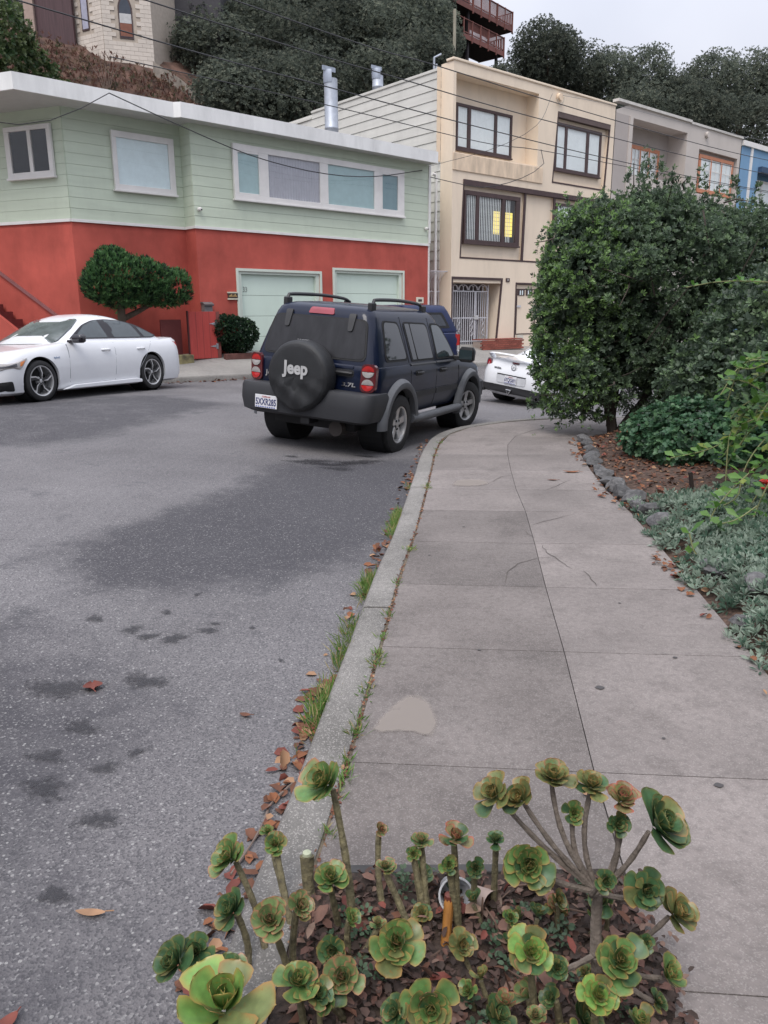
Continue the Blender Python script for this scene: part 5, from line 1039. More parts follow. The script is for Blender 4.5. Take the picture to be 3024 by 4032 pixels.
    panel([(-.42, .76), (.42, .76), (.42, .92), (-.42, .92)], lambda x, z, off: (x, 3.36 + off, z), .01, .03, 'grille', blackp, v)
    for x, y, s, stv in ((.765, 0, 1, 0), (-.765, 0, -1, 0), (.765, 2.649, 1, R(-14)), (-.765, 2.649, -1, R(-14))): wheel(v, x, y, .365, .225, .235, s, 'broad', stv)
    # antenna
    q = MB(); q.tube([(.78, 2.3, 1.08), (.76, 2.24, 1.75)], .004, 5); q.build('antenna', blackp, v)
build_suv()

# ---------------- white sedan (fastback)
def sedan(v, pt, low, gr, warp, ya, yb, rw, hwb, win, rear=True):
    body = ringloft(low, warp, ns=26).build('body', pt, v, smooth=True, ang=35); cut(body, arch_cut(ya, rw + .055, rw + .005, .55) + arch_cut(yb, rw + .055, rw + .005, .55)); body.data.polygons.foreach_set('use_smooth', [True] * len(body.data.polygons)); body.data.set_sharp_from_angle(angle=R(32))
    for y in (ya, yb): liner(v, y, rw + .055, rw + .005, hwb - .03, .55)
    ringloft(gr, ns=22).build('cabin', pt, v, smooth=True, ang=50)
def build_sedan():
    v = vehicle('white_sedan', (-6.5, 13.28, .18), R(157.6), R(1.0), R(.9), 'white four door sedan with dark twin blade wheels parked by the red wall')
    pt = mat('white_paint', (.72, .73, .75), rough=.3, var=.02, coat=.8)
    low = [(.13, .78, -3.75, .88, .25, .35), (.17, .86, -3.86, .95, .28, .45), (.30, .905, -3.90, .98, .3, .5), (.52, .925, -3.89, .97, .32, .5), (.68, .925, -3.87, .95, .32, .52), (.80, .905, -3.86, .9, .32, .52), (.90, .875, -3.84, .82, .32, .5), (.955, .835, -3.78, .72, .3, .5), (.975, .76, -3.68, .6, .3, .45)]
    def warp(x, y, z):
        if z > .5:
            t = min(max((y + 1.0) / 1.95, 0), 1); k = 1 - .46 * t ** 1.25; z = .5 + (z - .5) * k
            t = min(max((-3.2 - y) / .7, 0), 1); z = z + .05 * t
        return x, y, z
    gr = [(.93, .82, -3.62, -.38, .35, .5), (.97, .80, -3.5, -.5, .35, .5), (1.14, .735, -3.05, -.86, .38, .46), (1.30, .665, -2.62, -1.19, .4, .42), (1.37, .61, -2.40, -1.36, .38, .4), (1.415, .52, -2.18, -1.52, .33, .36), (1.44, .36, -2.0, -1.65, .2, .2), (1.45, .15, -1.9, -1.75, .06, .06)]
    sedan(v, pt, low, gr, warp, 0, -2.83, .335, .925, None)
    gl_ = mat('sedan_glass', (.05, .065, .07), rough=.04, var=.15, spec=.9, coat=.3); tr = seam
    for s in (-1, 1):
        f = lambda a, z, off, s=s: (s * (interp(gr, z, 1) + off), a, z)
        whole = [(-.82, 1.0), (-3.02, 1.0), (-3.16, 1.04), (-2.66, 1.25), (-2.3, 1.325), (-1.9, 1.35), (-1.55, 1.33), (-1.25, 1.245)]
        panel(rpoly(whole, [.05, .1, .03, .1, .1, .1, .1, .1]), f, .006, .02, 'window_trim', mat('pillar_black', (.02, .018, .022), rough=.3), v)
        panel(rpoly([(-.95, 1.02), (-1.78, 1.02), (-1.66, 1.335), (-1.53, 1.31), (-1.27, 1.23)], .03), f, .010, .01, 'front_door_glass', gl_, v); panel(rpoly([(-1.95, 1.02), (-2.70, 1.02), (-2.60, 1.16), (-2.50, 1.27), (-2.25, 1.315), (-1.84, 1.335)], [.02, .02, .02, .08, .08, .02]), f, .010, .01, 'rear_door_glass', gl_, v); panel(rpoly([(-2.80, 1.02), (-3.0, 1.02), (-3.10, 1.045), (-2.74, 1.20), (-2.66, 1.20)], .02), f, .010, .01, 'quarter_glass', gl_, v)
        lf = lambda a, z, off, s=s: (s * (interp(low, z, 1) + off), a, z)
        for P in ([(-.62, .28), (-.632, .28), (-.662, .92), (-.65, .92)], [(-1.76, .25), (-1.772, .25), (-1.832, .93), (-1.82, .93)], [(-2.62, .62), (-2.63, .62), (-2.9, .93), (-2.89, .93)], [(-2.44, .42), (-2.45, .42), (-2.63, .62), (-2.62, .62)]): panel(P, lf, .0025, .004, 'door_seam', mat('seam_grey', (.22, .23, .25), rough=.6), v)
        for a in (-1.45, -2.42): 
            q = MB(); q.tube([(s * .895, a, .80), (s * .935, a - .05, .803), (s * .935, a - .18, .803), (s * .895, a - .23, .80)], .018, 8); q.build('door_handle', pt, v, smooth=True)
        q = MB(); q.prism([(-.42, .16), (-2.45, .16), (-2.45, .22), (-2.3, .25), (-.7, .23)], s * .89, s * .955, 'x'); q.build('side_skirt', pt, v, bevel=.015)
        o = ringloft([(.93, .085, -.05, .05, .04, .04), (.96, .12, -.07, .08, .05, .06), (1.04, .125, -.07, .08, .05, .06), (1.08, .09, -.05, .05, .04, .04)], ns=3).build('door_mirror', mat('gloss_black', (.012, .01, .014), rough=.15, coat=.5), v, smooth=True, ang=50); o.location = (s * 1.02, -.80, 0)
        q = MB(); q.box(min(s * .80, s * .95), max(s * .80, s * .95), -.86, -.74, .945, .985); q.build('mirror_arm', MATS['gloss_black'], v, bevel=.01)
        kf = lambda y: 1 - .46 * min(max((y + 1.0) / 1.95, 0), 1) ** 1.25
        tl = lowsurf(low, lambda y: 1., s)
        panel(rpoly([(-3.48, .93), (-3.62, .95), (-3.82, .93), (-3.83, .80), (-3.70, .82)], .02), tl, .012, .03, 'tail_light', mat('bright_red_lens', (.45, .01, .02), rough=.15, coat=.5), v)
        hl = lowsurf(low, kf, s)
        h = panel(rpoly([(.26, .715), (.84, .635), (.84, .52), (.42, .55)], .03), hl, .012, .03, 'headlight', clear_l, v); panel(rpoly([(.32, .68), (.42, .655), (.44, .585), (.40, .60)], .01), hl, .018, .01, 'indicator', amber_l, h); panel(rpoly([(.5, .64), (.8, .59), (.8, .55), (.5, .585)], .01), hl, .016, .01, 'headlamp_bezel', mat('bezel', (.08, .08, .09), rough=.2), h)
        panel(rpoly([(.55, .20), (.86, .20), (.86, .34), (.60, .36)], .03), hl, .012, .03, 'bumper_intake', seam, v)
        lettering('hybrid', .05, mat('badge_blue', (.25, .32, .45), rough=.4), v, (s * .922, -.36, .70), (PI / 2, 0, -PI / 2 if s < 0 else PI / 2), extr=.003)
    ws = lambda x, z, off: (x, interp(gr, z, 3) + off - .55 * max(0, abs(x) - .25) ** 1.7, z)
    panel(rpoly([(-.69, .95), (.69, .95), (.60, 1.2), (.50, 1.355), (-.50, 1.355), (-.60, 1.2)], [.05, .05, .03, .06, .06, .03]), ws, .012, .02, 'windscreen', mat('windscreen_glass', (.10, .12, .12), rough=.08, var=.3, vs=4, spec=.9), v)
    rg = lambda x, z, off: (x, interp(gr, z, 2) - off + .55 * max(0, abs(x) - .25) ** 1.7, z)
    panel(rpoly([(-.62, 1.02), (.62, 1.02), (.48, 1.34), (-.48, 1.34)], .05), rg, .012, .02, 'rear_glass', gl_, v)
    q = MB(); q.box(-.35, .35, .93, 1.0, .3, .5); q.build('grille', seam, v, bevel=.02)
    q = MB(); q.box(-.7, .7, -3.5, .6, .14, .3); q.build('underbody', seam, v)
    for x, y, s in ((.80, 0, 1), (-.80, 0, -1), (.80, -2.83, 1), (-.80, -2.83, -1)): wheel(v, x, y, .335, .25, .235, s, 'blade', 0, mat('machined', (.6, .6, .6), rough=.3, metal=.6))
build_sedan()

# ---------------- white coupe behind the shrub
def build_coupe():
    v = vehicle('white_coupe', (2.62, 16.3, -.34), R(-45), R(6.5), R(-1.5), 'white sports coupe with a rear spoiler half hidden by the tall shrub')
    pt = MATS['white_paint']; ya, yb = .85, 3.55      # origin at the rear bumper
    low = [(.20, .72, .12, 4.2, .3, .4), (.26, .84, .03, 4.35, .34, .5), (.42, .885, .0, 4.4, .36, .55), (.60, .885, .0, 4.4, .36, .55), (.74, .87, .05, 4.32, .36, .55), (.84, .85, .10, 4.2, .34, .5), (.90, .80, .14, 4.0, .3, .5), (.925, .72, .22, 3.85, .3, .45)]
    def warp(x, y, z):
        if z > .5:
            t = min(max((y - 2.6) / 1.7, 0), 1); z = .5 + (z - .5) * (1 - .4 * t ** 1.3)
            t = min(max((1.0 - y) / .9, 0), 1); z += .03 * t
        return x, y, z
    gr = [(.88, .80, .75, 3.25, .35, .45), (.94, .78, .9, 3.1, .35, .45), (1.12, .68, 1.25, 2.7, .36, .42), (1.25, .59, 1.55, 2.4, .34, .38), (1.31, .48, 1.75, 2.2, .25, .3), (1.335, .25, 1.9, 2.05, .05, .05)]
    sedan(v, pt, low, gr, warp, ya, yb, .325, .885, None)
    gl_ = MATS['sedan_glass']; rg = lambda x, z, off: (x, interp(gr, z, 2) - off + .5 * max(0, abs(x) - .25) ** 1.7, z); panel(rpoly([(-.66, .955), (.66, .955), (.46, 1.25), (-.46, 1.25)], .06), rg, .012, .02, 'rear_glass', mat('teal_glass', (.10, .15, .16), rough=.05, spec=.9, coat=.3), v)
    for s in (-1, 1):
        f = lambda a, z, off, s=s: (s * (interp(gr, z, 1) + off), a, z); panel(rpoly([(1.25, .97), (2.95, .97), (2.5, 1.2), (1.75, 1.24)], .08), f, .008, .02, 'side_glass', gl_, v)
        tl = lambda a, z, off, s=s: (s * a, .08 - off + .9 * max(0, a - .5) ** 1.6, z)
        h = panel(rpoly([(.585, .72), (.80, .70), (.86, .80), (.80, .92), (.62, .90)], .05), tl, .02, .05, 'tail_light', mat('smoked_lens', (.16, .10, .11), rough=.15, coat=.6), v)
        panel([(.71 + .075 * math.cos(t), .81 + .08 * math.sin(t)) for t in np.linspace(0, 6.0, 16)], tl, .03, .02, 'lamp_lens', red_l, h); panel([(.70 + .03 * math.cos(t), .81 + .035 * math.sin(t)) for t in np.linspace(0, 6.0, 10)], tl, .036, .01, 'lamp_lens', mat('pink_lens', (.5, .2, .2), rough=.15), h)
        q = MB(); q.lathe([(.10, .04), (-.03, .05), (-.03, .04), (.1, .03)], 16, 'y', (s * .70, 0, .27)); q.build('exhaust_tip', mat('dark_chrome', (.15, .15, .15), rough=.25, metal=.9), v, smooth=True)
    rp = lambda x, z, off: (x, -off + .45 * max(0, abs(x) - .45) ** 1.6, z)
    panel(rpoly([(-.86, .24), (.86, .24), (.80, .40), (.5, .42), (-.5, .42), (-.80, .40)], .03), rp, .02, .06, 'diffuser', blackp, v)
    panel(rpoly([(-.36, .47), (.36, .47), (.38, .64), (-.38, .64)], .04), rp, .012, .03, 'plate_recess', mat('white_shade', (.55, .56, .58), rough=.4), v); panel([(-.36, .638), (.36, .638), (.36, .655), (-.36, .655)], rp, .018, .02, 'recess_lip', seam, v)
    plate(v, (0, -.022, .555), (0, 0, 0), '6YQG691')
    q = MB(); q.prism([(-.075, .36), (.075, .36), (.0, .23)], -.06, -.02, 'y'); o = q.build('fog_lamp', chrome, v, bevel=.01); q = MB(); q.prism([(-.045, .345), (.045, .345), (.0, .265)], -.066, -.061, 'y'); q.build('fog_lens', blackp, o)
    q = MB(); q.lathe([(0, .052), (-.01, .052), (-.01, .062), (0, .062)], 20, 'y', (0, .04, .815)); em = q.build('emblem', chrome, v, smooth=True); q = MB(); q.tube([(-.05, .03, .83), (-.02, .026, .835), (0, .024, .80), (.02, .026, .835), (.05, .03, .83)], .008, 6); q.build('emblem_wing', chrome, em, smooth=True)
    lettering('MAZDA', .05, mat('badge_dark', (.12, .12, .13), rough=.3, metal=.4), v, (-.40, .03, .755), (PI / 2, 0, 0), bold=.001, extr=.004); lettering('RX-8', .065, MATS['badge_dark'], v, (.42, .03, .755), (PI / 2, 0, 0), bold=.0015, extr=.004, shear=.3, sx=1.2)
    panel(rpoly([(-.08, .885), (.08, .885), (.08, .915), (-.08, .915)], .01), lambda x, z, off: (x, .10 - off, z), .02, .03, 'brake_light', dred_l, v)
    P = resample([(-.74, .30, .93), (-.70, .17, 1.02), (-.5, .12, 1.045), (0, .08, 1.055), (.5, .12, 1.045), (.70, .17, 1.02), (.74, .30, .93)], n=30); sp = MB()
    pf = [(-.10, .0), (-.09, .014), (.02, .018), (.10, .004), (.10, -.006), (0, -.012)]
    sp.grid(np.array([[(x, y + a, z + b_) for a, b_ in pf + pf[:1]] for x, y, z in P])); sp.build('spoiler', pt, v, smooth=True, ang=60)
    q = MB(); q.box(-.7, .7, .3, 4.1, .2, .35); q.build('underbody', seam, v)
    for x, y, s in ((.745, ya, 1), (-.745, ya, -1), (.745, yb, 1), (-.745, yb, -1)): wheel(v, x, y, .325, .235, .225, s, 'broad')
build_coupe()

# ---------------- blue pickup with a canopy across the road
def build_pickup():
    # origin under the tail; forward = towards the camera's left, driver side faces the road
    v = vehicle('blue_pickup', (1.53, 22.44, -.08), R(132.7), 0, 0, 'dark blue pickup truck with a matching bed canopy across the street')
    v['category'] = 'truck'
    pt = paint('pickup_blue', (.006, .014, .06), .15, .3)
    low = [(.45, .78, .05, 5.2, .12, .3), (.55, .86, .0, 5.25, .14, .35), (.95, .88, .0, 5.25, .14, .35), (1.12, .86, .02, 5.2, .14, .35), (1.16, .82, .04, 5.15, .12, .3)]
    def warp(x, y, z): t = min(max((y - 3.7) / 1.5, 0), 1); return x, y, (z if z < .8 else .8 + (z - .8) * (1 - .35 * t))
    body = ringloft(low, warp, ns=22).build('body', pt, v, smooth=True, ang=35); cut(body, arch_cut(1.1, .45, .38) + arch_cut(4.3, .45, .38)); body.data.polygons.foreach_set('use_smooth', [True] * len(body.data.polygons)); body.data.set_sharp_from_angle(angle=R(32))
    for y in (1.1, 4.3): liner(v, y, .45, .38, .86)
    cp = [(1.165, .84, .03, 2.0, .06, .05), (1.20, .84, .03, 2.0, .06, .05), (1.70, .72, .28, 1.98, .08, .05), (1.84, .66, .36, 1.96, .1, .05), (1.875, .58, .44, 1.9, .1, .05), (1.89, .35, .6, 1.7, .1, .05)]
    ringloft(cp, ns=8).build('canopy', pt, v, smooth=True, ang=45)
    cb = [(1.1, .80, 2.05, 3.9, .1, .3), (1.16, .79, 2.06, 3.8, .1, .3), (1.60, .66, 2.12, 3.3, .12, .3), (1.70, .60, 2.2, 3.15, .12, .28), (1.74, .45, 2.35, 2.95, .1, .2)]; ringloft(cb, ns=10).build('cab', pt, v, smooth=True, ang=45)
    for s in (-1, 1):
        f = lambda a, z, off, s=s: (s * (interp(cp, z, 1) + off), a, z); panel(rpoly([(.34, 1.27), (1.86, 1.27), (1.86, 1.68), (.56, 1.68)], .07), f, .008, .02, 'window_trim', seam, v); panel(rpoly([(.48, 1.33), (1.75, 1.33), (1.75, 1.62), (.65, 1.62)], .05), f, .014, .01, 'canopy_glass', mat('canopy_glass', (.03, .035, .045), rough=.15, spec=.5), v)
        f2 = lambda a, z, off, s=s: (s * (interp(cb, z, 1) + off), a, z); panel(rpoly([(2.3, 1.2), (3.5, 1.2), (3.1, 1.57), (2.35, 1.57)], .06), f2, .008, .02, 'cab_glass', MATS['side_glass'], v)
        tl = lambda a, z, off, s=s: (s * (.86 + off), a, z); panel(rpoly([(-.012, .80), (.16, .80), (.16, 1.1), (-.012, 1.1)], .02), tl, .012, .05, 'tail_light', red_l, v); q = MB(); q.box(min(s * .72, s * .866), max(s * .72, s * .866), -.02, .02, .80, 1.1); q.build('tail_light', red_l, v, bevel=.008)
    panel(rpoly([(-.72, 1.22), (.72, 1.22), (.62, 1.66), (-.62, 1.66)], .06), lambda x, z, off: (x, interp(cp, z, 2) - off, z), .01, .02, 'rear_glass', MATS['canopy_glass'], v)
    q = MB(); q.box(-.86, .86, -.14, .06, .48, .66); q.build('rear_bumper', chrome, v, bevel=.02); q = MB(); q.box(-.6, .6, .3, 5, .4, .5); q.build('underbody', seam, v)
    for x, y, s in ((.76, 1.1, 1), (-.76, 1.1, -1), (.76, 4.3, 1), (-.76, 4.3, -1)): wheel(v, x, y, .37, .21, .24, s, 'broad')
build_pickup()
# ================================================================ vegetation
def leafm(name, col, rough=.5, var=.3, vs=3., spec=.4, sub=0., rnd=0.):
    m_ = mat(name, col, rough=rough, var=var, vs=vs, spec=spec, rnd=rnd)
    t = m_.node_tree; p = t.nodes['Principled BSDF']
    if not m_.get('thin'):       # thin leaves let some light through
        m_['thin'] = 1; tr = t.nodes.new('ShaderNodeBsdfTranslucent'); src = p.inputs['Base Color'].links[0].from_socket; br_ = t.nodes.new('ShaderNodeVectorMath'); br_.operation = 'SCALE'; br_.inputs['Scale'].default_value = 1.5; t.links.new(src, br_.inputs[0]); t.links.new(br_.outputs[0], tr.inputs['Color'])
        mx_ = t.nodes.new('ShaderNodeMixShader'); mx_.inputs[0].default_value = .35; t.links.new(p.outputs[0], mx_.inputs[1]); t.links.new(tr.outputs[0], mx_.inputs[2]); t.links.new(mx_.outputs[0], t.nodes['Material Output'].inputs[0])
    return m_
oak = [leafm('oak_leaf_a', (.085, .10, .08), .85, spec=.08, rnd=.3), leafm('oak_leaf_b', (.115, .13, .10), .85, spec=.08, rnd=.3), leafm('oak_leaf_c', (.14, .15, .115), .85, spec=.08, rnd=.3), leafm('oak_leaf_d', (.056, .066, .056), .85, spec=.08, rnd=.3)]
bark = mat('bark', (.075, .055, .04), rough=.95, var=.35, vs=12, stretch=(1, 1, .25), bump=.8, bs=30)
ORD = ['first', 'second', 'third', 'fourth', 'fifth', 'sixth', 'seventh', 'eighth', 'ninth', 'tenth', 'eleventh', 'twelfth', 'thirteenth', 'fourteenth', 'fifteenth', 'sixteenth', 'seventeenth', 'eighteenth']
def crown_mesh(seed, n=4200):
    rg = np.random.default_rng(seed); B = [(0, 0, 0, .72, .72, .7)]
    for i in range(9):
        d = unit(rg.normal(size=3)) * [1, 1, .8]; B.append((*(d * rg.uniform(.45, .62)), *([rg.uniform(.34, .5)] * 3)))
    P, A = blob_points(B, n, .62, 1.24, .62); A = unit(A + RNG.normal(0, .35, A.shape) + [0, 0, .3])
    q = whorls(P, A, 5, .052, .017, .95, .35); idx = np.repeat(RNG.choice(4, n, p=[.38, .3, .14, .18]), 5)
    o = leaf_mesh('crown', *q, oak, idx); me = o.data; bpy.data.objects.remove(o); return me
CROWNS = [crown_mesh(s) for s in (3, 5, 11, 23)]
def trunk_mesh(seed):
    rg = random.Random(seed); b = MB(); b.tube([(0, 0, -3.6), (.05, .02, -2), (rg.uniform(-.1, .1), 0, -.9), (rg.uniform(-.2, .2), rg.uniform(-.2, .2), .1)], [.10, .085, .07, .03], 8)
    for i in range(5):
        a = rg.uniform(0, 6.3); b.tube([(0, 0, -1.0 + .1 * i), (.25 * math.cos(a), .25 * math.sin(a), -.5), (.55 * math.cos(a), .55 * math.sin(a), .1)], [.045, .035, .012], 5)
    return b.mesh('trunk')
TRUNKS = [trunk_mesh(s) for s in (1, 2)]
def tree(x, y, z, r, k, label, group, sz=1.):
    t = empty('oak_tree', (x, y, float(hill_z(x, y)) - .2 if y > 30 else 0), 0, label, 'tree', group)
    c = link('crown', CROWNS[k % 4], None, t); c.location = (0, 0, z - t.location.z); c.scale = (r * 1.1, r * 1.1, r * sz); c.rotation_euler = (0, 0, k * 1.7)
    s = link('trunk', TRUNKS[k % 2], bark, t); s.location = (0, 0, z - t.location.z); s.scale = (r, r, r); s.rotation_euler = (0, 0, k * 2.1)
    return t
TREES = [(-7.0, 40.8, 11.5, 2.2), (-6.8, 42.0, 12.2, 2.4), (-5.0, 41.8, 11.5, 2.2), (-3.6, 44.2, 12.9, 2.4), (-0.0, 45.4, 13.5, 2.3), (2.1, 47.8, 15.0, 2.4), (-10.4, 50.3, 16.6, 2.4), (-9.3, 49.2, 16.2, 2.7), (-7.4, 51.6, 17.6, 2.8), (-4.9, 49.2, 16.3, 2.6), (-2.7, 51.4, 16.8, 2.7), (-0.3, 52.7, 17.9, 2.8), (2.1, 54.0, 18.7, 2.7), (3.7, 56.0, 18.6, 1.7), (-12.6, 58.9, 21.7, 2.8), (-12.1, 61.2, 22.7, 3.2), (-9.4, 62.4, 23.4, 3.2), (-6.4, 61.2, 22.6, 3.2), (-3.7, 63.4, 23.4, 3.2), (-0.7, 64.6, 24.1, 3.3), (2.3, 65.8, 24.7, 3.2), (4.0, 68.1, 25.7, 2.0), (8.4, 60.0, 17.3, 1.5), (11.5, 62.6, 20.0, 2.3), (12.2, 61.3, 19.0, 2.5), (14.7, 63.3, 18.9, 2.6), (17.2, 64.2, 18.3, 2.6), (20.2, 66.4, 18.9, 2.7), (22.2, 66.0, 17.5, 2.5), (24.5, 68.3, 18.4, 2.7), (27.0, 68.5, 19.0, 2.9), (30.4, 70.7, 19.7, 2.9), (32.9, 70.6, 19.3, 2.9), (18.5, 60.4, 15.6, 2.5), (23.3, 61.3, 15.0, 2.6), (27.2, 63.3, 15.1, 2.8)]
GRP = [('lowest row of hillside oaks above the green roof', 'hillside oak just above the green house roof, {} from the left', 0, 6), ('middle row of hillside oaks', 'dark hillside oak in the middle row behind the flues, {} from the left', 6, 14), ('top row of hillside oaks', 'dark oak in the topmost row on the hillside, {} from the left', 14, 22), ('oaks along the ridge on the right', 'dark oak along the right hand ridge under the sky, {} from the left', 22, 33), ('oaks behind the grey and blue roofs', 'oak low on the ridge behind the grey and blue roofs, {} from the left', 33, 36)]
for g_, lb, a, c in GRP:
    for i in range(a, c):
        x, y, z, r = TREES[i]; tree(x, y, z, r, i, lb.format(ORD[i - a]), g_, .95 + .25 * ((i * 37) % 7) / 7)
# brush covering the slope under the trees
u_ = RNG.uniform(-8, 62, 15000); v_ = RNG.uniform(9.5, 40, 15000)
bx = PG[0] + u_ * DG[0] + v_ * IG[0]; by = PG[1] + u_ * DG[1] + v_ * IG[1]; lumps = np.sin(bx * .9) * np.sin(by * .8 + 1) + np.sin(bx * 2.3 + by * 1.7) * .5
keep = ~((by > 36) & (by < 47.5) & (bx < -7.6 - (by - 38) * .25)) & ((lumps > -.55) | (u_ > 8)); bx, by, lumps = bx[keep], by[keep], lumps[keep]
bz = hill_z(bx, by) + .1 + np.clip(lumps + .6, 0, 1.6) * RNG.uniform(.1, 1.3, len(bx))
q = whorls(np.stack([bx, by, bz], 1), unit(RNG.normal(0, .5, (len(bx), 3)) + [0, -.5, .9]), 6, .34, .11, 1.0, .4)
o = leaf_mesh('hillside_brush', *q, oak + [leafm('dry_brush', (.075, .055, .035), .7)], np.repeat(RNG.choice(5, len(bx), p=[.36, .26, .12, .2, .06]), 6)); tag(o, 'dark brush covering the slope under the oaks', 'brush', kind='stuff')
# dry scrub on the bank below the block house
n = 2600; bx = RNG.uniform(-19, -7.5, n); by = RNG.uniform(36.5, 45.0, n); bz = hill_z(bx, by) + RNG.uniform(0, .5, n)
ok = (by < 44.4) | (bx > -11.5); q = whorls(np.stack([bx, by, bz], 1)[ok], unit(RNG.normal(0, .5, (n, 3)) + [0, -.3, 1])[ok], 5, .24, .035, .6, .4)
o = leaf_mesh('dry_scrub', *q, [leafm('scrub_red', (.12, .06, .045), .8), leafm('scrub_tan', (.16, .11, .075), .8), leafm('scrub_green', (.06, .07, .035), .8)], np.repeat(RNG.choice(3, ok.sum(), p=[.55, .3, .15]), 5)); tag(o, 'reddish dry scrub on the bank below the block house', 'scrub', kind='stuff')
# bright bushes at the upper left
lime = [leafm('lime_a', (.07, .10, .04)), leafm('lime_b', (.11, .145, .06)), leafm('lime_c', (.035, .07, .025))]
def leafy(name, label, cat, blobs, n, k, L, W, mats, probs, tilt=.9, up=.2, stems=None, lo=.75, hi=1.06, group=None, round_=False, zmin=-9, keep=.72, jit=.3, stem_m=None):
    cx, cy = blobs[0][0], blobs[0][1]; t = empty(name, (cx, cy, 0), 0, label, cat, group)
    P, A = blob_points(blobs, n, lo, hi, keep, zmin); P = P - [cx, cy, 0]; A = unit(A + RNG.normal(0, .3, A.shape) + [0, 0, up]); q = whorls(P, A, k, L, W, tilt, jit)
    leaf_mesh('crown' if cat in ('tree', 'shrub', 'bush') else 'foliage', *q, mats, np.repeat(RNG.choice(len(mats), n, p=probs), k), t, round_=round_)
    if stems:
        for pts, rad in stems:
            b = MB(); b.tube([(p[0] - cx, p[1] - cy, p[2]) for p in resample(pts, n=10)], list(np.linspace(rad[0], rad[1], 10)), 8); b.build('trunk', stem_m or bark, t, smooth=True)
    return t
leafy('leafy_bush', 'bright green bush at the upper left edge below the block house', 'bush', [(-17.4, 38.1, 13.2, 2.0, 1.6, 2.2), (-16.6, 39.4, 12.2, 1.7, 1.5, 1.4), (-14.8, 39, 10.8, 1.5, 1.2, 1.1)], 2600, 6, .2, .06, lime, [.5, .2, .3], stems=[([(-17.4, 38.1, 8.5), (-17.3, 38.1, 10.5), (-17.4, 38.1, 13)], (.2, .06))])
b = MB()
for i in range(7): b.tube([(0, 0, 0), (.1 * i - .3, .1, 1.0), (.3 * i - .9, .2, 2.0 + .1 * (i % 3))], [.03, .02, .008], 5)
o = b.build('bare_shrub', mat('dry_twig', (.14, .10, .08), rough=.9), None); o.location = (-13.4, 41.5, float(hill_z(-13.4, 41.5))); tag(o, 'leafless twiggy shrub on the bank under the block house', 'shrub')
# clipped juniper in front of the red wall
def gpt(u, off, z): p = PG + DG * u - IG * off; return (p[0], p[1], z)
jun = [leafm('juniper_a', (.06, .135, .05), .6), leafm('juniper_b', (.095, .195, .068), .6), leafm('juniper_c', (.012, .033, .016), .6)]
def gb(u, off, z, r): return (*gpt(u, off, z), *r)
leafy('clipped_juniper', 'cloud clipped dark green juniper against the red wall above the white sedan', 'tree', [gb(-3.55, .5, 2.42, (.62, .62, .52)), gb(-3.85, .5, 2.25, (.45, .5, .42)), gb(-3.0, .5, 2.45, (.55, .55, .42)), gb(-2.6, .55, 2.35, (.45, .5, .38)), gb(-2.12, .6, 2.2, (.36, .42, .42)), gb(-3.6, .5, 2.75, (.36, .4, .3)), gb(-3.5, .5, 2.0, (.45, .4, .3)), gb(-3.0, .5, 2.1, (.5, .45, .32)), gb(-2.5, .55, 2.05, (.4, .4, .3))],
      4600, 6, .12, .012, jun, [.5, .22, .28], tilt=.4, up=1.3, stems=[([gpt(-3.45, .5, .4), gpt(-3.5, .5, 1.2), gpt(-3.45, .5, 2.2)], (.12, .08)), ([gpt(-3.45, .5, 1.5), gpt(-2.9, .5, 1.75), gpt(-2.3, .55, 2.1)], (.07, .04))])
leafy('clipped_bush', 'clipped dark green bush between the red gate and the garage door', 'bush', [gb(-.45, .3, 1.12, (.5, .4, .42)), gb(-.1, .3, 1.1, (.4, .36, .36)), gb(-.7, .3, 1.2, (.3, .36, .36)), gb(-.3, .32, .85, (.4, .36, .25))], 2200, 6, .07, .018, [leafm('boxleaf_a', (.018, .045, .022)), leafm('boxleaf_b', (.035, .07, .03)), leafm('boxleaf_c', (.01, .025, .014))], [.45, .25, .3], tilt=.6, up=.6, stems=[([gpt(-.45, .3, .45), gpt(-.4, .3, .9)], (.06, .04)), ([gpt(-.35, .3, .45), gpt(-.15, .3, .95)], (.05, .03))])
# ---------------- the tall shrub on the corner
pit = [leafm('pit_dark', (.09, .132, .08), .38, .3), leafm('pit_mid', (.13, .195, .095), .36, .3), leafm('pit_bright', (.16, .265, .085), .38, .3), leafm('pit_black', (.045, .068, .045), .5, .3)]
BL = [(3.45, 10.7, 1.9, 1.15, 1.05, 1.05), (2.72, 10.45, 1.75, .62, .62, .62), (2.62, 10.4, 1.2, .6, .58, .5), (2.95, 10.5, 2.3, .6, .6, .5), (4.4, 10.9, 1.95, 1.15, 1.05, 1.0), (5.4, 11.0, 1.8, 1.2, 1.1, 1.05), (3.9, 10.5, 1.25, 1.0, .9, .75), (4.9, 10.1, 1.1, 1.0, .9, .85), (3.4, 10.75, 2.6, .6, .55, .4), (4.2, 10.9, 2.5, .6, .5, .4), (5.0, 11, 2.3, .7, .6, .4), (6.4, 11, 1.5, 1.1, 1.1, 1.1), (2.5, 10.3, .85, .42, .45, .36), (2.85, 10.3, .8, .45, .4, .35), (2.35, 10.35, 1.5, .42, .4, .5), (3.4, 10.3, .95, .5, .4, .4), (2.4, 10.35, 2.0, .4, .4, .42), (2.5, 10.45, 2.35, .45, .45, .45), (2.85, 10.5, 2.6, .45, .45, .4), (3.5, 10.7, 2.75, .5, .5, .35), (2.3, 10.3, .95, .35, .35, .5), (2.45, 10.25, .55, .35, .35, .34), (2.75, 10.1, .48, .34, .3, .3), (3.1, 9.98, .42, .3, .2, .26), (2.3, 10.2, .4, .2, .2, .2), (3.3, 10.25, .6, .4, .3, .3), (3.75, 10.2, .7, .5, .4, .45), (4.3, 9.9, .7, .6, .5, .5)]
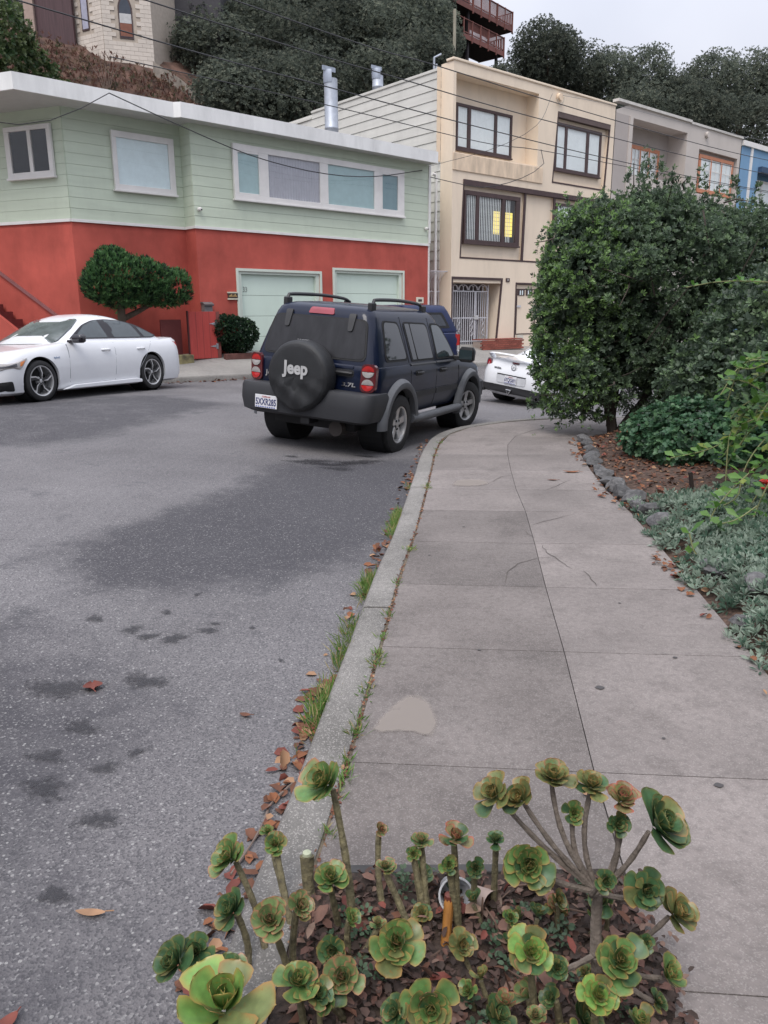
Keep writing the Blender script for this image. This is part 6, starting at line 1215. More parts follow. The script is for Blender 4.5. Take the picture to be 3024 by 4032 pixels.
sh = empty('tall_shrub', (3.1, 10.2, 0), 0, 'tall glossy leaved dark green shrub on the corner hiding the white coupe', 'shrub')
rgb_ = np.random.default_rng(77)
for k_ in range(70):
    c_ = BL[rgb_.integers(0, 17)]; d_ = unit(rgb_.normal(size=3)); d_[1] = -abs(d_[1]); r_ = rgb_.uniform(.16, .34); p_ = np.array(c_[:3]) + d_ * np.array(c_[3:]) * rgb_.uniform(.85, 1.08)
    if .6 < p_[2] < 2.75 and p_[0] > 2.2: BL.append((*p_, r_, r_, r_ * rgb_.uniform(.8, 1.3)))
P, A = blob_points(BL, 34000, .76, 1.12, .76, .22)
lf_ = P[:, 0] > 1.98 + .1 * np.sin(P[:, 2] * 9) * np.sin(P[:, 1] * 7); P, A = P[lf_], A[lf_]
hole = np.sin(P[:, 0] * 5.1 + 1.3 * np.sin(P[:, 2] * 4)) * np.sin(P[:, 2] * 5.7 + P[:, 1] * 3.1) + .45 * np.sin(P[:, 0] * 13 + P[:, 2] * 11); gp_ = (hole < -.42) & (RNG.uniform(size=len(P)) < .8); P, A = P[~gp_], A[~gp_]
# thin the underside on the left so that the road shows through
th = (P[:, 2] < .7) & (P[:, 0] < 3.6) & (RNG.uniform(size=len(P)) < .45); P, A = P[~th], A[~th]
sp_ = []
for (x, y, z0, z1, r) in [(3.48, 10.8, 2.6, 3.62, .2), (3.38, 10.75, 2.6, 3.4, .2), (3.75, 10.8, 2.6, 3.3, .16), (4.22, 10.9, 2.6, 3.42, .15), (4.7, 11, 2.6, 3.3, .13), (5.0, 10.95, 2.5, 3.2, .12), (3.05, 10.6, 2.5, 3.05, .16), (2.75, 10.55, 2.4, 2.85, .13), (3.8, 10.8, 2.9, 3.3, .12), (2.65, 10.5, 2.5, 3.0, .12), (2.4, 10.45, 2.4, 2.85, .1), (3.2, 10.7, 2.8, 3.3, .12), (4.0, 10.8, 2.7, 3.25, .12), (4.45, 10.9, 2.8, 3.15, .12), (2.2, 10.4, 1.9, 2.3, .1), (2.12, 10.35, 1.3, 1.7, .1), (2.85, 10.5, 2.6, 3.0, .1), (3.65, 10.8, 3.0, 3.5, .1), (5.3, 11, 2.6, 3.05, .1), (5.6, 11, 2.5, 3.0, .1)]:
    k = int((z1 - z0) * 75); t_ = RNG.uniform(0, 1, k); a_ = RNG.uniform(0, 6.3, k); rr = r * (1 - t_ * .75); sp_.append(np.stack([x + rr * np.cos(a_), y + rr * np.sin(a_), z0 + (z1 - z0) * t_], 1))
S_ = np.vstack(sp_); P = np.vstack([P, S_]); A = np.vstack([A, unit(RNG.normal(0, .35, S_.shape) + [0, 0, 1])])
# loose sprays standing out of the surface
for k_ in RNG.choice(len(P), 520, replace=False):
    d_ = unit(A[k_] + RNG.normal(0, .35, 3) + [0, -.1, .55]); ln_ = RNG.uniform(.1, .3); t_ = np.arange(.03, ln_, .035)[:, None]; S_ = P[k_] + d_ * t_ + RNG.normal(0, .008, (len(t_), 3))
    if S_[:, 0].min() > 1.9: P = np.vstack([P, S_]); A = np.vstack([A, np.repeat(d_[None], len(S_), 0)])
# low hanging sprays at the left foot
L_ = np.array([2.35, 10.0, .35]) + RNG.normal(0, 1, (46, 3)) * [.2, .2, .12]; P = np.vstack([P, L_]); A = np.vstack([A, unit(RNG.normal(0, .6, L_.shape) + [-.5, -.4, .3])])
A = unit(A + RNG.normal(0, .32, A.shape) + [0, 0, .35]); n = len(P)
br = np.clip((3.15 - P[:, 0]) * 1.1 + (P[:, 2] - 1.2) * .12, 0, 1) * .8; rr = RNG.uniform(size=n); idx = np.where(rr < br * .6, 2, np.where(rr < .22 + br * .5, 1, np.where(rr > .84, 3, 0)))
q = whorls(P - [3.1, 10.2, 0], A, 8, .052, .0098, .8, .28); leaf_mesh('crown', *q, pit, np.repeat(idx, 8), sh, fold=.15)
# inner dark leaves
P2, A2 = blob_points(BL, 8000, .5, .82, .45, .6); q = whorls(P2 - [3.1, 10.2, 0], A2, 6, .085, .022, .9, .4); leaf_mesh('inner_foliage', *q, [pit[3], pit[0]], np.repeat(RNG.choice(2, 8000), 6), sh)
O_ = Vector((3.1, 10.2, 0)); sb_ = mat('shrub_bark', (.06, .047, .038), rough=.9, var=.3, vs=10)
for pts, r0, r1 in [([(3.05, 10.15, -.05), (2.98, 10.15, .3), (2.85, 10.2, .7), (2.75, 10.3, 1.3)], .075, .03), ([(3.08, 10.15, -.05), (3.25, 10.2, .2), (3.5, 10.3, .5), (3.8, 10.5, 1.2)], .06, .03), ([(3.0, 10.15, .1), (3.1, 10.3, .8), (3.3, 10.6, 1.8)], .06, .025), ([(2.95, 10.15, .35), (2.7, 10.1, .6), (2.4, 10.2, .9)], .03, .012), ([(2.9, 10.15, .5), (2.95, 10.1, .8), (2.6, 10.2, 1.3)], .03, .012), ([(3.65, 10.2, .0), (3.7, 10.25, .5), (3.75, 10.4, 1.1), (4.1, 10.6, 2.)], .07, .03), ([(3.8, 10.2, .0), (3.95, 10.25, .5), (4.3, 10.4, 1.2)], .05, .025), ([(4.2, 10.1, 0), (4.5, 10.2, .6), (4.8, 10.4, 1.4)], .06, .03)]:
    b = MB(); b.tube([Vector(p) - O_ for p in resample(pts, n=9)], list(np.linspace(r0, r1, 9)), 7); b.build('trunk', sb_, sh, smooth=True)
b = MB()
for i in range(110):
    p = np.array(random.choice(BL)[:3]); s_ = p + RNG.normal(0, .22, 3); e_ = s_ + RNG.normal(0, .25, 3) + [0, -.1, .05]; b.tube([Vector(s_) - O_, Vector((s_ + e_) / 2 + RNG.normal(0, .03, 3)) - O_, Vector(e_) - O_], [.011, .008, .004], 4)
tag(b.build('twigs', sb_, sh, smooth=True), kind='stuff')
fl = MB()
for (x, y, z) in [(2.34, 9.95, .93), (2.44, 9.93, .98)]:
    for k in range(7): d = rand_unit(1)[0] * .025; fl.lathe([(-.008, 0), (0, .012), (.008, 0)], 6, 'z', (x + d[0] - 3.1, y + d[1] - 10.2, z + d[2]))
fl.build('blossom', mat('white_blossom', (.75, .72, .6), rough=.7), sh)
# grey-leaved shrub and dark thicket further right
leafy('thicket', 'dark thicket in the shade at the right edge behind the vine', 'shrub', [(4.3, 7.6, .75, .9, .8, .7), (5.0, 7.2, 1.0, 1.0, .9, .9), (3.75, 8.6, .7, .7, .6, .6), (4.6, 8.8, 1.1, 1.1, .9, 1.0), (4.0, 6.5, .45, .6, .5, .45), (3.9, 5.9, .35, .6, .4, .4)], 6500, 6, .07, .018, pit, [.45, .15, .02, .38], stems=[([(4.2, 7.6, 0), (4.3, 7.6, .6)], (.05, .03)), ([(4.6, 8.6, 0), (4.6, 8.7, .9)], (.06, .03))], zmin=.1)
rnd_l = [leafm('round_a', (.05, .115, .058), .45), leafm('round_b', (.085, .165, .08), .45), leafm('round_c', (.026, .06, .033), .5)]
leafy('round_leaf_shrub', 'low mounded shrub with small round leaves spilling over the edging stones', 'shrub', [(3.2, 8.0, .40, .55, .5, .30), (2.85, 8.05, .28, .34, .36, .26), (3.75, 7.75, .47, .55, .5, .32), (3.2, 7.6, .33, .5, .36, .24), (4.2, 7.4, .5, .5, .5, .34), (2.95, 7.6, .22, .3, .3, .18), (3.55, 7.15, .3, .45, .35, .22), (4.0, 6.8, .36, .45, .4, .26)], 4600, 4, .045, .021, rnd_l, [.5, .28, .22], tilt=1.05, up=.6, round_=True, zmin=.1, stems=[([(3.2, 8, 0), (3.25, 8, .35)], (.03, .015)), ([(3.7, 7.7, 0), (3.75, 7.7, .4)], (.03, .015))])
# silvery ground cover
sil = [leafm('silver_a', (.18, .235, .18), .8), leafm('silver_b', (.25, .305, .245), .8), leafm('silver_c', (.07, .125, .085), .7)]
n = 12500; yy = RNG.uniform(2.2, 6.15, n); xr = np.interp(yy, RIGHT[:, 1], RIGHT[:, 0]); dx = RNG.uniform(0, 1, n) ** .8 * 2.6; ragged = .05 + .06 * np.sin(yy * 7) + .05 * np.sin(yy * 17 + 1); x = xr - .05 + dx + np.maximum(0, ragged)
lump = .5 + .5 * np.sin(x * 6 + np.sin(yy * 5)) * np.sin(yy * 7); far_ = np.clip((yy - 5.45) / .6, 0, 1); ok = RNG.uniform(size=n) > far_ * .6 + .12 * (lump < .15)
z = np.array([bed_z(a, c) for a, c in zip(x, yy)]) + (.03 + .07 * lump + RNG.uniform(-.02, .02, n)) * np.clip(dx / .15, .3, 1)
q = whorls(np.stack([x, yy, z], 1)[ok], unit(RNG.normal(0, .4, (n, 3)) + [-.15, -.15, 1])[ok], 9, .05, .0085, .95, .4); o = leaf_mesh('ground_cover', *q, sil, np.repeat(RNG.choice(3, ok.sum(), p=[.5, .25, .25]), 9)); tag(o, 'silvery green ground cover spilling onto the pavement at the right', 'ground cover', kind='stuff')
# climbing vine with lime leaves
vl = [leafm('vine_a', (.07, .17, .03), .4), leafm('vine_b', (.12, .24, .05), .4), leafm('vine_c', (.19, .24, .04), .4), leafm('vine_d', (.04, .10, .025), .4)]
VINES = [[(3.3, 6.0, .8), (3.07, 6.03, .9), (2.83, 6.06, 1.03), (2.66, 6.06, 1.05)], [(3.6, 6.6, .9), (3.38, 6.61, .75), (3.09, 6.56, .59), (2.81, 6.52, .43), (2.46, 6.5, .35)], [(3.0, 6.2, .9), (2.8, 6.16, .63), (2.76, 6.08, .33), (2.74, 6.03, .11)], [(3.1, 5.6, .9), (2.83, 5.56, .71), (2.68, 5.52, .55), (2.6, 5.48, .39), (2.57, 5.45, .25), (2.38, 5.42, .16)], [(2.6, 5.3, .5), (2.39, 5.25, .3), (2.29, 5.21, .16), (2.35, 5.17, .1)], [(1.98, 4.62, .06), (1.95, 4.67, .12), (1.94, 4.7, .2)], [(3.9, 7.3, 1.7), (3.59, 7.29, 1.81), (3.11, 7.3, 1.83), (2.76, 7.28, 1.78)], [(3.3, 6.1, 1.1), (3.07, 6.1, 1.19), (2.88, 6.09, 1.13), (2.74, 6.09, 1.15)], [(2.95, 5.2, .7), (2.71, 5.2, .49), (2.6, 5.15, .32), (2.53, 5.11, .15)], [(3.3, 5.9, .6), (3.0, 6.0, .75), (2.85, 6.1, .7)], [(3.3, 5.5, .3), (3.0, 5.4, .35), (2.75, 5.3, .22)], [(3.4, 6.2, 1.0), (3.15, 6.3, .85), (2.95, 6.3, .62), (2.8, 6.3, .5)], [(3.4, 5.9, 1.2), (3.1, 5.95, 1.05), (2.95, 5.95, .85)], [(3.3, 5.7, .75), (3.05, 5.7, .8), (2.9, 5.75, .6)], [(3.3, 5.3, .6), (3.0, 5.3, .5), (2.8, 5.25, .3), (2.7, 5.2, .15)], [(3.4, 6.5, .7), (3.2, 6.5, .65), (3.0, 6.45, .45), (2.9, 6.4, .3)], [(2.5, 5.0, .3), (2.35, 4.95, .22), (2.2, 4.9, .2)]]
rgv = np.random.default_rng(9)
for k_ in range(26):
    s_ = np.array([3.45, 5.9, .95]) + rgv.normal(0, 1, 3) * [.12, .45, .3]; d_ = np.array([-.5, -.08, -.05]) + rgv.normal(0, .12, 3); VINES.append([tuple(s_), tuple(s_ + d_ * .45 + [0, 0, .06]), tuple(s_ + d_ * .8), tuple(s_ + d_ * rgv.uniform(.95, 1.25) - [0, 0, rgv.uniform(.1, .3)])])
vn = empty('climbing_vine', (3.4, 6.0, 0), 0, 'trailing vine with lime green leaves hanging over the bed at the right edge', 'vine'); b = MB(); PP, DD, NN = [], [], []
for pts in VINES:
    Q = resample(pts, step=.04); b = MB(); b.tube([(p[0] - 3.4, p[1] - 6.0, p[2]) for p in Q], .005, 5); b.build('stem', mat('vine_stem', (.16, .17, .07), rough=.7), vn, smooth=True)
    for i in range(1, len(Q)):
        thin = len(PP) and pts[0][2] > 1.6
        for s in (-1, 1):
            if RNG.uniform() < (.65 if thin else .05): continue
            t_ = unit(Q[i] - Q[i - 1]); sd_ = unit(np.cross(t_, [0, 0, 1.])) * s; PP.append(Q[i] - [3.4, 6.0, 0]); DD.append(sd_ + t_ * .5 + RNG.normal(0, .35, 3) + [0, 0, .25]); NN.append(np.array([-.3, -.5, .8]) + RNG.normal(0, .3, 3))
n = len(PP); q = (np.array(PP), np.array(DD), np.array(NN), RNG.uniform(.06, .13, n), RNG.uniform(.018, .038, n)); leaf_mesh('foliage', *q, vl, RNG.choice(4, n, p=[.42, .28, .1, .2]), vn, fold=.3)
fl = MB()
for k in range(14): d = rand_unit(1)[0] * .028; fl.lathe([(-.014, 0), (0, .02), (.014, 0)], 7, 'z', tuple(d))
o = fl.build('red_flower', mat('red_petal', (.65, .02, .015), rough=.6), None, smooth=True); o.location = (2.67, 5.27, .39); tag(o, 'small bright red flower at the right edge above the ground cover', 'flower')
# ================================================================ succulents
leaf_tones = {}
def aeo(name, base, rim, rough=.38):
    mt = bpy.data.materials.new(name); mt.use_nodes = True; t = mt.node_tree; N = t.nodes; L = t.links; p = N['Principled BSDF']
    a = N.new('ShaderNodeAttribute'); a.attribute_name = 'rim'; tc = N.new('ShaderNodeTexCoord'); nz = N.new('ShaderNodeTexNoise'); nz.inputs['Scale'].default_value = 4; nz.inputs['Detail'].default_value = 4; L.new(tc.outputs['Object'], nz.inputs['Vector'])
    oi = N.new('ShaderNodeObjectInfo'); mr = N.new('ShaderNodeMapRange'); mr.inputs['To Min'].default_value = .75; mr.inputs['To Max'].default_value = 1.25; L.new(oi.outputs['Random'], mr.inputs[0])
    r = N.new('ShaderNodeValToRGB'); r.color_ramp.elements[0].position = .3; r.color_ramp.elements[1].position = .75; r.color_ramp.elements[0].color = (*[c * .75 for c in base], 1); r.color_ramp.elements[1].color = (*[min(1, c * 1.3) for c in base], 1); L.new(nz.outputs['Fac'], r.inputs[0])
    n3 = N.new('ShaderNodeTexNoise'); n3.inputs['Scale'].default_value = 9; n3.inputs['Detail'].default_value = 3; ad = N.new('ShaderNodeVectorMath'); ad.operation = 'ADD'; L.new(tc.outputs['Object'], ad.inputs[0]); L.new(oi.outputs['Location'], ad.inputs[1]); L.new(ad.outputs[0], n3.inputs['Vector'])
    mb = N.new('ShaderNodeMapRange'); mb.inputs['From Min'].default_value = .62; mb.inputs['From Max'].default_value = .72; L.new(n3.outputs['Fac'], mb.inputs[0]); bx_ = N.new('ShaderNodeMixRGB'); L.new(mb.outputs[0], bx_.inputs[0]); L.new(r.outputs[0], bx_.inputs[1]); bx_.inputs[2].default_value = (base[0] * 1.5, base[1] * .8, base[2] * .6, 1)
    sc_ = N.new('ShaderNodeVectorMath'); sc_.operation = 'SCALE'; L.new(bx_.outputs[0], sc_.inputs[0]); L.new(mr.outputs[0], sc_.inputs['Scale'])
    pw = N.new('ShaderNodeMath'); pw.operation = 'POWER'; pw.inputs[1].default_value = 4.5; L.new(a.outputs['Fac'], pw.inputs[0])
    mx = N.new('ShaderNodeMixRGB'); L.new(pw.outputs[0], mx.inputs[0]); L.new(sc_.outputs[0], mx.inputs[1]); mx.inputs[2].default_value = (*rim, 1); L.new(mx.outputs[0], p.inputs['Base Color']); p.inputs['Roughness'].default_value = rough; p.inputs['Specular IOR Level'].default_value = .35
    p.inputs['Subsurface Weight'].default_value = .12; p.inputs['Subsurface Radius'].default_value = (.02, .03, .01); p.inputs['Subsurface Scale'].default_value = .2
    return mt
TONE = {'g': aeo('aeonium_green', (.085, .165, .05), (.30, .20, .07)), 'b': aeo('aeonium_bright', (.13, .25, .06), (.34, .24, .07)), 'd': aeo('aeonium_dark', (.045, .10, .042), (.16, .15, .05)), 'o': aeo('aeonium_olive', (.12, .145, .055), (.30, .17, .06)), 'r': aeo('aeonium_red', (.17, .155, .07), (.40, .09, .07)), 'p': aeo('aeonium_pink', (.11, .17, .065), (.36, .15, .09))}
def aeo_leaf(wd, curl):
    b = MB(); T = [0, .25, .48, .66, .82, .93, .985, 1.0]; Wp = [.11, .19, .31, .40, .41, .32, .17, .03]; rim = []
    G = []
    for t, w_ in zip(T, Wp):
        row = []
        for s in (-1, -.5, 0, .5, 1):
            row.append((s * w_ * wd, t - (.03 * abs(s) if t > .9 else 0), curl * t * t * .5 + .22 * w_ * wd * (s * s) + .02)); rim.append(max(abs(s) if t > .3 else abs(s) * .5, max(0, (t - .7) / .3)) * 1.0)
        G.append(row)
    b.grid(np.array(G)); me = b.mesh('leaf'); at = me.attributes.new('rim', 'FLOAT', 'POINT'); at.data.foreach_set('value', rim); me.polygons.foreach_set('use_smooth', [True] * len(me.polygons)); return me
LEAF = {t: [aeo_leaf(.9, .3), aeo_leaf(.98, .05), aeo_leaf(.8, .5)] for t in TONE}
for t in TONE:
    for me in LEAF[t]: me.materials.append(TONE[t])
stem_m = mat('succulent_stem', (.10, .085, .05), rough=.8, var=.35, vs=40, bump=.6, bs=90, col2=(.15, .13, .07)); stem_w = mat('woody_stem', (.14, .115, .095), rough=.9, var=.3, vs=30, bump=.6, bs=80)
def rosette(parent, pos, dia, nrm, tone, seed, nl=None, flat=0.):
    """core of small leaves as the rosette part, each larger leaf its own sub-part"""
    rg = random.Random(seed); nl = nl or rg.randint(20, 27); R_ = dia * .57; side = max(0., 1 - abs(Vector(nrm).normalized().dot(Vector((0, -.75, .66)))))
    sd_ = min(1, side * 1.6); flat -= 14 * sd_
    if sd_ > .5: nl = rg.randint(12, 15)
    z = Vector(nrm).normalized(); x = (Vector((0, 1, 0)).cross(z) if abs(z.y) < .9 else Vector((1, 0, 0)).cross(z)).normalized(); y = z.cross(x)
    M = Matrix((x, y, z)).transposed().to_4x4(); M.translation = Vector(pos)
    core = MB(); rim = []
    for i in range(7):
        me = LEAF[tone][2]; Q = Matrix.Rotation(i * 2.4, 4, 'Z') @ Matrix.Rotation(R(78 - i * 4), 4, 'X') @ Matrix.Scale(R_ * (.32 + .03 * i), 4); k = len(core.v); core.v += [tuple(Q @ v.co) for v in me.vertices]; core.f += [tuple(k + j for j in f.vertices) for f in me.polygons]; at = me.attributes['rim']; rim += [d.value for d in at.data]
    cm = core.mesh('rosette'); at = cm.attributes.new('rim', 'FLOAT', 'POINT'); at.data.foreach_set('value', rim); c = link('rosette', cm, TONE[tone], parent, smooth=True); c.matrix_local = M
    for i in range(nl):
        t = (i + 1) / nl; phi = (i + 7) * 2.39996 + rg.uniform(-.1, .1); el = 68 - 56 * t + rg.uniform(-13, 13) - flat; ln = R_ * (.42 + .58 * t) * rg.uniform(.85, 1.1)
        if t > .55 and rg.random() < .12: continue
        tn = tone if rg.random() < .78 else rg.choice('ddoop')
        o = link('leaf', LEAF[tn][(1 if t > .45 else 0) if sd_ <= .5 else 2], None, c); o.matrix_local = Matrix.Rotation(phi, 4, 'Z') @ Matrix.Translation((0, R_ * .04, -R_ * .12 * t)) @ Matrix.Rotation(R(el), 4, 'X') @ Matrix.Scale(ln, 4)
    return c
ROS = {
1: (-0.405, 1.707, 0.2, 0.079, (-0.85, -0.15, 0.45), 'g'), 2: (-0.304, 1.811, 0.16, 0.069, (0, -0.55, 0.8), 'g'), 101: (-0.333, 1.877, 0.15, 0.043, (0, -0.15, 1), 'g'), 3: (-0.153, 1.731, 0.4, 0.107, (-0.7, 0.1, 0.7), 'g'), 5: (-0.14, 1.625, 0.2, 0.095, (0, -0.15, 1), 'g'), 6: (-0.266, 1.473, 0.22, 0.107, (0, -0.55, 0.8), 'p'), 106: (-0.204, 1.514, 0.22, 0.071, (0.85, -0.1, 0.4), 'p'), 7: (-0.378, 1.578, 0.15, 0.074, (-0.85, -0.15, 0.45), 'd'), 8: (-0.471, 1.412, 0.16, 0.085, (-0.85, -0.15, 0.45), 'd'), 108: (-0.43, 1.436, 0.17, 0.086, (0, -0.55, 0.8), 'd'), 9: (-0.349, 1.4, 0.16, 0.073, (0, -0.15, 1), 'd'), 10: (-0.318, 1.206, 0.26, 0.236, (0.05, -0.15, 1), 'b'), 11: (-0.192, 1.359, 0.16, 0.104, (0, -0.15, 1), 'g'), 12: (-0.129, 1.509, 0.1, 0.075, (0, -0.8, 0.6), 'd'), 13: (-0.099, 1.392, 0.14, 0.101, (0, -0.55, 0.8), 'p'), 113: (-0.129, 1.346, 0.12, 0.066, (-0.85, -0.15, 0.45), 'g'), 14: (-0.088, 1.575, 0.13, 0.05, (0.85, -0.1, 0.4), 'g'), 15: (-0.021, 1.588, 0.1, 0.044, (0, -0.15, 1), 'p'), 16: (0.022, 1.467, 0.16, 0.131, (0, -0.55, 0.8), 'g'), 17: (0.086, 1.26, 0.2, 0.116, (0, -0.8, 0.6), 'g'), 117: (0.018, 1.265, 0.18, 0.072, (-0.85, -0.15, 0.45), 'd'), 18: (-0.003, 1.665, 0.2, 0.061, (0, -0.15, 1), 'p'), 19: (0.07, 1.718, 0.2, 0.041, (0, -0.8, 0.6), 'g'), 119: (0.092, 1.739, 0.22, 0.063, (0, -0.15, 1), 'p'), 20: (0.17, 1.646, 0.3, 0.094, (0, -0.15, 1), 'r'), 21: (0.154, 1.627, 0.24, 0.05, (0, -0.8, 0.6), 'g'), 22: (0.225, 1.663, 0.2, 0.055, (0, -0.8, 0.6), 'd'), 23: (0.288, 1.74, 0.22, 0.057, (0, -0.15, 1), 'd'), 25: (-0.015, 1.788, 0.22, 0.041, (0.85, -0.1, 0.4), 'r'), 26: (0.181, 1.395, 0.1, 0.051, (-0.85, -0.15, 0.45), 'g'), 27: (0.307, 1.427, 0.4, 0.113, (0, -0.8, 0.6), 'g'), 28: (0.244, 1.506, 0.52, 0.071, (-0.85, -0.15, 0.45), 'o'), 29: (0.297, 1.486, 0.52, 0.067, (-0.7, 0.1, 0.7), 'o'), 30: (0.371, 1.508, 0.56, 0.067, (0, 0.35, 0.9), 'o'), 31: (0.418, 1.496, 0.48, 0.052, (0, -0.8, 0.6), 'g'), 32: (0.453, 1.491, 0.55, 0.06, (0, 0.35, 0.9), 'o'), 33: (0.505, 1.457, 0.48, 0.058, (0, -0.8, 0.6), 'd'), 34: (0.519, 1.484, 0.52, 0.064, (0, 0.35, 0.9), 'r'), 35: (0.578, 1.42, 0.5, 0.103, (0.75, 0.45, 0.45), 'd'), 36: (0.469, 1.4, 0.38, 0.054, (0, -0.8, 0.6), 'd'), 37: (0.555, 1.398, 0.36, 0.09, (0, -0.8, 0.6), 'd'), 38: (0.615, 1.374, 0.32, 0.076, (0.85, -0.1, 0.4), 'o'), 39: (0.299, 1.323, 0.27, 0.098, (0, -0.55, 0.8), 'b'), 40: (0.364, 1.354, 0.2, 0.054, (0, -0.55, 0.8), 'd'), 41: (0.482, 1.311, 0.26, 0.108, (0, -0.55, 0.8), 'g'), 42: (0.55, 1.36, 0.26, 0.041, (0, -0.8, 0.6), 'd'), 43: (0.592, 1.334, 0.2, 0.065, (0.85, -0.1, 0.4), 'g'), 44: (0.427, 1.266, 0.22, 0.085, (0, -0.55, 0.8), 'b'), 45: (0.571, 1.317, 0.15, 0.048, (0.85, -0.1, 0.4), 'd'), 46: (0.354, 1.335, 0.14, 0.06, (-0.85, -0.15, 0.45), 'd'), 47: (0.312, 1.31, 0.12, 0.048, (0, -0.15, 1), 'p'), }
for i in (1, 3, 7, 8, 28, 29, 30, 32, 34, 35, 38, 43):
    q_ = ROS[i]; ROS[i] = (*q_[:3], q_[3] * 1.4, *q_[4:])
NV = {'l': (-.55, -.35, .76), 'r': (.55, -.35, .76), 'u': (.08, -.25, 1)}
for i, k_ in dict([(j, 'l') for j in (1, 3, 7, 8, 28, 29, 113, 117, 26, 46)] + [(j, 'r') for j in (35, 38, 43, 45, 106, 14, 25)] + [(j, 'u') for j in (30, 32, 34, 5, 9, 11, 20)]).items():
    q_ = ROS[i]; ROS[i] = (*q_[:4], NV[k_], q_[5])
RIGHT_IDS = [27, 28, 29, 30, 31, 32, 33, 34, 35, 36, 37, 38, 40, 41, 42, 43, 45]
def stem_to(b, a, c, r0, r1, bend=(0, 0, 0), n=8):
    a, c = Vector(a), Vector(c); P = [a.lerp(c, t) + Vector(bend) * math.sin(PI * t) for t in np.linspace(0, 1, n)]; b.tube(P, [r0 + (r1 - r0) * t + .0012 * (i % 2) for i, t in enumerate(np.linspace(0, 1, n))], 7)
rp = empty('branching_aeonium', (.5, 1.5, 0), 0, 'large branching succulent with many rosettes at the right of the bed', 'succulent'); off = Vector((.5, 1.5, 0))
HA, HB, BA = Vector((.475, 1.46, .30)), Vector((.47, 1.43, .16)), Vector((.47, 1.44, .0))
b = MB(); stem_to(b, BA - off, HB - off, .017, .014, (.01, 0, 0)); stem_to(b, HB - off, HA - off, .013, .011, (.0, .01, 0)); b.build('trunk', stem_w, rp, smooth=True)
for i in RIGHT_IDS:
    x, y, z, d, nrm, tone = ROS[i]; nv = Vector(nrm).normalized(); p = Vector((x, y, z)) - nv * d * .18; src = HA if z > .34 else HB
    b = MB(); stem_to(b, src - off, p - off, .0065, .005, Vector((-nv.x * .02 + (.02 if x > .47 else -.02), 0, -.02 if z < .4 else -.005)), 9); b.build('stem', stem_w, rp, smooth=True); rosette(rp, (x - .5, y - 1.5, z), d, nrm, tone, i)
PLAN = [([1], (-.31, 1.62), 'stemmed succulent with a cup rosette leaning left over the kerb'), ([2, 101], (-.255, 1.70), 'short stemmed succulent with a tight green rosette on the kerb edge'), ([3], (-.085, 1.62), 'tallest single stem succulent with a tilted cone of leaves left of centre'), ([5], (-.12, 1.66), 'low flat open rosette with red leaf rims behind the left cluster'), ([6, 106], (-.22, 1.50), 'broad pale green rosette with pinkish rims in the left cluster'), ([7], (-.345, 1.56), 'drooping dark rosette hanging beside the kerb on the left'), ([8, 108], (-.40, 1.42), 'dark leaved succulent leaning out over the road at the far left'), ([9], (-.335, 1.39), 'small dark rosette just behind the biggest leaf'), ([10], (-.30, 1.20), 'very large leaved succulent rosette cut by the bottom edge at left'),
    ([11], (-.18, 1.36), 'loose green rosette at the bottom left of the bed'), ([12], (-.125, 1.53), 'small dark rosette low in the middle of the bed'), ([13, 113], (-.10, 1.40), 'pale pinkish rosette near the bottom beside curled dry leaves'), ([14, 15], (-.08, 1.56), 'pair of small folded rosettes low behind the bed centre'), ([16], (.03, 1.49), 'broad green rosette with dry leaf on it in the bed centre'), ([17, 117], (.07, 1.27), 'large green rosette at the bottom edge in the centre'), ([18], (.085, 1.60), 'slim curved stem with a pinkish flat rosette behind the centre'), ([19, 119], (.105, 1.66), 'thick upright stem topped by a dry pink rosette'), ([20, 21], (.185, 1.63), 'red tipped cup rosette standing before the plastic cup'), ([22], (.225, 1.69), 'dark rosette right of the plastic cup'), ([23], (.285, 1.73), 'grey green rosette behind the right hand branching plant'), ([25], (.0, 1.70), 'tiny pink rosette on a side twig behind the centre'), ([26], (.18, 1.40), 'single folded leaf rosette low at the bottom centre'), ([39], (.33, 1.36), 'bright lime rosette low in front of the branching plant'), ([44], (.43, 1.29), 'bright rosette at the bottom edge below the branching plant'), ([46], (.37, 1.35), 'small dark folded rosette below the bright lime one'), ([47], (.32, 1.33), 'reddish leaf tuft at the bottom edge right of centre')]
for ids, base, label in PLAN:
    t = empty('aeonium_plant', (base[0], base[1], 0), 0, label, 'succulent', 'succulents in the roadside bed'); o_ = Vector((base[0], base[1], 0))
    for k, i in enumerate(ids):
        x, y, z, d, nrm, tone = ROS[i]; nv = Vector(nrm).normalized(); b = MB(); stem_to(b, (0.004 * k, 0, .0), Vector((x, y, z)) - nv * d * .2 - o_, .012 if i in (3, 19, 10) else .009, .0075, -nv * .02 * (abs(nv.x) > .5), 9); b.build('stem', stem_m, t, smooth=True)
        rosette(t, Vector((x, y, z)) - o_, d, nrm, tone, i, nl=11 if i == 10 else None, flat=8 if i == 10 else 0)
rgs = random.Random(5)
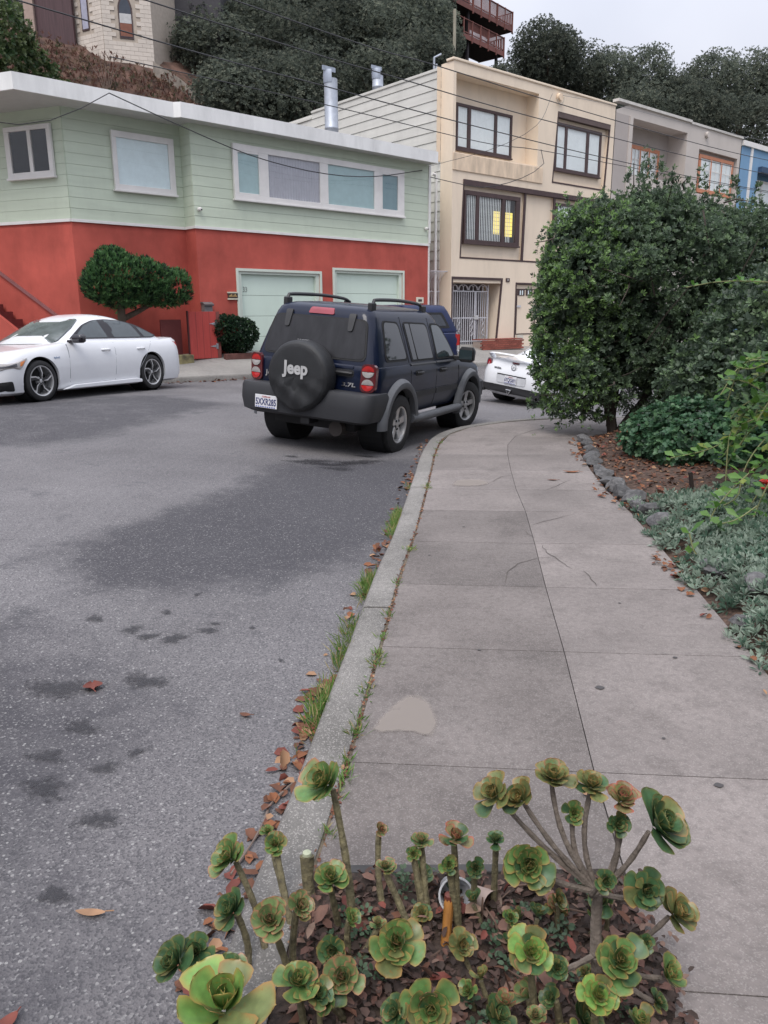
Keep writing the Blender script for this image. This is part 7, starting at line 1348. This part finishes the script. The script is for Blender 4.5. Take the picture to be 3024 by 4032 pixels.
for row, (ya, yb, za, zb, da, db, nm, n_) in enumerate([(1.16, 1.40, .07, .15, .05, .09, 'along the bottom edge of the bed', 17), (1.42, 1.80, .05, .14, .045, .085, 'amid the stems in the back of the bed', 16)]):
    XS = [rgs.uniform(-.16, .56) for _ in range(n_)]
    for k in range(n_):
        x, y, z = XS[k], rgs.uniform(ya, yb), rgs.uniform(za, zb); t = empty('aeonium_plant', (x, y, 0), 0, f'small rosette low {nm}, {ORD[sorted(XS).index(x)]} from the left', 'succulent', 'small rosettes low in the bed')
        b = MB(); stem_to(b, (rgs.uniform(-.04, .04), rgs.uniform(-.02, .02), 0), (0, .01, z - .012), .006, .005, (rgs.uniform(-.015, .015), 0, 0)); b.build('stem', stem_m, t, smooth=True); rosette(t, (0, .01, z), rgs.uniform(da, db), (rgs.uniform(-.7, .7), rgs.uniform(-.6, .2), .75), rgs.choice('gddpor'), 300 + k + 40 * row)
for pts, r_, m_, lb in [([(-.21, 1.78, .0), (-.218, 1.80, .06), (-.219, 1.82, .115)], (.017, .016, .021), stem_m, 'thick brown bare stump with a pale tip at the back left of the bed'), ([(.14, 1.58, .0), (.15, 1.61, .06), (.158, 1.64, .13)], (.011, .012, .013), mat('orange_stem', (.30, .13, .03), rough=.5, var=.3, vs=30), 'orange brown bare stump in front of the plastic cup')]:
    b = MB(); b.tube(pts, r_, 9); o = b.build('succulent_stump', m_, None, smooth=True); tag(o, lb, 'stump'); q = MB(); q.lathe([(-.004, .014), (.012, .012), (.018, .0)], 9, 'z', pts[-1]); q.build('stump_tip', mat('pale_tip', (.42, .45, .32), rough=.6) if m_ is stem_m else mat('dark_tip', (.12, .03, .02), rough=.6), o, smooth=True)
# clear plastic cup lying in the bed
cupm = mat('clear_plastic', (.75, .76, .78), rough=.18, var=.05, trans=.35, spec=.5)
b = MB(); b.lathe([(0, .0), (.0, .03), (.09, .044), (.094, .047), (.097, .047), (.097, .042), (.09, .04), (.004, .027), (.003, 0)], 28, 'z'); o = b.build('plastic_cup', cupm, None, smooth=True, ang=40); o.location = (.175, 1.78, .045); o.rotation_euler = (R(62), R(8), 0); tag(o, 'clear plastic cup lying among the succulents', 'cup')
b = MB(); b.lathe([(0, .0), (0, .03), (.07, .036), (.072, .036)], 20, 'z'); o = b.build('paper_cup', mat('beige_paper', (.42, .32, .27), rough=.7), None, smooth=True, ang=40); o.location = (.235, 1.76, .03); o.rotation_euler = (R(75), 0, R(40)); tag(o, 'beige paper cup half buried beside the plastic cup', 'cup')
# ================================================================ litter, grass, stones
litm = [mat('litter_orange', (.19, .072, .03), rough=.8, var=.3, vs=10), mat('litter_brown', (.12, .05, .028), rough=.85, var=.3, vs=10), mat('litter_red', (.15, .04, .028), rough=.8, var=.3, vs=10), mat('litter_tan', (.28, .16, .09), rough=.8, var=.3, vs=10)]
def litter(name, label, pos, L0, L1, probs, aspect=.38, lift=.012):
    n = len(pos); d = unit(np.c_[RNG.normal(size=(n, 2)), RNG.normal(0, .25, n)]); nn = unit(RNG.normal(0, .35, (n, 3)) + [0, 0, 1]); L = RNG.uniform(L0, L1, n); p = np.array(pos) + np.c_[np.zeros((n, 2)), RNG.uniform(.004, lift, n)]
    o = leaf_mesh(name, p, d, nn, L, L * aspect * RNG.uniform(.6, 1.2, n), litm, RNG.choice(4, n, p=probs), fold=.45, round_=True); tag(o, label, 'leaf litter', kind='stuff'); return o
def along(P, y0, y1, n, o0, o1, zf, clump=None):
    sel = P[(P[:, 1] > y0) & (P[:, 1] < y1)]; out_ = []
    while len(out_) < n:
        i = RNG.integers(0, len(sel)); x, y = sel[i, :2]
        if clump and RNG.uniform() > clump(y): continue
        of = RNG.uniform(o0, o1); out_.append((x + of, y + RNG.uniform(-.05, .05), 0))
    out_ = np.array(out_); out_[:, 2] = zf(out_[:, 0], out_[:, 1]); return out_
cl_ = lambda y: .12 + .88 * max(0, math.sin(y * 2.6 + .4)) ** 1.5 * (1.0 if y < 4.6 else .55) + (.6 if y < 2.6 else 0)
litter('gutter_leaves', 'brown and orange fallen leaves lying along the near gutter', along(NEAR, 1.5, 10.2, 300, -.12, -.01, road_z, cl_), .025, .07, [.25, .45, .2, .1])
litter('bed_edge_leaves', 'dry orange leaves along the edge of the garden bed', along(RIGHT, 2.9, 9.9, 230, -.10, .12, lambda x, y: walk_z(x, y) + .004, lambda y: .1 + .9 * max(0, math.sin(y * 3.1)) + (.8 if y > 9.2 else 0)), .025, .06, [.5, .2, .1, .2])
n = 3000; mx_ = RNG.uniform(2.0, 4.6, n); my_ = RNG.uniform(5.6, 9.9, n); ok = mx_ > np.interp(my_, RIGHT[:, 1], RIGHT[:, 0]) + .08; litter('mulch_leaves', 'brown leaf mulch covering the garden bed under the shrubs', np.array([(a, c, bed_z(a, c)) for a, c in zip(mx_[ok], my_[ok])]), .025, .06, [.22, .5, .1, .18])
n = 620; sx_ = RNG.uniform(-.2, .62, n); sy_ = RNG.uniform(1.05, SOIL_Y - .05, n); litm_soil = litm; litm = [mat('soil_litter_a', (.075, .045, .036), rough=.9, var=.3, vs=20), mat('soil_litter_b', (.045, .03, .024), rough=.9, var=.3, vs=20), mat('soil_litter_c', (.12, .06, .045), rough=.9, var=.3, vs=20), mat('soil_litter_d', (.16, .10, .075), rough=.9, var=.3, vs=20)]
n = 3400; sx_ = np.minimum(RNG.uniform(-.24, .66, n) + np.abs(RNG.normal(0, .03, n)), .8); sy_ = RNG.uniform(1.05, SOIL_Y - .05, n)
litter('soil_litter', 'dry brownish leaf litter on the soil under the succulents', np.c_[sx_, sy_, soil_h(sx_, sy_)], .012, .034, [.35, .35, .2, .1], lift=.03); litm = litm_soil
n = 130; sx_ = RNG.uniform(-.22, .62, n); sy_ = RNG.uniform(1.1, SOIL_Y - .05, n); litm = [mat('dry_pink', (.16, .085, .062), rough=.8, var=.3, vs=30), mat('dry_tan', (.22, .14, .10), rough=.8, var=.3, vs=30), litm_soil[1], litm_soil[2]]
litter('dry_succulent_leaves', 'curled pinkish dead succulent leaves on the soil of the bed', np.c_[sx_, sy_, soil_h(sx_, sy_) + .01], .03, .06, [.4, .15, .25, .2], aspect=.3, lift=.05); litm = litm_soil
b = MB()
for k in range(70):
    x_, y_ = RNG.uniform(-.2, .58), RNG.uniform(1.15, 1.85); d_ = RNG.normal(0, 1, 3) * [.05, .04, .03]; b.tube([(x_, y_, .02), (x_ + d_[0] * .5, y_ + d_[1] * .5, .035 + abs(d_[2])), (x_ + d_[0], y_ + d_[1], .03 + abs(d_[2]) * 1.4)], [.0035, .003, .002], 5)
tag(b.build('bed_twigs', mat('bed_twig', (.12, .075, .055), rough=.9, var=.3), None), 'short dead stems and twigs lying in the succulent bed', 'twigs', kind='stuff')
sx_ = RNG.uniform(-.15, .6, 420); sy_ = RNG.uniform(1.2, SOIL_Y - .08, 420); kk = np.sin(sx_ * 13) * np.sin(sy_ * 11) > .1
q = whorls(np.c_[sx_, sy_, soil_h(sx_, sy_) + RNG.uniform(.01, .06, 420)][kk], unit(RNG.normal(0, .4, (420, 3)) + [0, 0, 1])[kk], 5, .016, .0055, 1.1, .3); o = leaf_mesh('seedlings', *q, [leafm('seed_a', (.09, .14, .085), .6), leafm('seed_b', (.05, .09, .05), .6)], np.repeat(RNG.choice(2, kk.sum()), 5), round_=True); tag(o, 'tiny grey green weed seedlings between the succulents', 'weeds', kind='stuff')
ft = FAR[(FAR[:, 0] > -7) & (FAR[:, 0] < -1.2)]; i_ = RNG.integers(0, len(ft), 260); fp_ = ft[i_, :2] + RNG.normal(0, .08, (260, 2)) + [.06, -.1]; litter('far_gutter_leaves', 'rusty leaves along the far kerb behind the white sedan', np.c_[fp_, road_z(fp_[:, 0], fp_[:, 1])], .04, .1, [.3, .4, .25, .05])
gr_m = [leafm('grass_a', (.10, .19, .04), .6), leafm('grass_b', (.18, .24, .07), .6), leafm('grass_dry', (.34, .28, .13), .7)]
def grass(name, label, pos, L0, L1, probs, k=1, spread=.45):
    n = len(pos); d = unit(RNG.normal(0, spread, (n, 3)) * [1, 1, .3] + [0, 0, 1]); L = RNG.uniform(L0, L1, n)
    o = leaf_mesh(name, np.array(pos), d, rand_unit(n), L, np.full(n, .0026), gr_m, RNG.choice(3, n, p=probs), fold=.1); tag(o, label, 'grass', kind='stuff'); return o
cg = lambda y: max(.02, math.sin(y * 4.1 + 2.0)) ** 4 + (.35 if 3.3 < y < 3.9 or 5.6 < y < 6.4 else 0)
grass('gutter_grass', 'tufts of green and dry grass growing in the near gutter', along(NEAR, 1.9, 7.4, 1900, -.07, .004, lambda x, y: road_z(x, y), cg), .04, .13, [.5, .3, .2], spread=.6)
jt = []
for y in (2.12, 2.3, 2.42, 2.52, 2.66, 2.74, 2.98, 3.1, 3.3, 3.34, 3.6, 3.85, 4.4, 5.05, 6.95, 7.0, 8.6, 9.0, 9.5):
    i = int(np.argmin(abs(NEAR[:, 1] - y))); c = offset_line(NEAR, .158)[i]; k = 46 if y in (2.42, 2.66, 3.3, 3.34, 5.05) else 22
    jt += [(c[0] + RNG.normal(0, .012), c[1] + RNG.normal(0, .018), -.01) for _ in range(k)]
grass('joint_weeds', 'small grass weeds sprouting in the joint behind the kerb', jt, .025, .075, [.6, .25, .15], spread=1.0)
moss = along(np.c_[offset_line(NEAR, .158), np.zeros(len(NEAR))], 1.6, 10, 900, -.006, .006, lambda x, y: walk_z(x, y) - .012); litter('joint_debris', 'brown debris filling the joint behind the kerb', moss, .008, .022, [.1, .6, .1, .2], lift=.02)
# single leaves that stand out
def one_leaf(x, y, zf, L, m_, label, rz, asp=.4, curl=.5):
    b = MB(); T = np.linspace(0, 1, 7); G = [[(s * asp * L * math.sin(PI * min(1, t * .92 + .05)) ** .8, (t - .5) * L, .006 + curl * L * (.25 * (t - .5) ** 2 + .35 * (s * asp) ** 2)) for s in (-1, -.4, .4, 1)] for t in T]; b.grid(np.array(G)); o = b.build('fallen_leaf', m_, None, smooth=True); o.location = (x, y, zf + .004); o.rotation_euler = (0, 0, rz); tag(o, label, 'leaf', 'single fallen leaves')
    q = MB(); q.tube([(0, -.5 * L, .012), (.01, -.75 * L, .006)], .0018, 5); q.build('stalk', m_, o)
one_leaf(-.83, 1.81, rz1(-.83, 1.81), .085, litm[3], 'long pale orange leaf lying alone on the asphalt at lower left', 1.5, .16)
one_leaf(-1.29, 3.1, rz1(-1.29, 3.1), .07, litm[2], 'crumpled red leaf alone on the asphalt beside dark oil spots', .4, .6, 1.2)
one_leaf(-.59, 2.92, rz1(-.59, 2.92), .05, litm[1], 'small brown leaf on the asphalt near the kerb', 1.2, .3)
one_leaf(1.89, 7.61, 0, .16, litm[0], 'curled orange leaf in the middle of the pavement near the stones', 1.45, .22, 1.0)
one_leaf(1.62, 7.24, 0, .1, litm[1], 'thin brown leaf on the pavement below the curled orange one', 1.3, .2)
one_leaf(.67, 2.25, 0, .03, litm[3], 'tiny tan leaf on the pavement above the branching succulent', .3, .5)
one_leaf(-.9, 1.46, rz1(-.9, 1.46), .06, litm[2], 'pinkish curled leaf at the bottom left on the asphalt', 2.6, .3, 1.2)
tw = MB(); tw.tube(resample([(-.335, 2.44, -.07), (-.40, 2.32, -.075), (-.405, 2.25, -.075), (-.425, 2.14, -.075), (-.47, 1.98, -.075)], n=14), [.003 + .0012 * (i % 3) for i in range(14)], 6); tag(tw.build('fallen_twig', mat('twig', (.16, .12, .1), rough=.9), None, smooth=True), 'thin bent twig lying in the gutter above the cup rosette', 'twig')
# edging stones
import bmesh
def stone(seed):
    rg = np.random.default_rng(seed); bm = bmesh.new()
    for p in unit(rg.normal(size=(22, 3))) * rg.uniform(.85, 1.05, (22, 1)): bm.verts.new(p)
    r = bmesh.ops.convex_hull(bm, input=bm.verts); me = bpy.data.meshes.new('stone'); bm.to_mesh(me); bm.free(); return me
stone_m = mat('stone_grey', (.065, .065, .068), rough=.9, var=.3, vs=3, bump=.5, bs=30, rnd=.3, col2=(.12, .117, .117))
SM = [stone(s) for s in (1, 4, 9, 16)]
k = 0
for y in (9.5, 9.2, 8.92, 8.65, 8.3, 8.0, 7.62, 7.35, 7.0, 6.78, 6.5, 6.3, 6.05, 5.85, 5.6):
    x = float(np.interp(y, RIGHT[:, 1], RIGHT[:, 0])) + .09 + RNG.uniform(-.03, .05); s = RNG.uniform(.07, .115); o = link('edging_stone', SM[k % 4], stone_m); b_ = o.modifiers.new('b', 'BEVEL'); b_.width = .06; b_.segments = 2; o.location = (x, y, s * .45); o.scale = (s * RNG.uniform(.9, 1.2), s * RNG.uniform(1.0, 1.4), s * RNG.uniform(.6, .9)); o.rotation_euler = (RNG.uniform(-.2, .2), RNG.uniform(-.2, .2), RNG.uniform(0, 6)); tag(o, f'rough grey edging stone, {ORD[k]} from the tall shrub along the pavement', 'stone', 'edging stones of the garden bed'); k += 1
for j, (x, y, s, lb) in enumerate([(1.98, 4.35, .1, 'grey stone poking through the silvery ground cover near the orange leaves'), (2.05, 3.98, .11, 'second grey stone within the ground cover, nearer the camera'), (2.0, 3.55, .12, 'bluish grey stone in the ground cover by the right edge'), (1.80, 3.62, .06, 'pale flat stone at the pavement edge under the ground cover')]):
    o = link('bed_stone', SM[j], stone_m); o.location = (x, y, bed_z(x, y) + .06); o.scale = (s, s * 1.2, s * .6); o.rotation_euler = (0, 0, j * 1.3); tag(o, lb, 'stone', 'stones in the ground cover')
b = MB(); b.box(-.014, .014, -.014, .014, 0, .2); o = b.build('short_stake', mat('stake', (.025, .018, .015), rough=.9), None); o.location = (2.62, 6.35, .06); o.rotation_euler = (0, R(-12), 0); tag(o, 'short dark stake in the mulch beside the ground cover', 'stake')
# unseen trees added around the camera so the cars reflect something dark
for i, (x, y, z, r) in enumerate([(8.5, 4.5, 4.2, 2.6), (7.5, -1.5, 4.4, 2.8), (4.5, -7, 4.6, 3.0), (-2, -11, 4.6, 3.0), (11, 9, 4.2, 2.8), (-12.5, -6, 4.5, 3.0)]):
    tree(x, y, z, r, i, f'unseen tree added around the camera for dark reflections, {ORD[i]} counting from the right', 'added trees out of view', 1.2)
